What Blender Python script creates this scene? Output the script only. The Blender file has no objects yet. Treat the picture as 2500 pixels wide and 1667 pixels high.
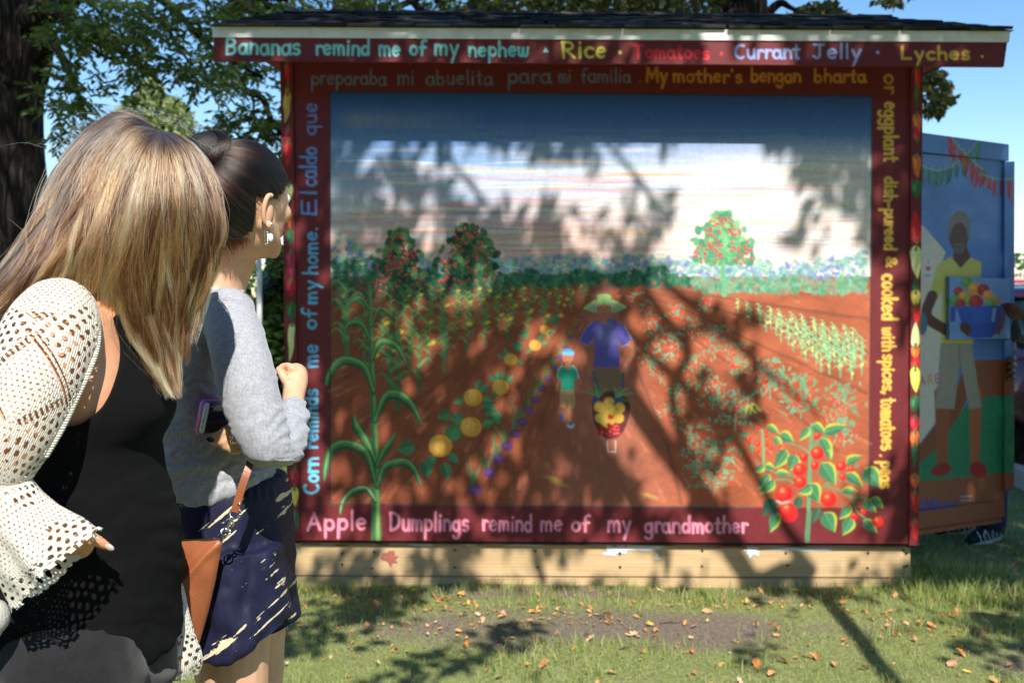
import bpy, bmesh, math, random
import numpy as np
from mathutils import Vector, Matrix, noise

random.seed(7)
RNG = np.random.default_rng(7)
scene = bpy.context.scene
COL = scene.collection

# ------------------------------------------------------------------ camera
# The photograph is 2500 x 1667; P() turns a photo pixel and a distance along
# the viewing axis (world +Y) into the real point that stood there.
FPX = 2300.0
CAM_H = 1.45
HORIZON = 725.0
PITCH = math.atan((833.5 - HORIZON) / FPX)
cam_data = bpy.data.cameras.new("camera")
cam = bpy.data.objects.new("camera", cam_data)
COL.objects.link(cam)
cam.location = (0, 0, CAM_H)
cam.rotation_euler = (math.pi / 2 - PITCH, 0, 0)
cam_data.sensor_width = 36.0
cam_data.lens = 36.0 * FPX / 2500.0
cam_data.clip_start = 0.05
cam_data.clip_end = 2000
cam_data.dof.use_dof = True
cam_data.dof.focus_distance = 1.62
cam_data.dof.aperture_fstop = 6.3
cam_data.dof.aperture_blades = 0
scene.camera = cam

# ------------------------------------------------------------------ light
AZ = math.radians(-13)           # light travels towards +Y
EL = math.radians(48)
SUN_DIR = Vector((math.sin(AZ) * math.cos(EL), math.cos(AZ) * math.cos(EL), -math.sin(EL)))
world = bpy.data.worlds.new("World")
scene.world = world
world.use_nodes = True
wn = world.node_tree
wn.nodes.clear()
w_out = wn.nodes.new("ShaderNodeOutputWorld")
w_bg = wn.nodes.new("ShaderNodeBackground")
w_sky = wn.nodes.new("ShaderNodeTexSky")
w_sky.sky_type = 'NISHITA'
w_sky.sun_disc = False
w_sky.sun_elevation = EL
w_sky.sun_rotation = math.pi + AZ
w_sky.air_density = 1.0
w_sky.dust_density = 0.1
w_sky.ozone_density = 1.2
w_bg.inputs["Strength"].default_value = 0.095
w_hs = wn.nodes.new("ShaderNodeHueSaturation")
w_hs.inputs["Saturation"].default_value = 1.25
w_hs.inputs["Value"].default_value = 1.3
wn.links.new(w_sky.outputs[0], w_hs.inputs["Color"])
wn.links.new(w_hs.outputs[0], w_bg.inputs[0])
wn.links.new(w_bg.outputs[0], w_out.inputs[0])
sun_data = bpy.data.lights.new("sun", 'SUN')
sun_data.energy = 5.0
sun_data.angle = math.radians(0.53)
sun_data.color = (1.0, 0.95, 0.87)
sun = bpy.data.objects.new("sun", sun_data)
COL.objects.link(sun)
sun.rotation_euler = SUN_DIR.to_track_quat('-Z', 'Y').to_euler()
scene.view_settings.view_transform = 'Standard'
scene.view_settings.look = 'None'
scene.view_settings.gamma = 1.0
scene.view_settings.exposure = 0.68
scene.cycles.max_bounces = 6
scene.cycles.transparent_max_bounces = 12
scene.cycles.use_denoising = True

CP, SP = math.cos(PITCH), math.sin(PITCH)
def P(px, py, d):
    dx = (px - 1250.0) / FPX
    dz = (833.5 - py) / FPX
    # camera space ray (dx, 1, dz) pitched down by PITCH
    y = CP + dz * SP
    z = -SP + dz * CP
    return Vector((dx / y * d, d, CAM_H + z / y * d))
def PN(px, py, d):
    px = np.asarray(px, float); py = np.asarray(py, float)
    dx = (px - 1250.0) / FPX
    dz = (833.5 - py) / FPX
    y = CP + dz * SP
    z = -SP + dz * CP
    d = np.broadcast_to(np.asarray(d, float), px.shape)
    return np.stack([dx / y * d, d, CAM_H + z / y * d], -1)
def S(d):
    return FPX / d          # photo pixels per metre at distance d
def pix(co):
    x, y, z = co
    z -= CAM_H
    yc = y * CP - z * SP
    zc = y * SP + z * CP
    return 1250 + FPX * x / yc, 833.5 - FPX * zc / yc

# ------------------------------------------------------------------ helpers
def lin(c):
    out = []
    for v in c[:3]:
        v = v / 255.0
        out.append(v / 12.92 if v <= 0.04045 else ((v + 0.055) / 1.055) ** 2.4)
    return tuple(out)

def mesh_np(name, verts, faces, smooth=False, uvs=None, cols=None):
    """verts (n,3); faces (m,k) array or list of tuples"""
    me = bpy.data.meshes.new(name)
    verts = np.asarray(verts, dtype=np.float32)
    if isinstance(faces, np.ndarray):
        m, k = faces.shape
        me.vertices.add(len(verts)); me.vertices.foreach_set("co", verts.ravel())
        me.loops.add(m * k); me.loops.foreach_set("vertex_index", faces.astype(np.int32).ravel())
        me.polygons.add(m)
        me.polygons.foreach_set("loop_start", np.arange(0, m * k, k, dtype=np.int32))
        try:
            me.polygons.foreach_set("loop_total", np.full(m, k, dtype=np.int32))
        except Exception:
            pass
        me.update(calc_edges=True)
    else:
        me.from_pydata([tuple(v) for v in verts.tolist()], [], faces)
        me.update()
    if cols is not None:
        a = me.color_attributes.new("paint", 'FLOAT_COLOR', 'POINT')
        c4 = np.ones((len(verts), 4), np.float32)
        c4[:, :3] = cols
        a.data.foreach_set("color", c4.ravel())
    if uvs is not None:
        uvl = me.uv_layers.new(name="UVMap")
        li = np.empty(len(me.loops), np.int32)
        me.loops.foreach_get("vertex_index", li)
        uvl.data.foreach_set("uv", np.asarray(uvs, np.float32)[li].ravel())
    if smooth:
        me.polygons.foreach_set("use_smooth", np.ones(len(me.polygons), bool))
    return me

def link(name, me, mat=None, parent=None, loc=None):
    o = bpy.data.objects.new(name, me)
    COL.objects.link(o)
    if mat is not None and me is not None:
        if len(me.materials) == 0:
            me.materials.append(mat)
    if parent is not None:
        o.parent = parent
        if loc is None:
            o.location = -Vector(parent['origin']) if 'origin' in parent.keys() else (0, 0, 0)
    if loc is not None:
        o.location = loc
    return o

def tag(o, label=None, cat=None, group=None, kind=None):
    if label: o['label'] = label
    if cat: o['category'] = cat
    if group: o['group'] = group
    if kind: o['kind'] = kind
    return o

class Builder:
    """collects closed shapes; build() makes ONE mesh"""
    def __init__(self):
        self.v = []; self.f = []
    def add(self, verts, faces):
        b = len(self.v)
        self.v.extend([tuple(x) for x in verts])
        self.f.extend([tuple(b + i for i in f) for f in faces])
    def box(self, c, s, rot=None):
        x, y, z = s[0] / 2, s[1] / 2, s[2] / 2
        vs = [Vector((sx * x, sy * y, sz * z)) for sz in (-1, 1) for sy in (-1, 1) for sx in (-1, 1)]
        if rot is not None:
            vs = [rot @ v for v in vs]
        vs = [v + Vector(c) for v in vs]
        self.add(vs, [(0, 2, 3, 1), (4, 5, 7, 6), (0, 1, 5, 4), (2, 6, 7, 3), (0, 4, 6, 2), (1, 3, 7, 5)])
    def tube(self, pts, n=12, sub=4, depth_axis=True, caps=True, power=2.0):
        """pts: (x,y,z,ra[,rb]); smooth tube, ra sideways, rb in depth"""
        A = [tuple(p) if len(p) == 5 else tuple(p) + (p[3],) for p in pts]
        A = np.array(A, float)
        if sub > 1 and len(A) > 2:
            A = catmull(A, sub)
        T = np.gradient(A[:, :3], axis=0)
        T /= np.linalg.norm(T, axis=1)[:, None] + 1e-9
        rings = []
        prevN = None
        for i in range(len(A)):
            t = T[i]
            if depth_axis:
                Bv = np.array([0, 1.0, 0]) - t[1] * t
                if np.linalg.norm(Bv) < 0.25:
                    Bv = np.array([0, 0, 1.0]) - t[2] * t
                Bv /= np.linalg.norm(Bv)
                N = np.cross(t, Bv)
            else:
                if prevN is None:
                    a = np.array([1.0, 0, 0]) if abs(t[0]) < 0.8 else np.array([0, 0, 1.0])
                    N = a - a.dot(t) * t
                else:
                    N = prevN - prevN.dot(t) * t
                N /= np.linalg.norm(N)
                prevN = N
                Bv = np.cross(N, t)
            ang = np.linspace(0, 2 * np.pi, n, endpoint=False)
            c, s_ = np.cos(ang), np.sin(ang)
            if power != 2.0:
                c = np.sign(c) * np.abs(c) ** (2 / power); s_ = np.sign(s_) * np.abs(s_) ** (2 / power)
            rings.append(A[i, :3] + A[i, 3] * c[:, None] * N + A[i, 4] * s_[:, None] * Bv)
        V = []
        if caps:   # rounded ends
            r0 = []
            for k in (0.25, 0.6, 0.85):
                r0.append((rings[0] - A[0, :3]) * math.sqrt(1 - (1 - k) ** 2) + A[0, :3] - T[0] * min(A[0, 3], A[0, 4]) * (1 - k))
            r1 = []
            for k in (0.85, 0.6, 0.25):
                r1.append((rings[-1] - A[-1, :3]) * math.sqrt(1 - (1 - k) ** 2) + A[-1, :3] + T[-1] * min(A[-1, 3], A[-1, 4]) * (1 - k))
            rings = r0 + rings + r1
            e0 = A[0, :3] - T[0] * min(A[0, 3], A[0, 4]); e1 = A[-1, :3] + T[-1] * min(A[-1, 3], A[-1, 4])
        else:
            e0 = A[0, :3]; e1 = A[-1, :3]
        for r in rings: V.extend(r.tolist())
        m = len(rings)
        F = []
        for i in range(m - 1):
            for j in range(n):
                a = i * n + j; b = i * n + (j + 1) % n
                F.append((a, b, b + n, a + n))
        V.append(e0.tolist()); V.append(e1.tolist())
        i0, i1 = len(V) - 2, len(V) - 1
        for j in range(n):
            F.append((i0, (j + 1) % n, j))
            F.append((i1, (m - 1) * n + j, (m - 1) * n + (j + 1) % n))
        self.add(V, F)
    def ball(self, c, r, n=14, m=10, rot=None):
        rx, ry, rz = (r, r, r) if np.isscalar(r) else r
        V = []
        for i in range(1, m):
            th = math.pi * i / m
            for j in range(n):
                ph = 2 * math.pi * j / n
                V.append(Vector((rx * math.sin(th) * math.cos(ph), ry * math.sin(th) * math.sin(ph), rz * math.cos(th))))
        V.append(Vector((0, 0, rz))); V.append(Vector((0, 0, -rz)))
        if rot is not None: V = [rot @ v for v in V]
        V = [v + Vector(c) for v in V]
        F = []
        for i in range(m - 2):
            for j in range(n):
                a = i * n + j; b = i * n + (j + 1) % n
                F.append((a, a + n, b + n, b))
        t, bo = len(V) - 2, len(V) - 1
        for j in range(n):
            F.append((t, j, (j + 1) % n))
            F.append((bo, (m - 2) * n + (j + 1) % n, (m - 2) * n + j))
        self.add(V, F)
    def build(self, name, mat, parent=None, smooth=False):
        me = bpy.data.meshes.new(name)
        me.from_pydata(self.v, [], self.f); me.update()
        if smooth: me.polygons.foreach_set("use_smooth", np.ones(len(me.polygons), bool))
        return link(name, me, mat, parent)

def catmull(A, sub):
    out = []
    n = len(A)
    for i in range(n - 1):
        p0 = A[max(i - 1, 0)]; p1 = A[i]; p2 = A[i + 1]; p3 = A[min(i + 2, n - 1)]
        if i == 0: p0 = 2 * p1 - p2
        if i == n - 2: p3 = 2 * p2 - p1
        for k in range(sub):
            t = k / sub
            out.append(0.5 * (2 * p1 + (p2 - p0) * t + (2 * p0 - 5 * p1 + 4 * p2 - p3) * t * t + (3 * p1 - p0 - 3 * p2 + p3) * t ** 3))
    out.append(A[-1])
    out = np.array(out)
    if out.shape[1] > 3:
        out[:, 3:] = np.maximum(out[:, 3:], 1e-4)
    return out

def remeshed(b, name, voxel, smooth_it=4, smooth_f=0.6):
    """voxel union of everything in the builder, as one continuous mesh"""
    me = bpy.data.meshes.new(name)
    me.from_pydata(b.v, [], b.f); me.update()
    o = bpy.data.objects.new("tmp_remesh", me)
    COL.objects.link(o)
    md = o.modifiers.new("r", 'REMESH'); md.mode = 'VOXEL'; md.voxel_size = voxel; md.use_smooth_shade = True
    if smooth_it:
        sm = o.modifiers.new("s", 'SMOOTH'); sm.iterations = smooth_it; sm.factor = smooth_f
    dg = bpy.context.evaluated_depsgraph_get()
    m2 = bpy.data.meshes.new_from_object(o.evaluated_get(dg))
    bpy.data.objects.remove(o); bpy.data.meshes.remove(me)
    m2.name = name
    m2.polygons.foreach_set("use_smooth", np.ones(len(m2.polygons), bool))
    return m2

def get_co(me):
    a = np.empty(len(me.vertices) * 3, np.float32); me.vertices.foreach_get("co", a); return a.reshape(-1, 3)
def get_no(me):
    a = np.empty(len(me.vertices) * 3, np.float32); me.vertex_normals.foreach_get("vector", a); return a.reshape(-1, 3)
def set_co(me, co):
    me.vertices.foreach_set("co", np.asarray(co, np.float32).ravel()); me.update()

# -- cheap value noise on arrays
_P3 = RNG.random((32, 32, 32)).astype(np.float32)
def vnoise(x, y, z=0.0):
    x = np.asarray(x, float); y = np.asarray(y, float); z = np.broadcast_to(np.asarray(z, float), x.shape)
    xi = np.floor(x).astype(int); yi = np.floor(y).astype(int); zi = np.floor(z).astype(int)
    fx = x - xi; fy = y - yi; fz = z - zi
    fx = fx * fx * (3 - 2 * fx); fy = fy * fy * (3 - 2 * fy); fz = fz * fz * (3 - 2 * fz)
    r = 0
    for dx in (0, 1):
        for dy in (0, 1):
            for dz in (0, 1):
                w = (fx if dx else 1 - fx) * (fy if dy else 1 - fy) * (fz if dz else 1 - fz)
                r = r + w * _P3[(xi + dx) % 32, (yi + dy) % 32, (zi + dz) % 32]
    return r
def fbm(x, y, z=0.0, o=4):
    r = 0; a = 0.5; t = 0
    for k in range(o):
        r = r + a * vnoise(np.asarray(x) * 2 ** k + 7.3 * k, np.asarray(y) * 2 ** k + 3.1 * k, np.asarray(z) * 2 ** k + k)
        t += a; a *= 0.5
    return r / t

# ------------------------------------------------------------------ materials
def new_mat(name, color=(0.5, 0.5, 0.5), rough=0.6, metal=0.0, spec=0.5):
    m = bpy.data.materials.new(name); m.use_nodes = True
    nt = m.node_tree
    b = nt.nodes["Principled BSDF"]
    b.inputs["Base Color"].default_value = (*color[:3], 1)
    b.inputs["Roughness"].default_value = rough
    b.inputs["Metallic"].default_value = metal
    b.inputs["Specular IOR Level"].default_value = spec
    return m, nt, b
def N(nt, kind, **kw):
    n = nt.nodes.new(kind)
    for k, v in kw.items():
        if k.startswith("i_"):
            n.inputs[k[2:].replace("_", " ")].default_value = v
        else:
            setattr(n, k, v)
    return n
def ramp(nt, fac, stops, interp='LINEAR'):
    r = nt.nodes.new("ShaderNodeValToRGB")
    r.color_ramp.interpolation = interp
    el = r.color_ramp.elements
    el[0].position = stops[0][0]; el[0].color = (*stops[0][1][:3], 1)
    el[1].position = stops[-1][0]; el[1].color = (*stops[-1][1][:3], 1)
    for p, c in stops[1:-1]:
        e = el.new(p); e.color = (*c[:3], 1)
    nt.links.new(fac, r.inputs[0])
    return r.outputs[0]
def coords(nt, which="Object", scale=(1, 1, 1), rot=(0, 0, 0)):
    tc = N(nt, "ShaderNodeTexCoord"); mp = N(nt, "ShaderNodeMapping")
    mp.inputs["Scale"].default_value = scale
    mp.inputs["Rotation"].default_value = rot
    nt.links.new(tc.outputs[which], mp.inputs[0])
    return mp.outputs[0]
def noise_n(nt, vec, scale, detail=6, rough=0.6, dist=0.0):
    n = N(nt, "ShaderNodeTexNoise"); n.inputs["Scale"].default_value = scale
    n.inputs["Detail"].default_value = detail; n.inputs["Roughness"].default_value = rough
    n.inputs["Distortion"].default_value = dist
    if vec is not None: nt.links.new(vec, n.inputs["Vector"])
    return n.outputs["Fac"]
def bump(nt, bsdf, h, strength=0.3, dist=0.01):
    b = N(nt, "ShaderNodeBump"); b.inputs["Strength"].default_value = strength; b.inputs["Distance"].default_value = dist
    nt.links.new(h, b.inputs["Height"]); nt.links.new(b.outputs[0], bsdf.inputs["Normal"])
    return b
def mix(nt, fac, a, b, blend='MIX'):
    m = nt.nodes.new("ShaderNodeMix"); m.data_type = 'RGBA'; m.blend_type = blend
    for sock, v in ((m.inputs[0], fac), (m.inputs[6], a), (m.inputs[7], b)):
        if isinstance(v, bpy.types.NodeSocket): nt.links.new(v, sock)
        elif isinstance(v, (int, float)): sock.default_value = v
        else: sock.default_value = (*v[:3], 1)
    return m.outputs[2]
def math_n(nt, op, a, b=None, clamp=False):
    m = nt.nodes.new("ShaderNodeMath"); m.operation = op; m.use_clamp = clamp
    for sock, v in ((m.inputs[0], a), (m.inputs[1], b)):
        if v is None: continue
        if isinstance(v, bpy.types.NodeSocket): nt.links.new(v, sock)
        else: sock.default_value = v
    return m.outputs[0]

def mottled(name, c1, c2, scale=8, rough=0.7, bs=0.2, bd=0.01, stretch=(1, 1, 1), spec=0.4, detail=6, bscale=None):
    m, nt, b = new_mat(name, c1, rough, spec=spec)
    v = coords(nt, "Object", stretch)
    n = noise_n(nt, v, scale, detail)
    c = ramp(nt, n, [(0.3, c1), (0.7, c2)])
    nt.links.new(c, b.inputs["Base Color"])
    h = noise_n(nt, v, bscale or scale * 4, 8)
    if bs: bump(nt, b, h, bs, bd)
    return m

def empty(name, loc):
    o = bpy.data.objects.new(name, None); COL.objects.link(o)
    o.location = loc; o['origin'] = tuple(loc); o.empty_display_size = 0.2
    return o
def finish_origins():
    for o in bpy.data.objects:
        if 'origin' in o.keys(): del o['origin']
# ------------------------------------------------------------------ hand painting
# A numpy easel: brush strokes are laid on a canvas and then become the paint
# colour (vertex attribute) of the finely gridded boards.
K = 0.62
CW, CH = int(2520 * K), int(1420 * K)
canvas = np.zeros((CH, CW, 3), np.float32)
prng = np.random.default_rng(3)

def _win(x0, y0, x1, y1):
    return max(0, int(x0)), max(0, int(y0)), min(CW, int(x1) + 2), min(CH, int(y1) + 2)
def _blend(x0, y0, x1, y1, a, col):
    reg = canvas[y0:y1, x0:x1]
    a = a[..., None]
    reg += (np.asarray(col, np.float32) - reg) * a
def stroke(pts, w, col, alpha=1.0, soft=1.0):
    """pts photo px; w width (photo px) or list; col sRGB 0-255"""
    p = np.array(pts, float) * K
    n = len(p)
    ws = np.full(n, w, float) if np.isscalar(w) else np.array(w, float)
    ws = ws * K / 2
    c = lin(col)
    m = ws.max() + soft * 1.5 + 1
    x0, y0, x1, y1 = _win(p[:, 0].min() - m, p[:, 1].min() - m, p[:, 0].max() + m, p[:, 1].max() + m)
    if x1 <= x0 or y1 <= y0: return
    Y, X = np.mgrid[y0:y1, x0:x1].astype(np.float32)
    best = np.full(X.shape, -1e9, np.float32)
    if n == 1:
        best = ws[0] - np.hypot(X - p[0, 0], Y - p[0, 1])
    for i in range(n - 1):
        a, b = p[i], p[i + 1]
        d = b - a; L2 = d.dot(d) + 1e-9
        t = np.clip(((X - a[0]) * d[0] + (Y - a[1]) * d[1]) / L2, 0, 1)
        dist = np.hypot(X - a[0] - t * d[0], Y - a[1] - t * d[1])
        best = np.maximum(best, ws[i] + t * (ws[i + 1] - ws[i]) - dist)
    al = np.clip(best / soft + 0.5, 0, 1) * alpha
    _blend(x0, y0, x1, y1, al, c)
def curve(pts, sub=6):
    return catmull(np.array(pts, float), sub) if len(pts) > 2 else np.array(pts, float)
def blob(cx, cy, rx, ry, col, rot=0.0, alpha=1.0, soft=1.2, hard=None):
    cx *= K; cy *= K; rx *= K; ry *= K
    m = max(rx, ry) + soft * 2 + 1
    x0, y0, x1, y1 = _win(cx - m, cy - m, cx + m, cy + m)
    if x1 <= x0 or y1 <= y0: return
    Y, X = np.mgrid[y0:y1, x0:x1].astype(np.float32)
    c, s = math.cos(rot), math.sin(rot)
    u = ((X - cx) * c + (Y - cy) * s) / rx; v = (-(X - cx) * s + (Y - cy) * c) / ry
    r = np.sqrt(u * u + v * v)
    al = np.clip((1 - r) * min(rx, ry) / soft + 0.5, 0, 1) * alpha
    _blend(x0, y0, x1, y1, al, lin(col))
def poly(pts, col, alpha=1.0, soft=1.0, tex=0.0):
    p = np.array(pts, float) * K
    x0, y0, x1, y1 = _win(p[:, 0].min() - 3, p[:, 1].min() - 3, p[:, 0].max() + 3, p[:, 1].max() + 3)
    if x1 <= x0 or y1 <= y0: return
    Y, X = np.mgrid[y0:y1, x0:x1].astype(np.float32)
    inside = np.zeros(X.shape, bool); dist = np.full(X.shape, 1e9, np.float32)
    n = len(p)
    for i in range(n):
        a, b = p[i], p[(i + 1) % n]
        cond = ((a[1] > Y) != (b[1] > Y))
        xin = (b[0] - a[0]) * (Y - a[1]) / (b[1] - a[1] + 1e-9) + a[0]
        inside ^= cond & (X < xin)
        d = b - a
        t = np.clip(((X - a[0]) * d[0] + (Y - a[1]) * d[1]) / (d.dot(d) + 1e-9), 0, 1)
        dist = np.minimum(dist, np.hypot(X - a[0] - t * d[0], Y - a[1] - t * d[1]))
    sd = np.where(inside, dist, -dist)
    al = np.clip(sd / soft + 0.5, 0, 1) * alpha
    if tex: al = al * (1 - tex * fbm(X / 9.0, Y / 5.0))
    _blend(x0, y0, x1, y1, al, lin(col))
def j(v, a): return v + prng.uniform(-a, a)
def jc(c, a=12):
    d = prng.uniform(-a, a)
    return tuple(float(np.clip(x + d + prng.uniform(-a / 3, a / 3), 0, 255)) for x in c)

# ---- a hand-lettered stroke alphabet (x right, y up, x-height 1, ascender 1.7, descender -0.7)
def arc(cx, cy, rx, ry, a0, a1, n=12):
    t = np.radians(np.linspace(a0, a1, n))
    return [(cx + rx * math.cos(a), cy + ry * math.sin(a)) for a in t]
G = {
 'a': (0.85, [arc(.38, .48, .36, .5, 60, 390, 16), [(.72, 1.0), (.72, .3), (.86, 0)]]),
 'b': (0.85, [[(.08, 1.75), (.1, .05)], arc(.42, .45, .34, .47, 165, -150, 14)]),
 'c': (0.72, [arc(.42, .5, .38, .5, 55, 310, 14)]),
 'd': (0.85, [arc(.38, .47, .34, .47, 20, 345, 16), [(.74, 1.75), (.72, 0)]]),
 'e': (0.8, [[(.06, .5), (.7, .62)] + arc(.4, .52, .33, .5, 20, 315, 14)]),
 'f': (0.6, [arc(.5, 1.3, .28, .4, 60, 180, 8) + [(.24, 0)], [(0, .85), (.55, .9)]]),
 'g': (0.85, [arc(.38, .5, .34, .46, 20, 345, 16), [(.72, 1.0), (.74, -.2)] + arc(.38, -.3, .36, .42, 0, -150, 9)]),
 'h': (0.82, [[(.1, 1.75), (.1, 0)], [(.1, .55)] + arc(.42, .6, .3, .38, 165, 0, 8) + [(.74, 0)]]),
 'i': (0.32, [[(.14, 1.0), (.16, 0)], [(.15, 1.42), (.16, 1.5)]]),
 'j': (0.4, [[(.3, 1.0), (.3, -.4), (0, -.6)], [(.3, 1.4)]]),
 'k': (0.78, [[(.1, 1.7), (.1, 0)], [(.68, 1.0), (.14, .42), (.72, 0)]]),
 'l': (0.3, [[(.14, 1.75), (.15, 0)]]),
 'm': (1.2, [[(.08, 1.0), (.1, 0)], [(.1, .55)] + arc(.34, .62, .23, .36, 165, 0, 7) + [(.58, 0)], [(.58, .55)] + arc(.82, .62, .24, .36, 165, 0, 7) + [(1.08, 0)]]),
 'n': (0.82, [[(.08, 1.0), (.1, 0)], [(.1, .5)] + arc(.42, .6, .3, .38, 165, 0, 8) + [(.74, 0)]]),
 'o': (0.82, [arc(.4, .5, .34, .48, 90, 450, 18)]),
 'p': (0.85, [[(.1, 1.0), (.1, -.75)], arc(.44, .5, .34, .47, 165, -160, 14)]),
 'q': (0.85, [arc(.38, .5, .34, .46, 20, 345, 16), [(.74, 1.0), (.74, -.75)]]),
 'r': (0.6, [[(.1, 1.0), (.12, 0)], [(.12, .5)] + arc(.42, .55, .3, .42, 160, 50, 6)]),
 's': (0.7, [arc(.36, .75, .27, .25, 40, 260, 9) + arc(.34, .25, .3, .26, 80, -140, 9)]),
 't': (0.6, [[(.28, 1.5), (.28, .15), (.5, 0)], [(0, 1.0), (.56, 1.05)]]),
 'u': (0.82, [[(.08, 1.0), (.1, .35)] + arc(.38, .35, .28, .35, 180, 350, 8), [(.7, 1.0), (.74, 0)]]),
 'v': (0.75, [[(.04, 1.0), (.35, 0), (.68, 1.0)]]),
 'w': (1.1, [[(.04, 1.0), (.1, .2)] + arc(.3, .25, .2, .25, 200, 340, 5) + [(.52, .9)], [(.52, .4)] + arc(.76, .28, .22, .28, 190, 340, 5) + [(1.0, 1.0)]]),
 'x': (0.75, [[(.04, 1), (.68, 0)], [(.66, 1), (.04, 0)]]),
 'y': (0.78, [[(.06, 1.0), (.36, .1)], [(.72, 1.0), (.2, -.75)]]),
 'z': (0.7, [[(.04, 1), (.62, 1), (.04, 0), (.66, 0)]]),
 'A': (1.15, [[(.02, -.05), (.5, 1.6), (1.02, .02)], [(.2, .55), (.84, .58)]]),
 'B': (1.05, [[(.1, 1.6), (.12, 0)], [(.1, 1.6)] + arc(.4, 1.23, .42, .37, 90, -90, 8) + [(.15, .84)] + arc(.45, .42, .45, .42, 85, -90, 8) + [(.12, 0)]]),
 'C': (1.05, [arc(.62, .8, .55, .8, 60, 300, 16)]),
 'D': (1.15, [[(.1, 1.6), (.12, 0)], [(.0, 1.55), (.2, 1.6)] + arc(.2, .8, .8, .8, 85, -90, 12)]),
 'E': (1.0, [[(.1, 1.6), (.1, 0)], [(.1, 1.6), (.85, 1.6)], [(.1, .82), (.72, .85)], [(.1, 0), (.88, 0)]]),
 'J': (1.0, [[(.15, 1.6), (.95, 1.62)], [(.6, 1.6), (.58, .3)] + arc(.32, .3, .26, .3, 0, -160, 7)]),
 'L': (1.0, [[(.12, 1.6), (.1, 0), (.85, .04)]]),
 'M': (1.35, [[(.06, 0), (.16, 1.6), (.62, .45), (1.1, 1.6), (1.2, 0)]]),
 'R': (1.1, [[(.1, 1.6), (.12, 0)], [(.0, 1.55)] + arc(.4, 1.2, .45, .4, 100, -90, 9) + [(.18, .8)], [(.3, .8), (.98, 0)]]),
 'T': (1.1, [[(.0, 1.6), (1.05, 1.62)], [(.5, 1.6), (.52, 0)]]),
 'O': (1.1, [arc(.5, .8, .48, .8, 90, 450, 18)]),
 'I': (0.4, [[(.2, 1.6), (.2, 0)]]), 'S': (.9, [arc(.45, 1.2, .36, .4, 40, 260, 9) + arc(.42, .4, .4, .42, 80, -140, 9)]),
 '&': (1.05, [[(.95, 0), (.2, 1.05)] + arc(.42, 1.25, .24, .28, 180, -20, 8) + [(.1, .45)] + arc(.42, .34, .36, .34, 170, 340, 8) + [(.95, .7)]]),
 '-': (0.7, [[(.08, .5), (.58, .52)]]), "'": (0.3, [[(.14, 1.7), (.12, 1.4)]]), ',': (0.35, [[(.18, .12), (.08, -.25)]]), '.': (0.35, [[(.14, .05), (.16, .08)]]),
 '2': (.8, [arc(.4, 1.2, .34, .38, 160, -20, 8) + [(.05, 0), (.75, .02)]]), '0': (.85, [arc(.4, .8, .34, .8, 90, 450, 16)]),
 '1': (.4, [[(.2, 1.6), (.2, 0)]]), '5': (.8, [[(.7, 1.6), (.15, 1.6), (.12, .95)] + arc(.38, .5, .36, .5, 110, -150, 9)]),
}
def word(text, o, e, xh, col, w=7.5, up=None, jit=0.03, alpha=0.95, taper=True):
    """write text from photo px o to e along the baseline; xh = x-height in px"""
    o = np.array(o, float); e = np.array(e, float)
    d = e - o; L = np.hypot(*d); ux = d / L
    o = o + ux * min(3.5, L * .03); L = L - 2 * min(3.5, L * .03)
    uy = np.array([ux[1], -ux[0]])         # 'up' for left-to-right text
    TR_ = 0.2
    tot = sum(G[c][0] + TR_ for c in text if c in G) - 0.1 - TR_
    sx = L / tot
    x = 0.0
    for c in text:
        if c == ' ':
            x += 0.5; continue
        adv, sts = G[c]
        dy = prng.uniform(-jit, jit) * 1.6; rs = 1 + prng.uniform(-jit, jit); sl = prng.uniform(-jit, jit)
        for st in sts:
            pts = []
            for (gx, gy) in st:
                q = o + ux * sx * (x + gx * rs + sl * gy) + uy * xh * (gy * rs + dy)
                pts.append(q)
            pts = np.array(pts) + prng.normal(0, 0.25, (len(pts), 2))
            if len(pts) > 2 and len(pts) < 6 and c not in 'AEMTLzxk': pts = curve(pts, 4)
            ww = w * .84 * (1 + 0.14 * np.sin(np.linspace(0, 5, len(pts)) + prng.uniform(0, 6))) if taper else w
            stroke(pts, ww if np.ndim(ww) else w, jc(col, 7), alpha, soft=1.5)
        x += adv + TR_

D2 = 2500 / 2352.0
def W(text, x0, x1, base, xh, col, w=7.5, base1=None, **k):      # coordinates read at 2352 px width
    word(text, (x0 * D2, base * D2), (x1 * D2, (base1 if base1 else base + (x1 - x0) * 0.007) * D2), xh * D2, col, w, **k)

# ---- background paint -------------------------------------------------
YY, XX = np.mgrid[0:CH, 0:CW].astype(np.float32)
PXx, PYy = XX / K, YY / K
RED = np.array(lin((112, 40, 45)), np.float32)
canvas[:] = RED * (0.86 + 0.28 * fbm(PXx / 40, PYy / 60, 0, 4))[..., None]

# the landscape: sky gradient from deep blue to peach
PX0, PX1, PY0, PY1 = 806, 2126, 229, 1233
sky_st = [(229, (48, 84, 158)), (300, (72, 112, 178)), (350, (104, 142, 196)), (420, (150, 176, 210)), (500, (196, 194, 208)), (560, (222, 192, 186)), (640, (236, 188, 170)), (700, (234, 182, 164))]
ys = [s[0] for s in sky_st]; cs = np.array([lin(s[1]) for s in sky_st])
sk = np.stack([np.interp(PYy, ys, cs[:, k]) for k in range(3)], -1).astype(np.float32)
n1 = fbm(PXx / 260 + 3, PYy / 16, 1, 5); n2 = fbm(PXx / 420, PYy / 9, 5, 4)
tl = np.array(lin((228, 226, 226))); 
a = np.clip((n1 - 0.5) * 3.2, 0, 1)[..., None] * np.clip((PYy - 300) / 120, 0, 1)[..., None] * 0.75
sk = sk * (1 - a) + tl * a
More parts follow.
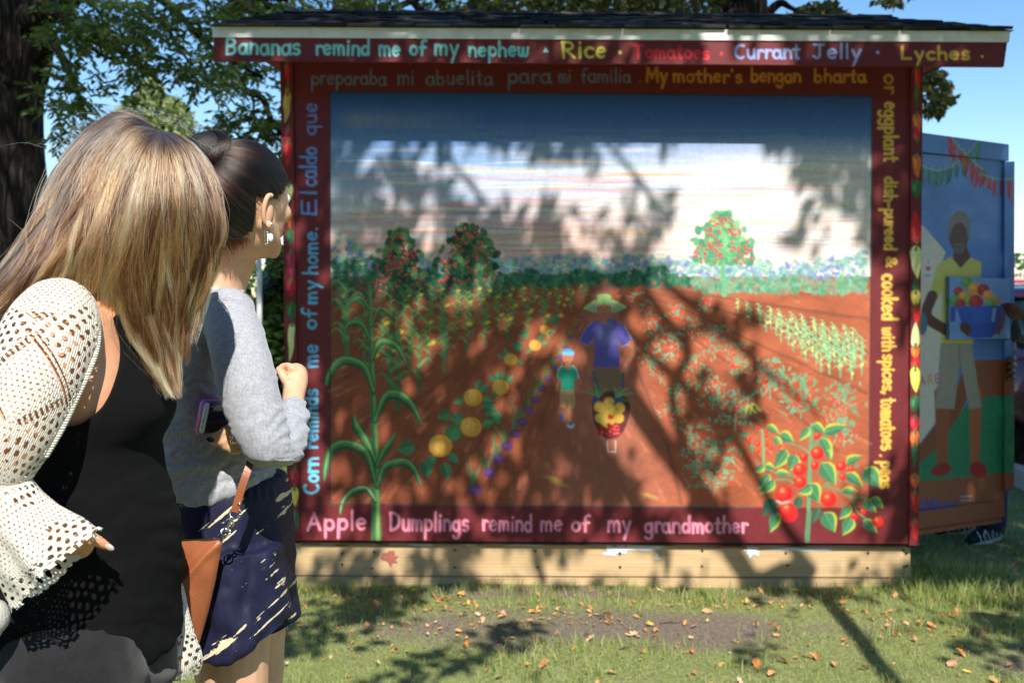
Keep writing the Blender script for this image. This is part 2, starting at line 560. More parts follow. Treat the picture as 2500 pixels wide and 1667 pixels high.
# right side is paler, nearly white warm: sunlight put into the paint
wr = np.clip((PXx - 1250) / 600, 0, 1) * np.clip((PYy - 330) / 90, 0, 1) * (0.55 + 0.3 * n2)
sk = sk * (1 - wr[..., None]) + np.array(lin((240, 230, 222))) * wr[..., None]
wl = np.clip((PXx - 806) / 60, 0, 1) * np.clip(1 - (PXx - 850) / 350, 0, 1) * np.exp(-((PYy - 295) / 22) ** 2) * 0.55
sk = sk * (1 - wl[..., None]) + np.array(lin((150, 162, 170))) * wl[..., None]
vb = (vnoise(PXx / 7, PYy / 60, 9) - 0.5) * 0.07 + (vnoise(PXx / 60, PYy / 5, 11) - 0.5) * 0.06
sk *= (.95 * (1 + vb))[..., None]
gr_st = [(640, (196, 112, 84)), (760, (206, 112, 76)), (1233, (200, 108, 74))]
gy = [s[0] for s in gr_st]; gc = np.array([lin(s[1]) for s in gr_st])
gd = np.stack([np.interp(PYy, gy, gc[:, k]) for k in range(3)], -1).astype(np.float32)
gn = fbm(PXx / 60, PYy / 34, 2, 5)
gd *= ((0.62 + 0.75 * gn) * (.44 + .20 * np.clip((PXx - 900) / 900, 0, 1)))[..., None]  # darkened to the left: dapple shade mixed into the earth colour
pth = np.clip(1 - np.abs(PXx - (1475 + (PYy - 690) * 0.02)) / (18 + (PYy - 680) * 0.42), 0, 1) * (PYy > 690)
pm = np.clip(pth * 1.6, 0, 1) * 0.5
gd = gd * (1 - pm[..., None]) + (np.array(lin((178, 112, 92))) * (0.75 + 0.45 * fbm(PXx / 90, PYy / 50, 8, 4))[..., None]) * pm[..., None]
pic = np.where((PYy < 675)[..., None], sk, gd)
# picture outline is slightly skewed
tx0 = 806 + (PYy - 229) * 0.000; tx1 = 2130 - (PYy - 229) * 0.007
ty0 = 223 + (PXx - 806) * 0.0085; ty1 = 1229 + (PXx - 806) * 0.008
inp = np.clip(np.minimum(np.minimum(PXx - tx0, tx1 - PXx), np.minimum(PYy - ty0, ty1 - PYy)) * K + 0.5, 0, 1)
canvas[:] = canvas * (1 - inp[..., None]) + pic * inp[..., None]

# thin coloured sky strokes
for k in range(210):
    y = prng.uniform(390, 640); x = prng.uniform(820, 2080); L = prng.uniform(60, 330)
    y = min(y, 632); x1 = min(x + L, 2115)
    c = [(214, 160, 184), (232, 170, 120), (112, 158, 214), (216, 140, 146), (235, 225, 205), (150, 190, 200), (214, 178, 96)][prng.integers(7)]
    if x > 1500: c = tuple(0.7 * v + 66 for v in c)
    pts = [(xx, y + 4 * math.sin(xx / 90 + k) + prng.normal(0, .6)) for xx in np.linspace(x, x1, 7)]
    stroke(pts, [1, 3, 4, 5, 4, 3, 1], c, prng.uniform(0.35, 0.75), 1.2)
for k in range(40):
    y = prng.uniform(500, 640); x = prng.uniform(806, 1500); L = prng.uniform(100, 300)
    stroke([(x, y), (min(x + L / 2, 2110), y + j(0, 5)), (min(x + L, 2115), y)], [3, 12, 3], jc((172, 122, 104), 14), 0.22, 4)

# ---- tree line --------------------------------------------------------
def foliage(cx, cy, rx, ry, n, cols, s0=6, s1=13, alpha=.9):
    for k in range(n):
        r = math.sqrt(prng.random()); t = prng.uniform(0, 2 * math.pi)
        x = cx + rx * r * math.cos(t); y = cy + ry * r * math.sin(t)
        if x < 812 or x > 2118: continue
        s = prng.uniform(s0, s1)
        blob(x, y, s, s * prng.uniform(.45, .8), jc(cols[prng.integers(len(cols))], 10), prng.uniform(0, 3.1), alpha, 1.5)
FARC = [(132, 150, 190), (120, 132, 188), (128, 190, 180), (150, 190, 160), (110, 166, 150)]
MIDC = [(52, 116, 86), (40, 98, 78), (70, 130, 92), (34, 84, 70)]
for x in range(812, 2120, 8):
    h = 628 + 8 * math.sin(x / 37.0) + 6 * math.sin(x / 13.0) + (12 if x > 1700 else 0)
    if x < 900: h = 560 + (x - 806) * .55
    if x > 2040: h = 640 - (x - 2040) * 0.35
    foliage(x, (h + 680) / 2, 12, (690 - h) / 2, 9, FARC, 4, 9, .8)
for x in range(812, 2120, 6):
    base = 690 if x < 1700 else 706
    h = 664 + 6 * math.sin(x / 21.0) + (14 if x > 1650 else 0) + (-34 if x < 1010 else 0) + (-22 if abs(x - 1605) < 22 else 0)
    foliage(x, (h + base + 10) / 2, 9, (base + 10 - h) / 2, 9, MIDC if x < 1690 else [(98, 160, 120), (120, 172, 140), (80, 140, 110), (150, 130, 110)], 4, 9, .8)
for x in range(812, 1250, 7):  # darker hedge base: dark teal plus shade put into the colour
    foliage(x, 706 + (1250 - x) * 0.02, 9, 16 + (1250 - x) * .05, 7, [(40, 84, 66), (52, 94, 70), (74, 70, 56)], 4, 9, .6)
# field is painted darker towards the left, dapple shade put into the colour
stroke([(1475, 690), (1475, 700)], [10, 26], (120, 66, 60), .7, 3)
poly([(1474, 672), (1466, 682), (1450, 760), (1500, 760), (1488, 684)], (132, 74, 66), .5, 3)

# furrows
def furrow(x1, y1, col=(110, 66, 50), w=9, al=.55, x0=1478, y0=690):
    pts = [(x0 + (x1 - x0) * t + 6 * math.sin(t * 9 + x1), y0 + (y1 - y0) * t ** 1.15) for t in np.linspace(0.03, 1, 14)]
    stroke(pts, [1 + w * t for t in np.linspace(0.05, 1, 14)], col, al, 2.5)
for (x, y) in ((1070, 1225), (1250, 1228), (812, 1120), (815, 930), (830, 800), (1666, 1228), (1880, 1150), (2110, 960), (2110, 860), (2110, 780), (2050, 1100)):
    furrow(x, y)
for k in range(420):       # dry-brushed earth
    x = prng.uniform(815, 2115); y = prng.uniform(730, 1220); s = (y - 690) / 500
    dx = (x - 1478) / max(y - 660, 30)
    stroke([(x - dx * 18 * s - 8 * s, y - 16 * s), (x + dx * 12 * s, y + 12 * s)], [2, 5 + 5 * s], jc([(214, 128, 92), (176, 92, 62), (228, 150, 116), (150, 78, 56)][prng.integers(4)], 10), .28, 3)

def fruit_tree(cx, top, w, h, cols, reds):
    stroke([(cx, top + h * .6), (cx + 3, top + h * 1.28)], [8, 11], cols[0], 1)
    for k in range(300):
        t = prng.random() ** .8
        ww = w * (.30 + .70 * min(1, t * 1.5) ** .8) * (1 if t < .8 else (1.6 - t * .75))
        x = cx + prng.normal(0, .42) * ww; x = min(max(x, cx - ww), cx + ww)
        y = top + h * t
        s = prng.uniform(6, 13)
        blob(x, y, s, s * .7, jc(cols[prng.integers(len(cols))], 9), prng.uniform(0, 3), .95, 1.3)
    for k in range(reds):
        t = .06 + .94 * prng.random() ** .8
        ww = w * (.18 + .82 * min(1, t * 1.5)) * .95
        x = cx + prng.uniform(-.95, .95) * ww; y = top + h * t
        blob(x, y, 3.2, 3.4, (196, 36, 46), 0, 1, 1)
        blob(x + 1, y - 1.5, 1.3, 1.2, (240, 170, 170), 0, .8, 1)
DK = [(44, 96, 62), (34, 78, 56), (70, 120, 74), (30, 66, 54), (90, 136, 84)]
fruit_tree(975, 562, 72, 150, DK, 92)
fruit_tree(1142, 548, 80, 142, DK, 80)
fruit_tree(1762, 522, 82, 122, [(100, 170, 120), (84, 156, 112), (130, 190, 130), (66, 140, 108)], 100)
stroke([(1766, 640), (1768, 720)], [7, 12], (104, 172, 128), 1)

# ---- small corn rows --------------------------------------------------
def cornlet(x, y, h, g=(92, 140, 78), ear=True, g2=(120, 165, 96)):
    stroke([(x, y), (x + j(0, 2), y - h)], [h * .055 + 1.2, h * .03 + .8], jc(g, 10), .95)
    for k in range(5):
        yy = y - h * (.25 + .16 * k); sd = 1 if k % 2 else -1
        L = h * prng.uniform(.16, .27)
        pts = curve([(x, yy), (x + sd * L * .55, yy - L * .5), (x + sd * L, yy - L * .1)], 4)
        stroke(pts, np.linspace(h * .05 + 1, .8, len(pts)), jc(g2, 14), .9)
    if ear and prng.random() < .55:
        yy = y - h * prng.uniform(.4, .75)
        blob(x + h * .1, yy, h * .07 + 1.5, h * .03 + 1.2, (214, 190, 60), -.4, .95)
for row, (y0, y1, h0, h1, x0, x1, n) in enumerate(((745, 716, 50, 26, 1000, 1440, 17), (790, 735, 72, 34, 960, 1430, 16), (860, 760, 104, 44, 930, 1400, 14), (930, 800, 128, 66, 900, 1330, 10))):
    for k in range(n):
        t = k / (n - 1) 
        cornlet(x0 + (x1 - x0) * t + j(0, 6), y0 + (y1 - y0) * t, h0 + (h1 - h0) * t, g=(74, 116, 72), g2=(110, 150, 84))
for (x, y, h) in ((1023, 955, 150), (1083, 905, 120), (838, 840, 160), (848, 870, 180), (955, 975, 170), (973, 1000, 190), (890, 880, 150)):
    cornlet(x, y, h, g=(70, 112, 72), ear=False, g2=(96, 142, 84))
for row in range(7):
    n = 13 - row
    for k in range(n):
        x = 1800 + row * 34 + k * 26 + j(0, 5); y = 762 + row * 24 + k * 6.5
        if x > 2110 or y > 960: continue
        cornlet(x, y, 34 + row * 6, g=(112, 164, 120), ear=False, g2=(140, 190, 140))
        for q in range(2): blob(x + j(0, 4), y - j(20, 8), 2.2, 3.4, (210, 214, 130), 0, .9)

# ---- tomato rows on the right ----------------------------------------
def bush(cx, cy, w, h, leaf, red, nl=60, nr=14, ls=(5, 2.4)):
    stroke([(cx, cy + h), (cx, cy - h * .8)], [3.4, 2], jc(leaf, 8), .9)
    for k in range(nl):
        x = cx + prng.normal(0, .45) * w; y = cy + prng.uniform(-1, .75) * h
        blob(x, y, ls[0], ls[1], jc(leaf, 14), prng.uniform(0, 3.1), .85)
    for k in range(nr):
        x = cx + prng.normal(0, .45) * w; y = cy + prng.uniform(-.8, .7) * h
        blob(x, y, prng.uniform(2.6, 4), prng.uniform(2.6, 4), jc(red, 12), 0, .95)
LG = (112, 162, 124)
for (x, y, w, h) in ((1540, 730, 12, 16), (1578, 752, 16, 18), (1602, 800, 24, 26), (1650, 765, 20, 20), (1690, 800, 26, 26), (1640, 845, 28, 34), (1745, 835, 32, 40),
                     (1700, 910, 34, 44), (1588, 870, 24, 34), (1612, 905, 18, 30), (1800, 880, 36, 44), (1880, 925, 46, 50), (1955, 965, 54, 56), (2050, 990, 52, 56), (1795, 1000, 52, 50),
                     (1740, 960, 34, 40), (1650, 990, 34, 54), (1700, 1095, 46, 62), (1745, 1140, 60, 66), (2060, 1055, 34, 34), (1720, 745, 18, 16), (1510, 715, 10, 10), (1560, 710, 12, 10)):
    bush(x, y, w, h, jc(LG, 10), (216, 66, 48), int(20 + w * 1.4), int(6 + w * .55), (2.2 + w * .07, 1.4 + w * .03))
for (x, y) in ((1820, 995), (1832, 990)):
    stroke(curve([(x, y + 20), (x + 6, y - 5), (x + 24, y + 12)], 5), 5, (206, 214, 90), .9)

# onion row with purple bulbs
for t in np.linspace(0, 1, 19):
    x = 1160 + (1460 - 1160) * t ** .75; y = 1195 - (1195 - 705) * t ** .85
    s = (1 - t) ** 1.2 * .9 + .1
    for k in range(5):
        ang = math.radians(prng.uniform(55, 125)); L = 75 * s * prng.uniform(.6, 1.1)
        stroke([(x - 6 * s, y - 10 * s), (x - 6 * s + math.cos(ang) * L, y - 10 * s - math.sin(ang) * L)], [5 * s + 1, .8], jc((76, 130, 84), 14), .9)
    blob(x, y, 16 * s + 1.4, 13 * s + 1.4, jc((100, 62, 124), 8), 0, .8)
    blob(x, y - 2 * s, 8 * s, 6 * s, (142, 88, 152), 0, .5, 3)

# pumpkins and their leaves
def leaf(cx, cy, L, w, rot, c0=(60, 118, 76), edge=None, vein=True):
    ca, sa = math.cos(rot), math.sin(rot)
    ts = np.linspace(0, 1, 10)
    prof = np.sin(np.pi * ts ** .65) * w
    up = [(cx + ca * L * t - sa * p, cy + sa * L * t + ca * p) for t, p in zip(ts, prof)]
    dn = [(cx + ca * L * t + sa * p, cy + sa * L * t - ca * p) for t, p in zip(ts, prof)]
    poly(up + dn[::-1], jc(c0, 6), .97)
    if edge is not None: stroke(dn, [1, 3, 6, 7, 7, 6, 5, 4, 3, 1], edge, .8, 2)
    poly([up[i] for i in range(10)] + [(cx + ca * L * t, cy + sa * L * t) for t in ts[::-1]], tuple(v * .74 for v in c0), .5)
    if vein: stroke([(cx, cy), (cx + ca * L * .9, cy + sa * L * .9)], 2, tuple(min(255, v * 1.3) for v in c0), .6)
for (x, y, r) in ((1330, 805, 11), (1307, 843, 14), (1247, 877, 15), (1222, 945, 19), (1155, 970, 22), (1150, 1042, 25), (1075, 1088, 28)):
    for k in range(4):
        a = prng.uniform(0, 6.28)
        leaf(x + math.cos(a) * r * 1.1, y + math.sin(a) * r, r * 1.15, r * .42, a, (82, 140, 96))
for (x, y, L, w, r) in ((1012, 1088, 46, 20, 2.9), (1040, 1122, 46, 17, 1.5), (1112, 1040, 44, 22, 1.9), (1100, 1008, 36, 14, 2.8), (1180, 990, 36, 13, .3), (1205, 1005, 34, 15, 1.2), (1200, 960, 40, 15, -.4), (1185, 1012, 30, 10, 0), (1085, 1130, 42, 15, 1.35), (1275, 850, 30, 12, -2.7), (1290, 815, 26, 10, 2.9), (1345, 790, 30, 12, -.9)):
    leaf(x, y, L, w, r, (70, 128, 86))
for (x, y, r) in ((1386, 730, 5), (1370, 770, 6), (1378, 745, 4), (1400, 712, 4), (1330, 805, 11), (1307, 843, 14), (1247, 877, 15), (1222, 945, 19), (1155, 970, 22), (1150, 1042, 25), (1075, 1088, 28)):
    blob(x, y, r * 1.04, r * .95, (226, 160, 60), 0, 1)
    blob(x - r * .3, y - r * .1, r * .62, r * .78, (242, 190, 96), 0, .6, 3)
    for q in (-.5, 0, .5): stroke(curve([(x + q * r * .3, y - r * .85), (x + q * r * 1.4, y), (x + q * r * .4, y + r * .85)], 4), 1.6, (180, 118, 44), .4, 1.5)

# ---- the farmer, the child and the barrow (small, painterly figures) --
def man():
    poly([(1440, 900), (1520, 900), (1512, 960), (1500, 990), (1478, 940), (1462, 990), (1448, 960)], (120, 98, 80), .85)
    sh = [(1447, 786), (1430, 800), (1413, 833), (1435, 844), (1450, 826), (1452, 872), (1448, 893), (1468, 898), (1512, 896), (1513, 870), (1508, 830), (1520, 846), (1545, 834), (1525, 795), (1500, 780), (1475, 777)]
    poly(sh, (92, 84, 164), 1)
    poly([(1462, 782), (1496, 782), (1505, 840), (1455, 840)], (116, 122, 172), .5, 8)
    stroke(sh[:5], 3, (150, 146, 206), .6, 2); stroke(sh[11:14], 3, (176, 172, 220), .7, 2)
    stroke(curve([(1541, 838), (1545, 862), (1528, 890), (1524, 903)], 4), [15, 14, 11, 11, 11, 11, 11, 11, 11, 11, 11, 11, 11][:13], (198, 124, 96), 1)
    stroke(curve([(1425, 842), (1428, 868), (1440, 900)], 4), 11, (176, 108, 84), 1)
    blob(1525, 906, 11, 12, (196, 120, 92)); blob(1443, 908, 9, 11, (180, 108, 84))
    blob(1475, 753, 14, 20, (190, 116, 88)); stroke([(1475, 770), (1475, 784)], 15, (182, 108, 82))
    # brim, crown
    poly(curve([(1427, 753), (1448, 738), (1460, 732), (1490, 732), (1508, 740), (1527, 750), (1510, 760), (1492, 763), (1490, 746), (1460, 745), (1458, 763), (1440, 760), (1427, 753)], 3), (150, 172, 128), 1)
    stroke(curve([(1427, 753), (1450, 737), (1476, 732), (1505, 738), (1527, 750)], 4), 5, (166, 206, 126), 1)
    poly([(1457, 736), (1458, 720), (1470, 717), (1486, 718), (1492, 722), (1493, 737), (1475, 741)], (156, 196, 118), 1)
    for ex in (1469, 1481): blob(ex, 750, 2.2, 1.4, (80, 50, 44))
    stroke([(1475, 752), (1474, 758)], 2, (160, 92, 70), .7); stroke([(1469, 764), (1480, 764)], 2, (150, 74, 64), .8)
def child():
    stroke([(1378, 980), (1374, 1012)], 10, (150, 96, 76)); stroke([(1390, 980), (1391, 1030)], 11, (190, 124, 96))
    blob(1371, 1018, 6, 8, (66, 86, 150)); blob(1393, 1038, 9, 7, (180, 190, 214)); blob(1393, 1034, 6, 4, (70, 90, 160))
    poly([(1367, 948), (1402, 948), (1404, 995), (1388, 997), (1384, 975), (1380, 996), (1366, 992)], (190, 150, 104), 1)
    stroke(curve([(1366, 920), (1361, 940), (1360, 952)], 3), 7, (190, 122, 94)); stroke([(1408, 922), (1418, 936)], 8, (180, 112, 88))
    poly([(1372, 893), (1363, 902), (1360, 924), (1370, 926), (1370, 952), (1402, 952), (1402, 926), (1413, 923), (1407, 900), (1398, 892)], (44, 164, 134), 1)
    stroke([(1398, 892), (1407, 900), (1413, 922)], 3, (190, 220, 226), .8); stroke([(1372, 893), (1363, 902), (1360, 922)], 2.4, (170, 210, 210), .7)
    stroke([(1386, 882), (1386, 896)], 11, (186, 118, 92)); blob(1386, 871, 13, 18, (192, 124, 98))
    poly([(1373, 866), (1374, 856), (1382, 851), (1392, 851), (1401, 857), (1401, 868)], (84, 160, 216), 1); stroke([(1374, 862), (1400, 862)], 4, (130, 205, 232), .8)
    for ex in (1380, 1391): blob(ex, 873, 1.8, 1.3, (90, 54, 46))
    stroke([(1382, 884), (1390, 884)], 1.8, (160, 84, 74))
def barrow():
    stroke([(1448, 908), (1462, 952)], 8, (92, 92, 110)); stroke([(1521, 912), (1519, 945)], 8, (92, 92, 118))
    poly(curve([(1446, 975), (1447, 1020), (1465, 1058), (1490, 1072), (1515, 1062), (1532, 1030), (1538, 985), (1520, 962), (1490, 955), (1460, 962)], 3), (96, 44, 52), 1)
    stroke([(1483, 1076), (1484, 1102), (1503, 1103), (1503, 1076)], 3, (206, 190, 180), .9)
    for (x0, y0, a0) in ((1460, 968, 100), (1505, 968, 40)):
        for a in (-60, -25, 0, 30, 60):
            ang = math.radians(a0 + a); L = prng.uniform(34, 52)
            pts = curve([(x0, y0), (x0 + math.cos(ang) * L * .6, y0 - math.sin(ang) * L * .6), (x0 + math.cos(ang) * L, y0 - math.sin(ang) * L * .75)], 4)
            stroke(pts, np.linspace(6, 1.2, len(pts)), jc((96, 146, 96), 24), .95)
    for (x, y) in ((1453, 970), (1459, 978), (1449, 980), (1502, 975), (1510, 981), (1516, 976)): blob(x, y, 5, 5, (84, 76, 140))
    for (x, y) in ((1463, 993), (1487, 982), (1513, 995), (1475, 1005), (1499, 1003), (1466, 1020), (1488, 1028), (1510, 1020), (1479, 1030)):
        blob(x, y, 13, 13, jc((222, 176, 72), 8)); blob(x - 3, y - 3, 6, 6, (238, 200, 110), 0, .5, 2.5)
    for k in range(34):
        blob(j(1488, 25), j(1049, 12), 4.4, 4.4, jc((178, 34, 38), 12))
    for k in range(12): blob(j(1488, 24), j(1050, 12), 1.5, 1.2, (240, 170, 160), 0, .8)
    blob(1491, 1018, 7, 6, (190, 50, 44))
for (x, y, w, h) in ((1500, 1150, 60, 60), (1490, 1230 - 60, 50, 50), (1380, 1060, 40, 26), (1340, 1120, 40, 50)):
    blob(x, y, w, h, (146, 92, 70), .2, .35, 14)
for (x, y) in ((1350, 1168), (1365, 1180), (1586, 1210)): blob(x, y, 22, 5, (204, 166, 84), .3, .6, 3)
man(); child(); barrow()

# ---- big corn plant on the left (runs over the red border) -----------
CG = (84, 134, 78)
def cornleaf(pts, w, hi=(132, 176, 106), lo=(36, 84, 56)):
    c = curve(pts, 8); n = len(c)
    prof = np.sin(np.linspace(.25, np.pi, n)) ** .7 * w + 1
    prof[-1] = 1
    stroke(c, prof, lo, 1, 1.3)
    stroke(c + np.array([0, -w * .13]), prof * .62, CG, .9, 2.2)
    stroke(c + np.array([0, -w * .27]), prof * .22, hi, .9, 1.6)
stroke(curve([(903, 690), (905, 820), (910, 960), (917, 1120), (918, 1230), (919, 1318)], 5), np.linspace(7, 25, 26), (72, 124, 80), 1)
stroke(curve([(905, 700), (908, 820), (913, 960), (921, 1120), (922, 1230), (923, 1318)], 5), np.linspace(2, 8, 26), (150, 180, 88), .7, 2)
stroke(curve([(897, 700), (901, 820), (905, 960), (911, 1120), (910, 1230), (911, 1318)], 5), np.linspace(1, 6, 26), (44, 92, 62), .6, 2)
for a in (-16, -6, 5, 15): stroke([(903, 725), (903 + a, 684 + abs(a))], [4, 1], (104, 150, 96), .9)
cornleaf([(903, 758), (886, 732), (868, 730), (845, 752)], 9)
cornleaf([(905, 800), (925, 755), (950, 765), (965, 778)], 9)
cornleaf([(906, 835), (885, 795), (862, 788), (845, 800), (838, 840)], 13)
cornleaf([(908, 880), (925, 838), (955, 838), (975, 855), (995, 895)], 17)
cornleaf([(912, 960), (892, 900), (850, 880), (820, 890), (800, 925), (797, 945)], 23)
cornleaf([(915, 1030), (940, 970), (975, 965), (1005, 990), (1030, 1040)], 24)
cornleaf([(917, 1130), (895, 1080), (870, 1040), (866, 1018)], 24)
cornleaf([(920, 1140), (935, 1105), (950, 1085), (966, 1058)], 17)
cornleaf([(918, 1185), (895, 1110), (850, 1085), (812, 1095), (796, 1140), (792, 1178)], 24)
cornleaf([(921, 1190), (940, 1140), (985, 1128), (1012, 1148), (1028, 1188)], 21)
cornleaf([(917, 1225), (895, 1195), (862, 1200), (838, 1225), (830, 1258)], 17, hi=(176, 206, 150))

# ---- big tomato plant bottom right ------------------------------------
def P2(u, v):        # from the 1882 px wide close-up of the corner
    return (1700 + u * .3188, 900 + v * .3188)
def st2(pts, w, c, al=1): stroke(curve([P2(*p) for p in pts], 5), w, c, al)
st2([(885, 430), (868, 800), (860, 1100), (850, 1310)], 9, (96, 152, 110)); st2([(865, 1100), (855, 1210), (848, 1315)], 12, (88, 134, 98))
st2([(505, 470), (515, 620), (512, 740)], 6, (110, 162, 110))
for seg in (((870, 930), (760, 830), (640, 800), (520, 760)), ((880, 960), (1000, 880), (1100, 780), (1240, 745)), ((900, 640), (800, 600), (700, 560)), ((1010, 900), (1180, 980), (1230, 1090), (1330, 1170)), ((890, 590), (950, 530), (1000, 500)), ((900, 990), (940, 1020), (1010, 1040)), ((770, 890), (700, 850), (600, 850)), ((1110, 860), (1050, 830), (1000, 900)), ((1200, 980), (1300, 990), (1350, 1000)), ((870, 640), (940, 560), (1010, 500))):
    st2(seg, 4.4, (98, 140, 96))
YE = (186, 198, 74)
def l2(u, v, L, w, deg, e=YE, c=(72, 132, 92)):
    x, y = P2(u, v); leaf(x, y, L * .3188, w * .3188, math.radians(deg), c, e)
def tom(u, v, r):
    x, y = P2(u, v); r = r * .3188
    blob(x, y, r, r * .95, (206, 34, 34)); blob(x - r * .2, y - r * .15, r * .6, r * .55, (226, 62, 44), 0, .8, 3)
    blob(x - r * .2, y - r * .35, r * .28, r * .24, (240, 140, 90), 0, .75, 2)
    stroke([(x - r * .4, y - r * .85), (x, y - r * .65), (x + r * .4, y - r * .9)], 2, (60, 100, 60), .8)
for a in ((860, 450, 120, 30, 125), (890, 430, 110, 34, 30), (975, 490, 190, 40, -18), (960, 530, 170, 40, 62), (1000, 620, 80, 24, 70), (640, 500, 120, 40, 28), (540, 440, 110, 28, 30), (690, 620, 170, 46, 122), (760, 660, 130, 50, 110), (600, 520, 110, 24, 60), (520, 740, 90, 26, 145), (530, 740, 70, 22, 15), (560, 810, 140, 36, 130), (600, 860, 150, 36, 140), (610, 800, 110, 24, 0), (960, 720, 200, 62, 58), (860, 880, 160, 60, 60), (880, 900, 110, 40, 150), (1150, 720, 130, 34, -25), (1150, 800, 160, 40, 38), (1290, 760, 200, 66, 50), (1120, 930, 120, 26, 5), (1280, 1010, 130, 38, 42), (1340, 990, 120, 34, 40), (1180, 1050, 130, 36, 130), (1190, 1140, 150, 46, 118), (980, 1100, 170, 60, 62), (1280, 1160, 140, 38, 42), (600, 1000, 160, 56, 125, None, (44, 84, 66)), (800, 980, 120, 36, 115, None, (48, 92, 70)), (620, 1100, 160, 42, 110), (940, 1060, 130, 34, 110, None, (58, 96, 76)), (530, 1000, 60, 22, 60, None, (50, 90, 70))):
    l2(*a)
for a in ((925, 645, 52), (822, 678, 34), (790, 770, 52), (905, 740, 34), (795, 868, 50), (672, 955, 68), (925, 515, 28), (1012, 998, 62), (1108, 748, 40), (1185, 765, 26), (1120, 830, 28), (708, 1110, 70), (700, 1080, 62), (1210, 1125, 32), (1275, 1090, 26), (1388, 1170, 44),
          (300, 578, 18), (400, 538, 20), (345, 595, 14), (375, 610, 16), (470, 575, 20), (465, 632, 20), (540, 575, 18), (570, 605, 18), (540, 475, 16), (528, 405, 14), (385, 680, 18), (482, 448, 16), (640, 590, 18), (532, 510, 16), (410, 665, 12), (540, 635, 14)):
    tom(*a)
x, y = P2(660, 1020); stroke([(x - 14, y - 2), (x, y + 3), (x + 16, y - 2)], 6, (214, 170, 160), .8)
for a in ((290, 520, 60, 14, 160), (400, 510, 80, 20, 190), (420, 580, 60, 18, 80), (350, 600, 70, 14, 100)): l2(*a, e=None)

# dark line round the picture
for seg in (((806, 226), (806, 1229)), ((806, 1231), (2120, 1240)), ((2129, 236), (2122, 1238)), ((806, 224), (2130, 235))):
    a0, b0 = seg
    pts = [(a0[0] + (b0[0] - a0[0]) * t + j(0, .5), a0[1] + (b0[1] - a0[1]) * t + j(0, .5)) for t in np.linspace(0, 1, 20)]
    if seg[0] == (806, 1231):
        stroke([q for q in pts if q[0] < 905], 3.5, (64, 74, 72), .85); stroke([q for q in pts if q[0] > 935 and q[0] < 1900], 3.5, (70, 84, 84), .85)
    else: stroke(pts, 3.6, (46, 48, 58), .85)

# ---- lettering ---------------------------------------------------------
BL = (96, 146, 214); CY = (112, 200, 206); GRY = (108, 128, 168); OR_ = (214, 146, 62); YL = (234, 186, 84); PK = (240, 148, 172)
W('preparaba', 712, 888, 194, 19, GRY, 5); W('mi', 912, 951, 194, 20, GRY, 5); W('abuelita', 976, 1132, 194, 19, GRY, 5)
W('para', 1163, 1265, 190, 20, GRY, 6); W('mi', 1283, 1310, 190, 19, GRY, 5); W('familia', 1332, 1450, 189, 18, GRY, 5); W('.', 1466, 1473, 188, 14, GRY, 5)
W('My', 1483, 1532, 188, 19, OR_, 8); W("mother's", 1543, 1706, 188, 17, OR_, 7); W('bengan', 1722, 1840, 188, 18, OR_, 7); W('bharta', 1867, 1990, 188, 17, OR_, 7)
def V(text, y0, y1, x, xh, col, w=7, **k):   # reads downwards: baseline on the left
    word(text, (x * D2, y0 * D2), ((x + k.pop('dx', 0)) * D2, y1 * D2), xh * D2, col, w, **k)
V('or', 170, 214, 2032, 19, OR_); V('eggplant', 232, 372, 2032, 19, YL, 7.5); V('dish-pureed', 405, 576, 2033, 16, YL, 7.5)
V('&', 590, 612, 2036, 14, YL, 7.5); V('cooked', 628, 736, 2027, 20, YL, 8); V('with', 752, 806, 2027, 17, YL, 7.5)
V('spices,', 812, 906, 2028, 17, YL, 7.5); V('tomatoes', 912, 1034, 2025, 19, YL, 8); V('.', 1040, 1050, 2022, 14, YL, 7); V('peas', 1058, 1120, 2023, 18, YL, 8)
CB = (92, 190, 232)
V('Corn', 1136, 1050, 730, 20, (100, 210, 240), 7.5); V('reminds', 1032, 893, 729, 19, CB, 7); V('me', 845, 792, 729, 20, CB, 7); V('of', 757, 712, 727, 19, CB, 7)
V('my', 700, 646, 727, 18, CB, 7); V('home.', 633, 520, 728, 19, (96, 180, 228), 7); V('El', 497, 440, 726, 20, (112, 160, 232), 7); V('caldo', 430, 338, 726, 21, (110, 150, 224), 7); V('que', 312, 238, 726, 19, (108, 142, 214), 6)
W('Apple', 703, 842, 1215, 24, PK, 8); W('Dumplings', 892, 1078, 1217, 24, PK, 8); W('remind', 1105, 1224, 1218, 22, PK, 7); W('me', 1240, 1290, 1218, 22, PK, 7)
W('of', 1312, 1352, 1219, 21, PK, 7.5); W('my', 1394, 1448, 1219, 23, PK, 8); W('grandmother', 1478, 1718, 1221, 21, PK, 8)
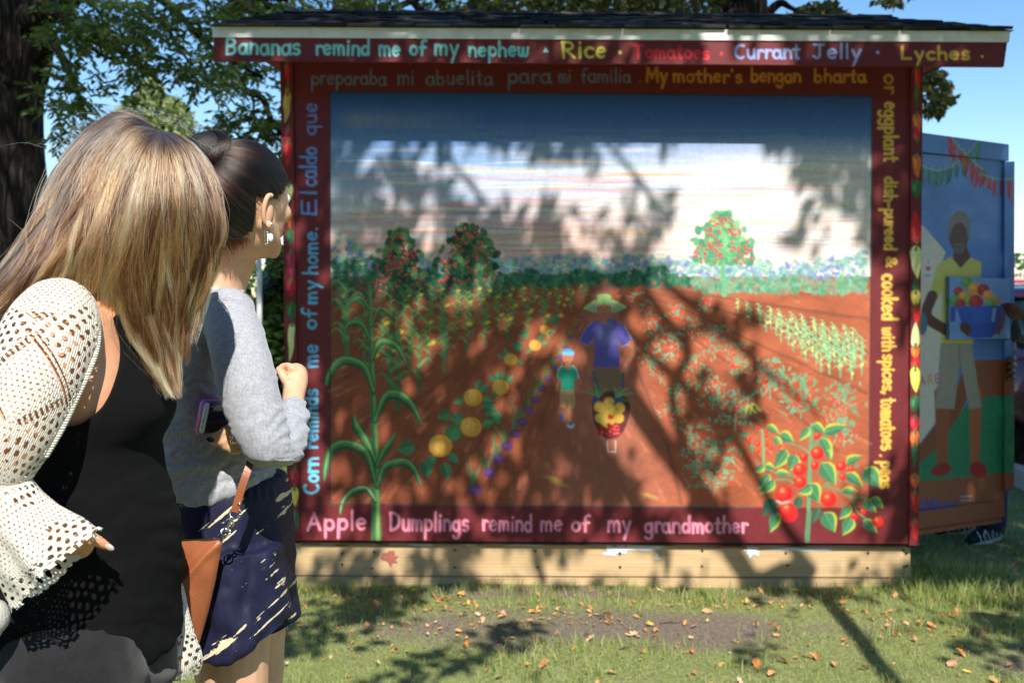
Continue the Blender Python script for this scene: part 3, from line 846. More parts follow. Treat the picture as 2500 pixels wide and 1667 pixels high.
# the eave board colour is repainted as its own strip so letters sit on plain red
st_ = (PYy < 172)
base_red = RED * (0.86 + 0.28 * fbm(PXx / 50, PYy / 40, 4, 4))[..., None]
canvas_eave = base_red.copy()
_keep = canvas; canvas = canvas_eave
LC = (136, 224, 226)
W('Bananas', 515, 690, 124, 22, LC, 7.5); W('remind', 722, 850, 126, 21, LC, 7.5); W('me', 869, 918, 128, 21, LC, 7.5); W('of', 940, 976, 127, 20, LC, 8); W('my', 996, 1052, 126, 22, LC, 7.5)
W('nephew', 1073, 1216, 129, 20, LC, 7.5); poly([(1326, 128), (1332, 116), (1340, 128)], LC)
W('Rice', 1288, 1392, 132, 22, (226, 210, 92), 8); blob(1424 * D2, 121 * D2, 4.5, 4.5, (226, 210, 92)); W('Tomatoes', 1452, 1630, 134, 18, (222, 52, 60), 7)
blob(1657 * D2, 124 * D2, 4, 4, (222, 52, 60)); W('Currant', 1684, 1838, 134, 19, (158, 176, 232), 7.5); W('Jelly', 1864, 1978, 134, 19, (158, 176, 232), 7); blob(2016 * D2, 121 * D2, 4, 4, (158, 176, 232))
W('Lyches', 2066, 2228, 136, 17, (222, 176, 76), 8); blob(2256 * D2, 130 * D2, 3.5, 3.5, (222, 176, 76))
canvas = _keep
canvas_wall = canvas.copy()

# ---- the strips with painted peppers ----------------------------------
canvas = base_red.copy()
def pepper(x, y, L, w, bend, c, top=True):
    s = 1 if top else -1
    pts = curve([(x - bend * .2, y), (x + bend * .3, y + s * L * .3), (x + bend * .2, y + s * L * .65), (x + bend, y + s * L)], 6)
    n = len(pts); prof = w * (1 - np.linspace(0, 1, n) ** 2.6) + 1.5
    prof[:3] *= [.7, .9, 1]
    stroke(pts, prof, jc(c, 5), 1); stroke(pts[: n // 2] + np.array([-w * .18, 2]), prof[: n // 2] * .25, tuple(min(255, v + 60) for v in c), .6, 2.5)
    stroke([(x - bend * .2, y), (x + 2, y - s * 12)], [7, 3], (64, 122, 74), 1)
R1, O1, Y1, G1, C1 = (206, 40, 40), (222, 112, 46), (236, 208, 96), (50, 108, 66), (222, 224, 150)
for k, (y, L, w, b, c, t) in enumerate(((170, 70, 13, 3, R1, 1), (215, 50, 9, -2, G1, 1), (285, 48, 20, 4, O1, 1), (338, 30, 15, -4, R1, 0), (385, 50, 20, 3, O1, 1), (450, 32, 24, 0, G1, 1), (585, 72, 26, -4, R1, 0), (610, 70, 26, 4, C1, 1), (706, 26, 13, -3, G1, 0), (716, 32, 22, -1, Y1, 1),
                                        (752, 36, 22, 5, R1, 1), (840, 52, 20, 1, C1, 0), (850, 24, 20, 0, O1, 1), (892, 20, 20, 8, R1, 0), (905, 52, 24, 2, (238, 222, 90), 1), (975, 30, 23, 0, G1, 1), (1022, 28, 22, -2, (222, 44, 60), 1), (1058, 40, 20, -6, O1, 1),
                                        (1090, 52, 13, -3, G1, 1), (1165, 24, 22, 2, (226, 92, 40), 1), (1205, 48, 20, 4, R1, 1), (1275, 42, 24, 4, (210, 44, 50), 1))):
    xc = 2239 - (y - 160) * .006
    pepper(xc, y, L, w, b, c, bool(t))
for k, (y, L, w, b, c, t) in enumerate(((160, 44, 12, 4, R1, 1), (215, 40, 9, 3, O1, 1), (232, 68, 17, -6, (206, 168, 78), 1), (318, 30, 22, 0, (170, 40, 56), 1), (350, 58, 18, -4, R1, 1), (455, 34, 16, 3, C1, 1), (520, 36, 12, 0, O1, 1), (568, 28, 18, 0, G1, 1), (620, 54, 20, 4, (170, 40, 76), 1), (690, 34, 24, 0, (186, 38, 52), 1), (748, 34, 22, 0, G1, 1), (795, 88, 15, -5, C1, 1),
                                        (905, 40, 20, 2, R1, 1), (960, 50, 18, -3, O1, 1), (1030, 40, 20, 2, G1, 1), (1085, 50, 20, 3, R1, 1), (1150, 36, 22, 0, (190, 40, 60), 1), (1195, 40, 18, 3, Y1, 1), (1255, 40, 20, 0, G1, 1))):
    xc = 700 + (y - 150) * .018
    pepper(xc, y, L, w, b, c, bool(t))
canvas_strip = canvas.copy()

# ---- second booth: man with a bowl of fruit ---------------------------
sk2 = np.array(lin((80, 122, 184))) * (0.72 + .5 * fbm(PXx / 60, PYy / 90, 12, 4))[..., None]
canvas = sk2.astype(np.float32)
poly([(2200, 500), (2262, 560), (2309, 615), (2300, 640), (2300, 1010), (2240, 1090), (2200, 1120)], (206, 198, 184), 1)
poly([(2200, 1110), (2250, 1080), (2300, 1015), (2330, 960), (2360, 880), (2480, 878), (2480, 965), (2360, 975), (2330, 1040), (2290, 1110), (2290, 1260), (2200, 1260)], (130, 70, 40), 1)
poly([(2380, 965), (2480, 962), (2480, 1150), (2200, 1180), (2220, 1150), (2280, 1100), (2330, 1030), (2360, 985)], (34, 122, 82), 1)
poly([(2420, 878), (2480, 878), (2480, 965), (2390, 967), (2375, 880)], (136, 74, 44), 1)
for k in range(150):
    x = prng.uniform(2210, 2475); y = prng.uniform(990, 1170)
    if y > 1180 - (x - 2200) * .8: stroke([(x, y), (x + j(0, 6), y - 12)], 5, jc((34, 128, 84), 26), .4, 2)
poly([(2200, 1180), (2480, 1150), (2480, 1350), (2200, 1350)], (146, 84, 52), 1)
for k in range(40): blob(j(2330, 100), j(480, 110), j(20, 6), j(14, 4), (120, 160, 210), 0, .18, 9)
# strings of chillies
def string(p0, p1, sag, n, c):
    for k in range(n):
        t = k / (n - 1); x = p0[0] + (p1[0] - p0[0]) * t; y = p0[1] + (p1[1] - p0[1]) * t + sag * 4 * t * (1 - t)
        pepper(x, y, prng.uniform(26, 60), prng.uniform(8, 13), j(0, 9), jc(c, 10))
        if k: stroke([(px_, py_), (x, y - 6)], 2, (190, 190, 150), .7)
        px_, py_ = x, y - 6
string((2250, 410), (2386, 352), 34, 9, (36, 108, 62))
string((2318, 335), (2400, 420), 6, 7, (160, 30, 38)); string((2396, 430), (2478, 440), 8, 6, (166, 28, 36))
# the man: greying beard, yellow T-shirt, grey shorts, red shoes (generic painted figure)
DS = (88, 46, 32)
stroke([(2346, 770), (2310, 745)], 2, DS)
stroke([(2300, 960), (2300, 1135)], [38, 26], (148, 78, 46)); stroke([(2382, 960), (2380, 1130)], [32, 22], (168, 92, 54))
blob(2298, 1146, 26, 15, (150, 34, 34), -.3); blob(2388, 1146, 22, 19, (160, 36, 36), .5)
poly([(2296, 838), (2372, 838), (2396, 995), (2366, 998), (2344, 880), (2330, 998), (2282, 996), (2290, 930)], (150, 142, 126), 1)
stroke([(2343, 842), (2343, 885)], 3, (104, 98, 88), .7)
poly([(2318, 628), (2290, 645), (2268, 722), (2290, 732), (2302, 700), (2298, 838), (2376, 838), (2376, 700), (2394, 700), (2396, 640), (2368, 628)], (190, 182, 84), 1)
for k in range(46): blob(j(2335, 50), j(735, 95), j(8, 4), j(10, 5), (196, 196, 110), 0, .25, 3)
stroke(curve([(2276, 722), (2262, 770), (2300, 800), (2325, 812)], 4), [26] * 13, DS)
poly([(2326, 632), (2345, 655), (2370, 628), (2360, 600), (2330, 600)], DS, 1)
blob(2341, 575, 24, 40, (90, 48, 34)); 
poly(curve([(2315, 590), (2314, 545), (2328, 522), (2345, 514), (2362, 524), (2368, 552), (2365, 590), (2360, 560), (2345, 543), (2330, 550), (2320, 570), (2315, 590)], 3), (112, 108, 108), 1)
blob(2342, 607, 14, 12, (92, 84, 82)); stroke([(2332, 596), (2352, 596)], 4, (100, 92, 90), .8); stroke([(2336, 602), (2348, 602)], 3, (100, 44, 38))
for ex in (2332, 2351): blob(ex, 572, 3, 1.8, (40, 26, 24))
stroke([(2342, 574), (2341, 588)], 3, (90, 48, 34), .8)
# little notice with a heart, and painted words
poly([(2256, 630), (2276, 634), (2275, 682), (2256, 680)], (206, 206, 206), 1)
word('I', (2264, 645), (2268, 645), 6, (60, 60, 60), 2.2); blob(2263.5, 654, 4, 4, (206, 60, 86)); blob(2268.5, 654, 4, 4, (206, 60, 86)); poly([(2260, 656), (2272, 656), (2266, 664)], (206, 60, 86))
for k in range(4): stroke([(2258 + k * 4, 670), (2258 + k * 4, 676)], 2, (90, 90, 96), .8)
blob(2252, 790, 12, 28, (60, 110, 140)); blob(2250, 785, 6, 12, (60, 130, 80))
for k, (c, cc) in enumerate(zip('SHARE', ((80, 120, 190), (206, 150, 60), (196, 84, 130), (206, 150, 60), (196, 84, 130)))):
    x0 = 2212 + k * 18
    if c == 'H': stroke([(x0, 950), (x0, 925)], 3.5, cc); stroke([(x0 + 9, 950), (x0 + 9, 925)], 3.5, cc); stroke([(x0, 938), (x0 + 9, 938)], 3, cc)
    else: word(c, (x0, 946 - k * 3), (x0 + 12, 945 - k * 3), 13, cc, 3.6)
_up = {'S': 'S', 'A': 'A', 'M': 'M'}
for k, c in enumerate('AMA'): word(c, (2246 + k * 18, 1248 - k * 2), (2262 + k * 18, 1246 - k * 2), 17, (60, 80, 150), 5)
word('2015', (2302, 1242), (2338, 1238), 10, (60, 80, 150), 3.4)
for k in range(3): stroke([(2346, 1212 + k * 10), (2372 - k * 3, 1210 + k * 10)], 3, (190, 190, 196), .7)
canvas_second = canvas.copy()
# the fruit bowl board
canvas = (np.array(lin((112, 150, 204))) * (0.72 + .5 * fbm(PXx / 40, PYy / 50, 22, 4))[..., None]).astype(np.float32)
for (x, y, r, c) in ((2360, 690, 14, (90, 140, 60)), (2340, 712, 12, (170, 30, 34)), (2380, 706, 17, (214, 140, 50)), (2401, 708, 15, (160, 24, 30)), (2412, 722, 14, (214, 140, 60)), (2332, 735, 15, (80, 140, 76)), (2354, 724, 14, (206, 140, 60)), (2368, 734, 14, (110, 150, 60)),
                     (2345, 743, 13, (160, 24, 30)), (2383, 738, 18, (170, 26, 34)), (2430, 738, 14, (214, 140, 50)), (2419, 742, 13, (90, 150, 76))):
    blob(x, y, r, r, c); blob(x - r * .3, y - r * .3, r * .4, r * .4, tuple(min(255, v + 40) for v in c), 0, .5, 3)
poly([(2320, 748), (2462, 746), (2450, 800), (2420, 824), (2372, 826), (2350, 800), (2336, 752)], (44, 80, 170), 1)
poly([(2320, 748), (2334, 750), (2332, 784), (2320, 786)], (40, 74, 160), 1)
poly([(2372, 755), (2422, 752), (2420, 790), (2376, 790)], (58, 96, 186), .7, 3); poly([(2424, 752), (2432, 752), (2428, 786), (2420, 784)], (150, 176, 214), .9)
poly([(2344, 800), (2364, 812), (2366, 824), (2344, 806)], DS, 1); blob(2358, 800, 16, 12, DS, .6)
for k in range(4): blob(2452 - k * 5, 765 + k * 15, 6, 8, (128, 72, 48))
canvas_bowl = canvas.copy()
canvas = canvas_wall

def sample(cv, px, py):
    u = np.clip(np.asarray(px) * K, 0, CW - 1.01); v = np.clip(np.asarray(py) * K, 0, CH - 1.01)
    x = u.astype(int); y = v.astype(int); fx = (u - x)[..., None]; fy = (v - y)[..., None]
    return (cv[y, x] * (1 - fx) + cv[y, x + 1] * fx) * (1 - fy) + (cv[y + 1, x] * (1 - fx) + cv[y + 1, x + 1] * fx) * fy

def paint_mat(name, rough=0.55, bs=0.12):
    m, nt, b = new_mat(name, (.5, .5, .5), rough, spec=0.35)
    at = N(nt, "ShaderNodeAttribute"); at.attribute_name = "paint"
    v = coords(nt, "Object")
    f = noise_n(nt, v, 60, 6, .7)
    dirt = ramp(nt, f, [(0.3, (.86, .86, .86)), (0.62, (1.06, 1.06, 1.06))])
    c = mix(nt, 1.0, at.outputs["Color"], dirt, 'MULTIPLY')
    nt.links.new(c, b.inputs["Base Color"])
    v2 = coords(nt, "Object", (1, 1, 6))
    h = noise_n(nt, v2, 160, 4, .6)
    bump(nt, b, h, bs, .002)
    return m

def painted_board(name, quad, depth, cv, mat, parent, nx, ny, thick=0.02):
    """quad photo px (TL,TR,BR,BL); depth scalar or 4 depths. Closed slab whose face carries the painting."""
    q = np.array(quad, float)
    dd = np.full(4, depth, float) if np.isscalar(depth) else np.array(depth, float)
    s, t = np.meshgrid(np.linspace(0, 1, nx), np.linspace(0, 1, ny))
    w = np.stack([(1 - s) * (1 - t), s * (1 - t), s * t, (1 - s) * t], -1)
    C3 = np.array([P(q[k][0], q[k][1], dd[k]) for k in range(4)])
    pos = w.reshape(-1, 4) @ C3
    # photo pixel of every point for the colours
    z = pos[:, 2] - CAM_H; yc = pos[:, 1] * CP - z * SP; zc = pos[:, 1] * SP + z * CP
    pxs = 1250 + FPX * pos[:, 0] / yc; pys = 833.5 - FPX * zc / yc
    col = sample(cv, pxs, pys)
    idx = np.arange(nx * ny).reshape(ny, nx)
    F = np.stack([idx[:-1, :-1], idx[1:, :-1], idx[1:, 1:], idx[:-1, 1:]], -1).reshape(-1, 4)
    # rim and back
    nrm = np.cross(C3[1] - C3[0], C3[3] - C3[0]); nrm /= np.linalg.norm(nrm)
    if nrm[1] > 0: back = nrm
    else: back = -nrm
    ring = np.concatenate([idx[0, :], idx[1:, -1], idx[-1, -2::-1], idx[-2:0:-1, 0]])
    nb = len(pos)
    bpos = pos[ring] + back * thick
    pos2 = np.concatenate([pos, bpos, pos[ring]]); m = len(ring)
    col2 = np.concatenate([col, col[ring], col[ring]])
    a = np.arange(m); b2 = (a + 1) % m
    F2 = np.stack([nb + m + a, nb + m + b2, nb + b2, nb + a], -1)
    me = mesh_np(name, pos2, np.concatenate([F, F2]), cols=col2)
    o = link(name, me, mat, parent)
    # back sheet
    bm = bmesh.new(); bm.from_mesh(me); bm.verts.ensure_lookup_table()
    cs_ = [nb, nb + nx - 1, nb + nx - 1 + ny - 1, nb + nx - 1 + ny - 1 + nx - 1]
    try: bm.faces.new([bm.verts[i] for i in cs_])
    except Exception: pass
    bm.to_mesh(me); bm.free()
    return o
# ------------------------------------------------------------------ ground, booth
DW = 4.63                      # distance of the mural wall
MAT_PAINT = paint_mat("mural_paint")
mat_white, nt, b = new_mat("white_trim_paint", (.8, .8, .79), .45)
_h = noise_n(nt, coords(nt, "Object", (3, 3, 30)), 30, 5); bump(nt, b, _h, .15, .004)
_c = ramp(nt, noise_n(nt, coords(nt, "Object"), 14, 6), [(.35, (.70, .69, .66)), (.6, (.82, .82, .81))]); nt.links.new(_c, b.inputs["Base Color"])
mat_red = mottled("dark_red_paint", (.30, .018, .03), (.37, .028, .042), 10, .5, .1)
mat_black_gap = mottled("gap_shade_black", (.02, .018, .018), (.03, .025, .025), 10, .9, 0)

def wood_mat(name, c1, c2, c3, along=0, scale=1.0):
    m, nt, b = new_mat(name, c1, .7, spec=.25)
    sc = [9, 9, 9]; sc[along] = .8
    v = coords(nt, "Object", tuple(sc))
    oi = N(nt, "ShaderNodeObjectInfo")
    ad = N(nt, "ShaderNodeVectorMath"); ad.operation = 'ADD'
    nt.links.new(v, ad.inputs[0])
    sc_ = N(nt, "ShaderNodeVectorMath"); sc_.operation = 'SCALE'; sc_.inputs[3].default_value = 37
    cx = N(nt, "ShaderNodeCombineXYZ"); nt.links.new(oi.outputs["Random"], cx.inputs[0]); nt.links.new(oi.outputs["Random"], cx.inputs[2])
    nt.links.new(cx.outputs[0], sc_.inputs[0]); nt.links.new(sc_.outputs[0], ad.inputs[1])
    n = noise_n(nt, ad.outputs[0], 3.0 * scale, 8, .65, .6)
    w = N(nt, "ShaderNodeTexWave"); w.inputs["Scale"].default_value = 2.2 * scale; w.inputs["Distortion"].default_value = 7; w.inputs["Detail"].default_value = 4
    w.wave_type = 'BANDS'; w.bands_direction = 'Z'
    nt.links.new(ad.outputs[0], w.inputs["Vector"])
    f = mix(nt, .18, n, w.outputs["Fac"])
    c = ramp(nt, f, [(.15, c3), (.45, c1), (.8, c2)])
    st = noise_n(nt, coords(nt, "Object"), 2.2, 4, .6)
    c = mix(nt, math_n(nt, 'MULTIPLY', math_n(nt, 'SUBTRACT', st, .5, True), 1.4, True), c, (c1[0] * .55, c1[1] * .5, c1[2] * .42))
    nt.links.new(c, b.inputs["Base Color"])
    bump(nt, b, f, .25, .003)
    return m
mat_plank = wood_mat("pine_plank_wood", (.52, .36, .19), (.62, .46, .27), (.42, .27, .13))
mat_side = mottled("side_wall_red_paint", (.26, .02, .03), (.34, .03, .04), 6, .6, .1)

booth = empty("mural_booth", P(1480, 1425, DW))
tag(booth, "large dark red booth wall painted with a farm field mural under a shingled roof", "mural booth")
# wall face and picture: one painted board of plywood
painted_board("mural_panel", [(716, 118), (2222, 118), (2218, 1327), (733, 1318)], DW, canvas_wall, MAT_PAINT, booth, 860, 690, .03)
painted_board("corner_board", [(683, 118), (713.5, 118), (731.5, 1319), (703, 1319)], DW - .012, canvas_strip, MAT_PAINT, booth, 22, 560, .04)
painted_board("corner_board", [(2225, 120), (2254, 120), (2242, 1331), (2220.5, 1331)], DW - .012, canvas_strip, MAT_PAINT, booth, 20, 560, .04)
painted_board("fascia_board", [(522, 92), (2459, 104), (2451, 163), (521, 148)], DW - .275, canvas_eave, MAT_PAINT, booth, 1000, 36, .022)

def slab_px(name, quad, d, thick, mat, parent, proud=0):
    f = [P(x, y, d - proud) for x, y in quad]
    bk = [v + Vector((0, thick, 0)) for v in f]
    b = Builder(); b.add(f + bk, [(0, 3, 2, 1), (4, 5, 6, 7), (0, 1, 5, 4), (1, 2, 6, 5), (2, 3, 7, 6), (3, 0, 4, 7)])
    return b.build(name, mat, parent)
def prism(pts_front, pts_back, name, mat, parent):
    n = len(pts_front)
    b = Builder()
    F = [tuple(range(n))[::-1], tuple(range(n, 2 * n))] + [(i, (i + 1) % n, n + (i + 1) % n, n + i) for i in range(n)]
    b.add(pts_front + pts_back, F)
    return b.build(name, mat, parent)

slab_px("white_trim", [(518.5, 66), (2466.5, 77), (2464, 103.2), (519, 91.2)], DW - .275, .03, mat_white, booth, .006)
# box behind the painted face
wl, wr_ = P(705, 1319, DW).x + .02, P(2244, 1331, DW).x - .02
zb = P(1480, 1322, DW).z; zt = P(1480, 118, DW).z
b_ = Builder()
yb = DW + .5
b_.box(((wl) + .01, (DW + .035 + yb) / 2, (zb + zt) / 2), (.02, yb - DW - .035, zt - zb))
b_.box(((wr_) - .01, (DW + .035 + yb) / 2, (zb + zt) / 2), (.02, yb - DW - .035, zt - zb))
b_.box(((wl + wr_) / 2, yb + .012, (zb + zt) / 2), (wr_ - wl, .02, zt - zb))
b_.build("side_wall", mat_side, booth)
# fascia round the other sides
dF = DW - .275
fl, fr = P(521, 148, dF), P(2451, 163, dF)
ftl, ftr = P(519, 66, dF), P(2466, 77, dF)
yB = 5.35
b2 = Builder(); b2.box(((fl.x + fr.x) / 2, yB - .03, (fl.z + fr.z) / 2 + .08), (2.25 + 1.2, .022, .2)); b2.build("fascia_board", mat_red, booth)
b2 = Builder(); b2.add([(fl.x + .03, dF + .03, fl.z + .12), (fr.x - .03, dF + .03, fl.z + .12), (2.2, yB - .05, fl.z + .12), (-1.2, yB - .05, fl.z + .12)] + [(fl.x + .03, dF + .03, fl.z + .135), (fr.x - .03, dF + .03, fl.z + .135), (2.2, yB - .05, fl.z + .135), (-1.2, yB - .05, fl.z + .135)], [(0, 3, 2, 1), (4, 5, 6, 7), (0, 1, 5, 4), (1, 2, 6, 5), (2, 3, 7, 6), (3, 0, 4, 7)]); b2.build("soffit", mat_red, booth)

# roof: hipped, real shingles on every slope
mat_deck = mottled("roof_deck", (.03, .028, .026), (.04, .035, .03), 8, .9, 0)
m_sh, nt, b = new_mat("asphalt_shingle", (.04, .04, .043), .93, spec=.2)
oi = N(nt, "ShaderNodeObjectInfo")
c = ramp(nt, oi.outputs["Random"], [(0, (.016, .016, .018)), (.45, (.035, .034, .035)), (.8, (.06, .056, .053)), (1, (.10, .088, .078))])
g = noise_n(nt, coords(nt, "Object"), 700, 3)
c2 = mix(nt, .8, c, ramp(nt, g, [(.35, (.35, .35, .35)), (.65, (1.9, 1.85, 1.8))]), 'MULTIPLY')
nt.links.new(c2, b.inputs["Base Color"]); bump(nt, b, g, .6, .002)
ez = (ftl.z + ftr.z) / 2 + .004
EL_, ER_ = Vector((ftl.x - .012, dF - .008, ftl.z)), Vector((ftr.x + .015, dF - .008, ftr.z))
BLc, BRc = Vector((-1.233, yB + .03, ftl.z)), Vector((2.26, yB + .03, ftr.z))
ymid = (dF + yB) / 2
RL, RR = P(700, 33, ymid), P(2150, 46, ymid)
bd = Builder()
lo = Vector((0, 0, -.012))
vs = [EL_, ER_, BRc, BLc, RL, RR]
bd.add([v + Vector((0, 0, .002)) for v in vs] , [(0, 1, 5, 4), (1, 2, 5), (2, 3, 4, 5), (3, 0, 4), (0, 3, 2, 1)])
roof = bd.build("roof", m_sh, booth)
def tab_mesh(w, l, t):
    l = .125
    b = Builder()
    b.add([(-w / 2, 0, 0), (w / 2, 0, 0), (w / 2, l, -t * .5), (-w / 2, l, -t * .5), (-w / 2, 0, t), (w / 2, 0, t), (w / 2, l, t * .2), (-w / 2, l, t * .2)],
          [(0, 3, 2, 1), (4, 5, 6, 7), (0, 1, 5, 4), (1, 2, 6, 5), (2, 3, 7, 6), (3, 0, 4, 7)])
    me = bpy.data.meshes.new("shingle"); me.from_pydata(b.v, [], b.f); me.update(); me.materials.append(m_sh); return me
TABS = [tab_mesh(w, .2, t) for w, t in ((.155, .007), (.148, .012), (.158, .009), (.14, .014))]
def shingle_slope(a, b, c, d, rows, stuff=False, tabw=.157):
    """a,b eave left/right (seen from outside), d,c ridge left/right"""
    n_out = []
    up = ((c + d) / 2 - (a + b) / 2); nrm = (b - a).cross(up).normalized(); upn = up.normalized()
    if nrm.z < 0: nrm = -nrm
    ax = (b - a).normalized(); ay = nrm.cross(ax).normalized()
    if ay.dot(upn) < 0: ay = -ay
    R = Matrix((ax, ay, nrm)).transposed()
    out = []
    for r in range(rows):
        t = (r) / rows
        l0 = a.lerp(d, t); r0 = b.lerp(c, t)
        L = (r0 - l0).length; nn = max(1, int(L / tabw))
        off = (r % 2) * .5 * tabw
        for k in range(nn + 1):
            x = k * tabw - off + random.uniform(-.006, .006) + tabw / 2
            x = min(max(x, tabw * .5 + .012), L - tabw * .5 - .012)
            p = l0 + (r0 - l0).normalized() * x + nrm * (.004 + random.uniform(0, .005)) - ay * (.012 + random.uniform(0, .012))
            out.append((p, R @ Matrix.Rotation(random.uniform(-.02, .02), 3, 'Z'), random.choice(TABS)))
    return out
sh_front = shingle_slope(EL_, ER_, RR, RL, 6)
for p, R, me in sh_front[:280]:
    o = bpy.data.objects.new("shingle", me); COL.objects.link(o); o.parent = roof
    o.matrix_local = Matrix.Translation(p) @ R.to_4x4()
rest = sh_front[280:] + shingle_slope(BRc, BLc, RL, RR, 6)
bs_ = Builder()
for p, R, me in rest:
    bs_.add([R @ v.co + p for v in me.vertices], [tuple(f.vertices) for f in me.polygons])
tag(bs_.build("far_shingles", m_sh, roof), kind="stuff")
# ridge caps
for k in range(26):
    t = k / 26
    p = RL.lerp(RR, t)
    bq = Builder(); w = .1
    bq.add([(0, -w, -.028), (0, 0, .012 + .004 * random.random()), (0, w, -.028), (.17, -w, -.035), (.17, 0, .002), (.17, w, -.035)], [(0, 1, 4, 3), (1, 2, 5, 4), (0, 2, 1), (3, 4, 5), (0, 3, 5, 2)])
    o = bq.build("ridge_cap", m_sh, roof); o.location = p + Vector((0, 0, .01))

# skirting planks under the mural
for k, (y0l, y0r, y1l, y1r) in enumerate(((1323, 1334, 1403, 1408.5), (1407.5, 1413, 1492, 1500))):
    xl = 722 + random.uniform(-3, 3); 
    slab_px("base_plank", [(690, y0l), (2222, y0r), (2224, y1r), (690, y1l)], DW + .035, .038, mat_plank, booth, .0 if k == 0 else .004)
# side base
b2 = Builder(); xr_ = P(2222, 1400, DW + .035).x
zt2, zb2 = P(2222, 1334, DW + .035).z, P(2222, 1500, DW + .035).z
b2.box((xr_ - .02, DW + .08 + .6, (zt2 + zb2) / 2), (.038, 1.2, zt2 - zb2)); b2.build("base_plank", mat_plank, booth)
b2 = Builder(); b2.box((P(690, 1400, DW + .035).x + .02, DW + .08 + .6, (zt2 + zb2) / 2), (.038, 1.2, zt2 - zb2)); b2.build("base_plank", mat_plank, booth)
slab_px("gap_shade_strip", [(712, 1317), (2236, 1328), (2230, 1336), (712, 1325)], DW + .012, .02, mat_black_gap, booth)  # black strip standing in for the shade below the panel
# nails and paint smears on the planks
mat_nail = new_mat("rusty_nail_head", (.05, .045, .045), .5, .7)[0]
bn = Builder()
for x in (836, 911, 1112, 1310, 1512, 1513, 1716, 1920, 2120, 2205, 2212):
    for y in (1347, 1382):
        c = P(x + random.uniform(-3, 3), y + random.uniform(-5, 5), DW + .033)
        bn.box(c, (.009, .006, .009))
tag(bn.build("nail_heads", mat_nail, booth), kind="stuff")
mat_wp = mottled("white_primer_smear", (.62, .66, .72), (.78, .8, .82), 40, .8, .3)
mat_rp = mottled("red_paint_smear", (.30, .08, .06), (.38, .13, .09), 40, .8, .2)
def smear(cx, cy, rx, ry, mat, seed, name, d=DW + .035):
    n = 22; vs = []
    for k in range(n):
        a = 2 * math.pi * k / n
        r = .55 + .75 * noise.noise(Vector((math.cos(a) * 2.1 + seed, math.sin(a) * 2.1, seed * 1.7)))+ .25
        vs.append(P(cx + rx * r * math.cos(a), cy + ry * r * math.sin(a), d - .0025))
    b = Builder(); c = P(cx, cy, d - .0028)
    b.add(vs + [c], [(k, (k + 1) % n, n) for k in range(n)])
    return b.build(name, mat, booth)
for a in ((1497, 1343, 36, 15, mat_wp, 1), (1570, 1338, 60, 8, mat_wp, 2), (1836, 1345, 24, 15, mat_wp, 3), (1025, 1328, 34, 6, mat_wp, 4), (1150, 1327, 40, 4, mat_wp, 5), (1290, 1329, 70, 3.5, mat_wp, 6), (1960, 1340, 100, 5, mat_wp, 12), (1494, 1450, 5, 12, mat_wp, 7), (1603, 1360, 8, 8, mat_wp, 8),
          (952, 1362, 24, 20, mat_rp, 9), (760, 1326, 30, 4, mat_rp, 10), (935, 1327, 24, 5, mat_rp, 11), (1780, 1334, 100, 3.5, mat_rp, 13), (835, 1331, 20, 3, mat_rp, 14)):
    smear(*a, "paint_smear")

# ---- second painted booth, half hidden to the right --------------------
booth2 = empty("painted_side_booth", P(2360, 1350, 5.2))
tag(booth2, "blue booth panel painted with a man holding a fruit bowl, right of the big mural", "mural booth")
def D2nd(px): return 4.95 + (5.35 - 4.95) * (px - 2254) / (2440 - 2254)
def q2(name, quad, cv, nx, ny, proud=0, thick=.03):
    return painted_board(name, quad, [D2nd(p[0]) - proud for p in quad], cv, MAT_PAINT, booth2, nx, ny, thick)
q2("painted_panel", [(2205, 372), (2452, 392), (2452, 1228), (2205, 1262)], canvas_second, 130, 420, 0, .05)
q2("header_board", [(2205, 318), (2463, 353), (2463, 393), (2205, 366)], canvas_second, 130, 30, .03, .06)
q2("stile_board", [(2453, 394.5), (2477, 394.5), (2476, 1194), (2453, 1197)], canvas_second, 16, 400, .03, .06)
q2("bottom_board", [(2205, 1252), (2453, 1222), (2453, 1262), (2205, 1296)], canvas_second, 130, 30, .05, .05)
q2("bottom_ledge", [(2205, 1300), (2446, 1266), (2446, 1274), (2205, 1312)], canvas_second, 60, 8, .09, .12)
q2("bowl_cutout", [(2318, 676), (2466, 680), (2466, 826), (2318, 828)], canvas_bowl, 90, 90, .05, .02)
# ------------------------------------------------------------------ ground
def gz(x, y):          # gentle unevenness of the lawn
    return .035 * (vnoise(np.asarray(x) * .8 + 5, np.asarray(y) * .8) - .5) + .012 * (vnoise(np.asarray(x) * 4, np.asarray(y) * 4, 3) - .5)
DIRT = P(1500, 1545, 4.08)
def dirt_amt(x, y):
    x = np.asarray(x, float); y = np.asarray(y, float)
    nn = fbm(x * 2.2 + 9, y * 2.2, 1, 4) - .5
    e = 1 - np.sqrt(((x - .42) / 1.0) ** 2 + ((y - 4.08) / .26) ** 2)
    e2 = 1 - np.sqrt(((x - 2.1) / .5) ** 2 + ((y - 3.65) / .35) ** 2)
    e3 = 1 - np.sqrt(((x - .5) / 1.7) ** 2 + ((y - 4.55) / .13) ** 2)
    e4 = 1 - np.sqrt(((x - 1.3) / .7) ** 2 + ((y - 4.05) / .22) ** 2)
    return np.clip(np.maximum.reduce([e + .2, e2 * .8, e3 * .8, e4 * .5]) * 1.6 + nn * 2.2, 0, 1)
m_gr, nt, b = new_mat("lawn_soil_and_thatch", (.1, .1, .04), .95, spec=.15)
v = coords(nt, "Object")
n1_ = noise_n(nt, v, 3.2, 8, .65); n2_ = noise_n(nt, v, 60, 8, .7); n3_ = noise_n(nt, v, 14, 6)
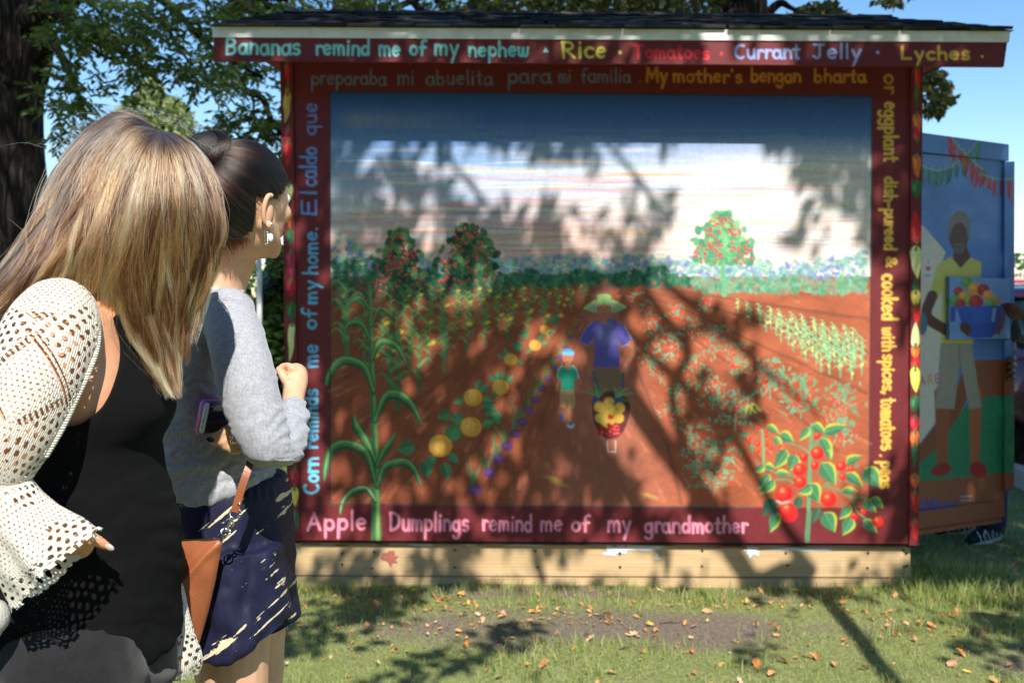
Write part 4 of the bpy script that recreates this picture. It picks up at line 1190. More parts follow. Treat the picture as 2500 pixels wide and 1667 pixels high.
green = ramp(nt, n2_, [(.25, (.07, .095, .025)), (.5, (.20, .23, .08)), (.75, (.40, .38, .19))])
soil = ramp(nt, n2_, [(.25, (.07, .055, .042)), (.55, (.20, .16, .125)), (.78, (.34, .28, .22))])
at = N(nt, "ShaderNodeAttribute"); at.attribute_name = "paint"
f = math_n(nt, 'ADD', at.outputs["Fac"], math_n(nt, 'MULTIPLY', math_n(nt, 'SUBTRACT', n3_, .5), .5), True)
nt.links.new(mix(nt, f, green, soil), b.inputs["Base Color"])
bump(nt, b, n2_, .8, .02)
# near patch (fine grid) and the wide lawn in one sheet
xs = np.concatenate([np.linspace(-250, -8, 12), np.linspace(-5, 6, 221), np.linspace(9, 250, 12)])
ys_ = np.concatenate([np.linspace(-30, 1.5, 8), np.linspace(2.4, 8, 141), np.linspace(9, 28, 14)])
gx, gy_ = np.meshgrid(xs, ys_)
inn = ((gx > -5.1) & (gx < 6.1) & (gy_ > 2.3) & (gy_ < 8.1))
zz = np.where(inn, gz(gx, gy_), 0)
pos = np.stack([gx, gy_, zz], -1).reshape(-1, 3)
nx_, ny_ = len(xs), len(ys_)
idx = np.arange(nx_ * ny_).reshape(ny_, nx_)
F = np.stack([idx[:-1, :-1], idx[:-1, 1:], idx[1:, 1:], idx[1:, :-1]], -1).reshape(-1, 4)
cc_ = np.repeat(np.where(inn, dirt_amt(gx, gy_), .1).reshape(-1, 1), 3, 1)
lawn = link("lawn", mesh_np("lawn", pos, F, True, cols=cc_), m_gr)
tag(lawn, kind="structure")
# asphalt lot beyond the grass, with a kerb
m_as = mottled("asphalt", (.045, .045, .047), (.075, .074, .072), 30, .9, .3)
b_ = Builder(); b_.add([(-300, 28.0, .0), (300, 28.0, .0), (300, 900, .0), (-300, 900, .0)], [(0, 1, 2, 3)])
lot = b_.build("parking_lot", m_as); tag(lot, kind="structure")
b_ = Builder(); b_.add([(4.0, 6.35, .06), (18, 6.35, .06), (18, 27.9, .06), (4.0, 27.9, .06)], [(0, 1, 2, 3)])
drv = b_.build("driveway", m_as); tag(drv, kind="structure")
m_kerb = mottled("concrete_kerb", (.34, .33, .31), (.45, .44, .41), 12, .85, .2)
b_ = Builder(); b_.box((11, 6.28, .06), (14, .14, .15)); b_.box((3.93, 17.1, .06), (.14, 21.4, .15))
kb = b_.build("kerb", m_kerb); tag(kb, kind="structure")

# ---- grass blades ------------------------------------------------------
m_gb, nt, b = new_mat("grass_blade", (.1, .2, .03), .55, spec=.3)
geo = N(nt, "ShaderNodeNewGeometry")
c = ramp(nt, geo.outputs["Random Per Island"], [(0, (.12, .19, .03)), (.35, (.23, .34, .06)), (.62, (.36, .45, .12)), (.85, (.52, .52, .22)), (1, (.62, .54, .30))])
at = N(nt, "ShaderNodeAttribute"); at.attribute_name = "paint"
c = mix(nt, math_n(nt, 'MULTIPLY', at.outputs["Fac"], .4), c, (.56, .60, .20))
nt.links.new(c, b.inputs["Base Color"])
tr = N(nt, "ShaderNodeBsdfTranslucent"); nt.links.new(c, tr.inputs[0])
ms = N(nt, "ShaderNodeMixShader"); ms.inputs[0].default_value = .42
nt.links.new(b.outputs[0], ms.inputs[1]); nt.links.new(tr.outputs[0], ms.inputs[2])
nt.links.new(ms.outputs[0], nt.nodes["Material Output"].inputs[0])

def blades(n, xr, yr, hmin, hmax, wid, keep, seed):
    r = np.random.default_rng(seed)
    y = np.sqrt(r.random(n) * (yr[1] ** 2 - yr[0] ** 2) + yr[0] ** 2)
    x = r.uniform(xr[0], xr[1], n)
    cl = fbm(x * 5, y * 5, 2, 3)
    k = r.random(n) < keep(x, y) * np.clip(.35 + 1.5 * (cl - .3), .1, 1)
    x, y, cl = x[k], y[k], cl[k]; n = len(x)
    h = r.uniform(hmin, hmax, n) * (.55 + .9 * cl); a = r.uniform(0, 2 * np.pi, n)
    lean = r.uniform(.1, .8, n) * h; la = r.uniform(0, 2 * np.pi, n)
    w = wid * r.uniform(.6, 1.3, n)
    z = gz(x, y) - .004
    base = np.stack([x, y, z], -1)
    side = np.stack([np.cos(a), np.sin(a), np.zeros(n)], -1) * w[:, None]
    ln = np.stack([np.cos(la) * lean, np.sin(la) * lean, np.zeros(n)], -1)
    up = np.stack([np.zeros(n), np.zeros(n), h], -1)
    v0 = base - side; v1 = base + side; v2 = base + up * .6 + ln * .35 + side * .7; v3 = base + up * .6 + ln * .35 - side * .7; v4 = base + up * np.where(lean > .6 * h, .8, 1.)[:, None] + ln
    V = np.stack([v0, v1, v2, v3, v4], 1).reshape(-1, 3)
    o = np.arange(n)[:, None] * 5
    F4 = np.concatenate([o + 0, o + 1, o + 2, o + 3], 1)
    F3 = np.concatenate([o + 3, o + 2, o + 4, o + 4], 1)
    tip = np.tile(np.array([0, 0, .5, .5, 1.0]), n)
    return V, F4, F3, tip, n
allV, allF, cols, off = [], [], [], 0
def foot(x, y): return ~((x > -1.05) & (x < 1.95) & (y > 4.64) & (y < 5.2))
def keep_g(x, y): return (1 - .95 * dirt_amt(x, y)) * foot(x, y)
def keep_edge(x, y): return np.exp(-((y - 4.55) / .1) ** 2) * (x > -1.2) * (x < 2.3) * foot(x, y)
for (n, xr, yr, h0, h1, w, kf, sd) in ((78000, (-2.0, 2.9), (3.1, 5.4), .012, .034, .0013, keep_g, 1), (16000, (-2.5, 3.6), (5.2, 8.0), .02, .05, .003, keep_g, 2),
                                      (9000, (-1.3, 2.4), (4.3, 4.65), .03, .085, .0013, keep_edge, 3), (2500, (1.9, 2.6), (4.3, 4.9), .05, .13, .002, lambda x, y: x * 0 + 1, 4),
                                      (9000, (-6, -1.2), (4.5, 8), .02, .06, .003, keep_g, 5), (26000, (-1.6, 2.9), (3.2, 5.2), .035, .085, .0015, lambda x, y: (fbm(x * 3.3 + 4, y * 3.3, 9, 3) > .56) * keep_g(x, y) * .8, 6)):
    V, F4, F3, tip, n = blades(n, xr, yr, h0, h1, w, kf, sd)
    allV.append(V); cols.append(tip); allF.append((F4 + off, F3 + off)); off += len(V)
V = np.concatenate(allV); tips = np.concatenate(cols)
quads = np.concatenate([f[0] for f in allF]); tris = np.concatenate([f[1][:, :3] for f in allF])
me = bpy.data.meshes.new("grass")
me.vertices.add(len(V)); me.vertices.foreach_set("co", V.astype(np.float32).ravel())
nl = len(quads) * 4 + len(tris) * 3
me.loops.add(nl); me.loops.foreach_set("vertex_index", np.concatenate([quads.ravel(), tris.ravel()]).astype(np.int32))
me.polygons.add(len(quads) + len(tris))
me.polygons.foreach_set("loop_start", np.concatenate([np.arange(len(quads)) * 4, len(quads) * 4 + np.arange(len(tris)) * 3]).astype(np.int32))
me.update(calc_edges=True)
a = me.color_attributes.new("paint", 'FLOAT_COLOR', 'POINT')
c4 = np.ones((len(V), 4), np.float32); c4[:, :3] = tips[:, None]; a.data.foreach_set("color", c4.ravel())
grass = link("grass", me, m_gb)
tag(grass, "short green grass with dry thatch in front of the booths", "grass", kind="stuff")

# ---- fallen leaves: the larger ones are pieces of the lawn --------------
def leaf_mat(name, stops, rough=.6):
    m, nt, b = new_mat(name, (.3, .1, .03), rough, spec=.3)
    oi = N(nt, "ShaderNodeObjectInfo")
    c = ramp(nt, oi.outputs["Random"], stops)
    n = noise_n(nt, coords(nt, "Object"), 60, 4)
    c = mix(nt, .6, c, ramp(nt, n, [(.3, (.5, .45, .4)), (.65, (1.2, 1.15, 1.1))]), 'MULTIPLY')
    nt.links.new(c, b.inputs["Base Color"]); return m
m_fl = leaf_mat("dry_leaf", [(0, (.55, .20, .06)), (.3, (.62, .30, .12)), (.55, (.36, .16, .07)), (.72, (.60, .40, .26)), (.92, (.52, .30, .10)), (1, (.66, .46, .06))])
def leaf_mesh(seed, L=.05, W_=.03):
    r = random.Random(seed)
    vs, fs = [], []
    n = 6
    curl = r.uniform(.25, .9); lob = r.uniform(.0, .35); tw = r.uniform(-.4, .4)
    for i in range(n + 1):
        t = i / n
        w = W_ * math.sin(math.pi * min(.98, t * .92 + .06)) ** .7 * (1 + lob * math.sin(t * 17 + seed))
        for s_ in (-1, 0, 1):
            z = abs(s_) * w * curl + .012 * curl * math.sin(t * 3.1 + seed)
            vs.append(((t - .5) * L, s_ * w, z + tw * s_ * w * (t - .5)))
    for i in range(n):
        for q in (0, 1):
            a = i * 3 + q; fs.append((a, a + 1, a + 4, a + 3))
    me = bpy.data.meshes.new("fallen_leaf"); me.from_pydata(vs, [], fs); me.update(); me.materials.append(m_fl); return me
LM = [leaf_mesh(k, random.uniform(.026, .058), random.uniform(.007, .017)) for k in range(12)]
lr = random.Random(5)
cand = []
while len(cand) < 190:
    y = math.sqrt(lr.uniform(3.45 ** 2, 5.0 ** 2)); x = lr.uniform(-1.3, 2.7)
    if -1.05 < x < 2.0 and y > 4.58: continue
    px_, py_ = pix((x, y, 0))
    w = .35 + .5 * (px_ > 1100) + (.6 if 4.2 < y < 4.6 else 0) + float(dirt_amt(x, y)) * .4
    if px_ > 2520 or lr.random() > w * .9: continue
    cand.append((x, y))
cand[0] = (P(2055, 1422, 4.5).x, 4.5)
for k, (x, y) in enumerate(cand):
    o = bpy.data.objects.new("fallen_leaf", lr.choice(LM)); COL.objects.link(o); o.parent = lawn
    o.location = (x, y, float(gz(x, y)) + .012); s = lr.uniform(.5, 1.15); o.scale = (s, s, s)
    o.rotation_euler = (lr.uniform(-.5, .5), lr.uniform(-.5, .5), lr.uniform(0, 6.28))
bq = Builder()
for k in range(1900):
    y = math.sqrt(lr.uniform(3.2 ** 2, 7.5 ** 2)); x = lr.uniform(-2.5, 3.4)
    if k > 900: y = 4.5 - abs(lr.gauss(0, .35)); x = lr.uniform(-1.0, 2.8)
    if float(vnoise(x * 3, y * 5, 7)) < .52: continue
    if -1.05 < x < 2.0 and 4.58 < y < 5.3: continue
    me = lr.choice(LM); R = Matrix.Rotation(lr.uniform(0, 6.28), 3, 'Z') @ Matrix.Rotation(lr.uniform(-.5, .5), 3, 'X'); s = lr.uniform(.25, .6)
    bq.add([R @ (v.co * s) + Vector((x, y, float(gz(x, y)) + .008)) for v in me.vertices], [tuple(f.vertices) for f in me.polygons])
m_fl2, nt, b = new_mat("small_leaf_litter", (.3, .1, .03), .7, spec=.2)
geo = N(nt, "ShaderNodeNewGeometry")
nt.links.new(ramp(nt, geo.outputs["Random Per Island"], [(0, (.5, .18, .05)), (.4, (.34, .17, .08)), (.7, (.52, .33, .17)), (1, (.6, .3, .06))]), b.inputs["Base Color"])
tag(bq.build("leaf_litter", m_fl2), "small dry orange leaf litter scattered over the grass", "leaf litter", kind="stuff")
# twigs
m_tw = mottled("twig_bark", (.09, .065, .05), (.17, .13, .10), 40, .9, .4)
for k, (px_, py_, L, a) in enumerate(((1640, 1533, .1, .1), (2420, 1515, .22, -.35), (2290, 1475, .16, -.3), (1530, 1600, .07, .5))):
    d = 1.45 * 2300 / (py_ - 725); c = P(px_, py_, d)
    bt = Builder(); dx, dy = math.cos(a) * L / 2, math.sin(a) * L / 2
    zc = float(gz(c.x, c.y)) + .008
    bt.tube([(c.x - dx, c.y - dy, zc, .004), (c.x - dx * .3, c.y - dy * .1, zc + .004, .004), (c.x + dx * .4, c.y + dy * .6, zc + .002, .003), (c.x + dx, c.y + dy, zc + .004, .0015)], 6, 3, False)
    bt.build("twig", m_tw, lawn)

# ------------------------------------------------------------------ trees
def bark(name, c1, c2, sc=1.0):
    m, nt, b = new_mat(name, c1, .95, spec=.1)
    v = coords(nt, "Object", (5 * sc, 5 * sc, .9 * sc))
    vo = N(nt, "ShaderNodeTexVoronoi"); vo.feature = 'DISTANCE_TO_EDGE'; vo.inputs["Scale"].default_value = 3
    ad = N(nt, "ShaderNodeVectorMath"); ad.operation = 'ADD'
    nn = N(nt, "ShaderNodeTexNoise"); nn.inputs["Scale"].default_value = 2; nn.inputs["Detail"].default_value = 6; nt.links.new(v, nn.inputs["Vector"])
    nt.links.new(v, ad.inputs[0]); nt.links.new(nn.outputs["Color"], ad.inputs[1]); nt.links.new(ad.outputs[0], vo.inputs["Vector"])
    n = noise_n(nt, v, 8, 8, .7)
    f = math_n(nt, 'ADD', math_n(nt, 'MULTIPLY', vo.outputs["Distance"], 1.6), math_n(nt, 'MULTIPLY', n, .5))
    nt.links.new(ramp(nt, f, [(.2, tuple(x * .35 for x in c1)), (.5, c1), (.85, c2)]), b.inputs["Base Color"])
    bump(nt, b, f, 1.0, .05)
    return m
m_bark = bark("tree_bark", (.028, .023, .020), (.07, .058, .048))
def foliage_mat(name, stops, trans=.25, rough=.5):
    m, nt, b = new_mat(name, stops[0][1], rough, spec=.35)
    geo = N(nt, "ShaderNodeNewGeometry")
    c = ramp(nt, geo.outputs["Random Per Island"], stops)
    nt.links.new(c, b.inputs["Base Color"])
    tr = N(nt, "ShaderNodeBsdfTranslucent"); nt.links.new(mix(nt, .5, c, (.25, .35, .03), 'MIX'), tr.inputs[0])
    ms = N(nt, "ShaderNodeMixShader"); ms.inputs[0].default_value = trans
    nt.links.new(b.outputs[0], ms.inputs[1]); nt.links.new(tr.outputs[0], ms.inputs[2])
    nt.links.new(ms.outputs[0], nt.nodes["Material Output"].inputs[0])
    return m
m_leafA = foliage_mat("dark_ash_leaf", [(0, (.02, .045, .012)), (.6, (.05, .095, .022)), (1, (.11, .16, .035))], .32)
m_leafB = foliage_mat("olive_maple_leaf", [(0, (.03, .04, .012)), (.7, (.07, .08, .02)), (.93, (.13, .12, .03)), (1, (.35, .25, .04))], .15)
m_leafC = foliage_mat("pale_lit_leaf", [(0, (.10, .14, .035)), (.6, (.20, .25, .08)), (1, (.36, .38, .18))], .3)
m_leafD = foliage_mat("hedge_leaf", [(0, (.03, .07, .015)), (.6, (.06, .13, .03)), (.95, (.12, .2, .05)), (1, (.5, .5, .3))], .25)

def leaf_cloud(pts, L, Wd, seed, droop=.5, compound=False):
    """pts (n,3) -> kite-shaped leaves, two triangles folded along the midrib"""
    r = np.random.default_rng(seed)
    pts = np.asarray(pts, float)
    if compound:
        # twig with paired leaflets
        n = len(pts); m = 9
        a = r.uniform(0, 2 * np.pi, n); el = r.uniform(-1.1, .15, n)
        ax = np.stack([np.cos(a) * np.cos(el), np.sin(a) * np.cos(el), np.sin(el)], -1)
        sd = np.cross(ax, np.array([0, 0, 1.0])); sd /= np.linalg.norm(sd, axis=1)[:, None]
        P_, D_ = [], []
        for k in range(m):
            t = (k // 2 + 1) / 5
            s_ = 1 if k % 2 else -1
            if k == 8: s_ = 0; t = 1
            d = ax * (.65 if s_ else 1) + sd * s_ * .8 + r.normal(0, .12, (n, 3)) + np.array([0, 0, -.25 * droop])
            d /= np.linalg.norm(d, axis=1)[:, None]
            P_.append(pts + ax * L * 2.6 * t); D_.append(d)
        c = np.concatenate(P_); d = np.concatenate(D_)
    else:
        c = pts; n = len(pts)
        a = r.uniform(0, 2 * np.pi, n); el = r.uniform(-1.2, .7, n) - .3 * droop
        d = np.stack([np.cos(a) * np.cos(el), np.sin(a) * np.cos(el), np.sin(el)], -1)
    n = len(c)
    s_ = r.normal(0, 1, (n, 3)); s_ -= (s_ * d).sum(1)[:, None] * d; s_ /= np.linalg.norm(s_, axis=1)[:, None]
    nn = np.cross(d, s_)
    l = (L * r.uniform(.7, 1.25, n))[:, None]; w = (Wd * r.uniform(.7, 1.25, n))[:, None]
    v0 = c; v1 = c + d * l * .42 + s_ * w + nn * w * .35; v2 = c + d * l; v3 = c + d * l * .42 - s_ * w + nn * w * .35
    V = np.stack([v0, v1, v2, v3], 1).reshape(-1, 3); o = np.arange(n)[:, None] * 4
    return V, np.concatenate([o, o + 1, o + 2, o + 3], 1)
def crown_obj(name, clouds, mat, parent):
    V, F, off = [], [], 0
    for v, f in clouds:
        V.append(v); F.append(f + off); off += len(v)
    me = mesh_np(name, np.concatenate(V), np.concatenate(F))
    return link(name, me, mat, parent)
def blob_pts(blobs, seed, q_=1.0):
    """(px,py,rx,ry,depth,ddepth,n) -> points"""
    r = np.random.default_rng(seed); out = []
    for (x, y, rx, ry, d, dd, n) in blobs:
        n = int(n * q_)
        a = r.uniform(0, 2 * np.pi, n); q = np.sqrt(r.random(n))
        out.append(PN(x + rx * q * np.cos(a), y + ry * q * np.sin(a), d + r.uniform(-dd, dd, n)))
    return np.concatenate(out)
def limb(b, pts, n=9, sub=5):
    if b is LIMBS[0]:
        q = Builder(); q.tube(pts, n, sub, False); LIMBS[1].append(q)
    else:
        b.tube(pts, n, sub, False)
LIMBS = [None, []]
def new_limbs():
    LIMBS[0] = Builder(); LIMBS[1] = []
    return LIMBS[0]
def put_limbs(parent):
    for q in LIMBS[1]: q.build("limb", m_bark, parent, True)
def L3(px, py, d, rpx):
    p = P(px, py, d); return (p.x, p.y, p.z, rpx / S(d))

# big tree at the left edge
dT = 8.2
treeA = empty("shade_tree", (P(0, 900, dT).x, dT, 0)); tag(treeA, "big dark-barked tree at the left edge with drooping feathery leaves", "tree", "trees behind the booths")
bt = Builder()
base = P(0, 900, dT).x
bt.tube([(base - .05, dT, -.1, .55), (base - .03, dT, .3, .46), (base, dT, 1.2, .41)] + [L3(-3, 520, dT, 112), L3(-8, 350, dT, 104), L3(-8, 230, dT, 104), L3(-6, 120, dT, 122), L3(-20, 0, dT, 118), L3(-40, -200, dT + .2, 100), L3(-60, -500, dT + .3, 80)], 28, 5, False)
bt.tube([L3(60, 150, dT, 60), L3(100, 118, dT - .15, 30), L3(124, 108, dT - .2, 19)], 14, 4, False)   # sawn stub
limb(bt, [L3(20, 80, dT, 50), L3(120, 20, dT - .3, 34), L3(260, -60, dT - .5, 26), L3(420, -120, dT - .6, 20)])
o = bt.build("trunk", m_bark, treeA, True)
limbs = new_limbs()
for pts in (((100, 20, 30), (190, 60, 16), (300, 130, 9), (390, 200, 5)), ((380, -110, 22), (500, -40, 14), (640, 40, 10), (700, 100, 7)), ((300, -80, 20), (430, 30, 10), (520, 120, 6), (640, 190, 4)),
            ((130, 100, 12), (180, 200, 8), (210, 290, 5)), ((520, -30, 12), (600, -10, 8), (700, 0, 6)), ((180, 60, 8), (240, 130, 5), (330, 160, 4), (410, 175, 3)), ((400, 40, 7), (430, 110, 4), (470, 160, 3))):
    limb(limbs, [L3(x, y, dT - .5, r) for x, y, r in pts], 7, 4)
put_limbs(treeA)
ptsA = blob_pts([(180, 60, 90, 75, 7.6, .7, 240), (260, 40, 110, 60, 7.4, .7, 270), (360, 60, 80, 60, 7.3, .5, 160), (130, 230, 40, 110, 7.5, .5, 110), (180, 190, 70, 70, 7.4, .5, 130), (190, 270, 26, 50, 7.3, .4, 44), (430, 150, 90, 45, 7.3, .5, 170),
                 (330, 130, 50, 60, 7.3, .4, 80), (300, 195, 22, 60, 7.2, .3, 30), (520, 50, 60, 70, 7.4, .5, 140), (520, 190, 60, 30, 7.3, .5, 70), (600, 20, 90, 40, 7.6, .5, 150), (420, 10, 70, 30, 7.5, .5, 60), (130, 20, 60, 60, 7.8, .5, 70), (310, 260, 10, 40, 7.2, .2, 10), (250, 20, 120, 40, 8.6, .5, 120),
                 (300, -160, 400, 120, 7.6, 1.5, 420), (900, -200, 500, 120, 8, 1.5, 300)], 11, .29)
crown_obj("crown", [leaf_cloud(ptsA, .085, .014, 12, .6, True)], m_leafA, treeA)

# second tree, leaves hang behind the left end of the eave, twisted limb
treeB = empty("shade_tree", (P(760, 900, 11).x, 11, 0)); tag(treeB, "dark leafy tree with a twisted limb hanging behind the booth's left corner", "tree", "trees behind the booths")
bt = Builder()
bt.tube([(P(790, 900, 11).x, 11, -.1, .4), (P(800, 900, 11).x, 11, 1.5, .33), L3(820, 200, 11, 62), L3(870, 0, 11, 50), L3(900, -300, 11, 36)], 16, 5, False)
limb(bt, [L3(840, 120, 11, 26), L3(740, 60, 10.5, 20), L3(650, 20, 10, 17), L3(560, -40, 9.8, 14)])
bt.build("trunk", m_bark, treeB, True)
limbs = new_limbs()
for pts in (((690, 330, 7), (660, 290, 7), (640, 240, 8), (600, 225, 8), (592, 200, 7), (612, 185, 5), (640, 190, 3)), ((720, 380, 10), (690, 330, 8)), ((615, 232, 5), (620, 260, 3), (610, 290, 2)), ((660, 290, 4), (600, 330, 3), (560, 345, 2)), ((612, 185, 4), (650, 170, 3), (700, 170, 3)),
            ((740, 60, 9), (700, 120, 6), (690, 170, 4)), ((1080, -40, 16), (1010, 0, 9), (960, 20, 6)), ((1040, -60, 16), (1080, 20, 9), (1110, 50, 8)), ((980, -70, 20), (1000, -10, 11), (1030, 30, 10), (1060, 60, 8))):
    limb(limbs, [L3(x, y, 9.8, r) for x, y, r in pts], 7, 4)
put_limbs(treeB)
ptsB = blob_pts([(610, 150, 90, 40, 9.8, .6, 170), (540, 160, 60, 40, 9.6, .5, 80), (600, 290, 70, 46, 9.8, .5, 180), (660, 250, 40, 60, 10, .5, 90), (650, 340, 50, 40, 10, .5, 80), (560, 320, 30, 30, 9.8, .4, 40), (690, 400, 30, 50, 10, .5, 60), (610, 380, 40, 16, 10.4, .4, 30), (640, 10, 60, 50, 10, .5, 110), (560, 50, 50, 40, 10, .5, 70),
                 (720, 10, 60, 30, 10, .5, 60), (780, 20, 40, 18, 10, .5, 40), (900, 10, 40, 22, 10, .5, 60), (880, 40, 30, 22, 10, .4, 30), (960, 40, 50, 22, 10, .5, 50), (1080, 10, 60, 24, 10, .5, 70), (1000, -40, 200, 40, 10, .8, 200)], 21, .34)
crown_obj("crown", [leaf_cloud(ptsB, .10, .017, 22, .6, True)], m_leafA, treeB)

# maple behind the roof, trunk showing over the ridge
treeC = empty("shade_tree", (P(1800, 900, 10).x, 10, 0)); tag(treeC, "olive green maple tree rising behind the middle and right of the roof", "tree", "trees behind the booths")
bt = Builder()
bt.tube([(P(1810, 900, 10).x, 10, -.1, .42), (P(1808, 900, 10).x, 10, 1.6, .33), L3(1806, 200, 10, 70), L3(1806, 40, 10, 66), L3(1800, -100, 10, 60), L3(1780, -400, 10, 44)], 18, 5, False)
bt.build("trunk", m_bark, treeC, True)
limbs = new_limbs()
for pts in (((1850, 60, 14), (1900, 10, 10), (1930, 20, 6), (1980, 45, 4)), ((1800, 30, 24), (1720, -30, 18), (1600, -60, 14)), ((1820, 160, 26), (2060, 120, 14), (2240, 200, 10), (2290, 230, 6)), ((1500, -60, 14), (1400, 10, 6), (1330, 40, 4))):
    limb(limbs, [L3(x, y, 9.9, r) for x, y, r in pts], 7, 4)
put_limbs(treeC)
ptsC = blob_pts([(1180, 20, 60, 26, 9.8, .5, 190), (1280, 15, 80, 28, 9.8, .5, 300), (1400, 10, 80, 26, 9.8, .5, 290), (1500, 10, 80, 28, 9.7, .5, 300), (1600, 10, 70, 34, 9.7, .5, 300), (1700, 15, 60, 36, 9.6, .5, 270), (1970, 30, 26, 18, 9.8, .3, 70), (2020, 24, 34, 22, 9.8, .3, 100), (1940, 46, 30, 10, 9.8, .3, 40), (2060, 40, 14, 10, 9.8, .3, 20), (2170, 2, 36, 8, 9.8, .3, 50), (2190, -30, 60, 26, 9.8, .4, 120),
                 (2268, 175, 26, 30, 9.8, .4, 150), (2290, 215, 32, 34, 9.8, .4, 190), (2280, 262, 26, 22, 9.8, .3, 100), (2320, 240, 14, 10, 9.8, .2, 26), (2200, 220, 60, 80, 9.8, .5, 200), (1700, -120, 600, 100, 9.8, 1.4, 2200)], 31)
crown_obj("crown", [leaf_cloud(ptsC, .085, .034, 32, .3)], m_leafB, treeC)

# pale sunlit tree farther off, over the blonde head
treeD = empty("garden_tree", (P(370, 900, 22).x, 22, 0)); tag(treeD, "pale sunlit round tree in the distance, above the blonde woman's head", "tree")
bt = Builder(); bt.tube([(P(370, 900, 22).x, 22, -.1, .3), (P(372, 900, 22).x, 22, 2, .24), L3(375, 420, 22, 14), L3(372, 300, 22, 8)], 10, 4, False)
for k in range(9):
    limb(bt, [L3(374, 470 - k * 14, 22, 7), L3(374 + (-1) ** k * 40, 400 - k * 14, 22 - .5 * (k % 3), 4), L3(374 + (-1) ** k * 75, 350 - k * 8, 22, 2)], 6, 3)
bt.build("trunk", m_bark, treeD, True)
ptsD = blob_pts([(372, 225, 30, 35, 22, 1, 420), (340, 270, 45, 40, 22, 1.2, 700), (410, 275, 45, 42, 22, 1.2, 800), (300, 300, 34, 40, 22, 1, 420), (440, 300, 36, 40, 22, 1, 420), (380, 340, 90, 60, 22, 1.5, 1300), (440, 340, 50, 50, 21.5, 1, 420), (350, 420, 130, 60, 22, 1.6, 1300)], 41)
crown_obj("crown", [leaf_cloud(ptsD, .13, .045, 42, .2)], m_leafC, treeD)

# bushes between the women and the booth, and along the back
def hedge(px_, y0, y1, rx, d, n, label, seed, L=.09):
    c = P(px_, 1000, d)
    e = empty("bush", (c.x, d, 0)); tag(e, label, "bush", "bushes behind the booths")
    r = np.random.default_rng(seed)
    t = r.random(n) ** .9; a = r.uniform(0, 2 * np.pi, n)
    py_ = y1 + (y0 - y1) * t
    w = rx * np.sqrt(np.clip(1 - (2 * t - .75) ** 2 * .55, .1, 1)) * np.sqrt(r.random(n)) * (.85 + .3 * vnoise(a * 2, t * 5, seed))
    pts = PN(px_ + w * np.cos(a), py_, d + w / S(d) * np.sin(a))
    crown_obj("foliage", [leaf_cloud(pts, L, L * .36, seed, .2)], m_leafD, e)
    b = Builder()
    z1 = P(px_, (y0 + y1) / 2, d).z
    for k in range(5):
        a = k * 1.26
        b.tube([(c.x, d, -.05, .03), (c.x + .15 * math.cos(a), d + .15 * math.sin(a), z1 * .5, .02), (c.x + .3 * math.cos(a), d + .3 * math.sin(a), z1, .01)], 6, 3, False)
    b.build("stem", m_bark, e, True)
hedge(690, 600, 1100, 80, 9.0, 5200, "tall green shrub glimpsed between the dark-haired woman and the mural's left edge", 51)
hedge(560, 700, 1150, 90, 9.8, 2600, "green shrub behind the grey sweater, left of the tall shrub", 52)
hedge(400, 690, 1150, 90, 9.5, 2600, "green shrub hidden behind the blonde hair and grey sweater", 53)
hedge(20, 560, 1100, 120, 12, 2600, "dark shrub low beside the big trunk at the left edge", 54)
# pale post seen past the chin
pp = P(682, 900, 9.25)
b = Builder(); b.box((pp.x, 8.55, (P(682, 618, 8.55).z) / 2), (.04, .04, P(682, 618, 8.55).z)); b.box((pp.x, 8.55, P(682, 618, 8.55).z + .012), (.055, .055, .024))
o = b.build("post", mat_white); tag(o, "thin white post behind the booth's left edge, beside the shrub", "post")
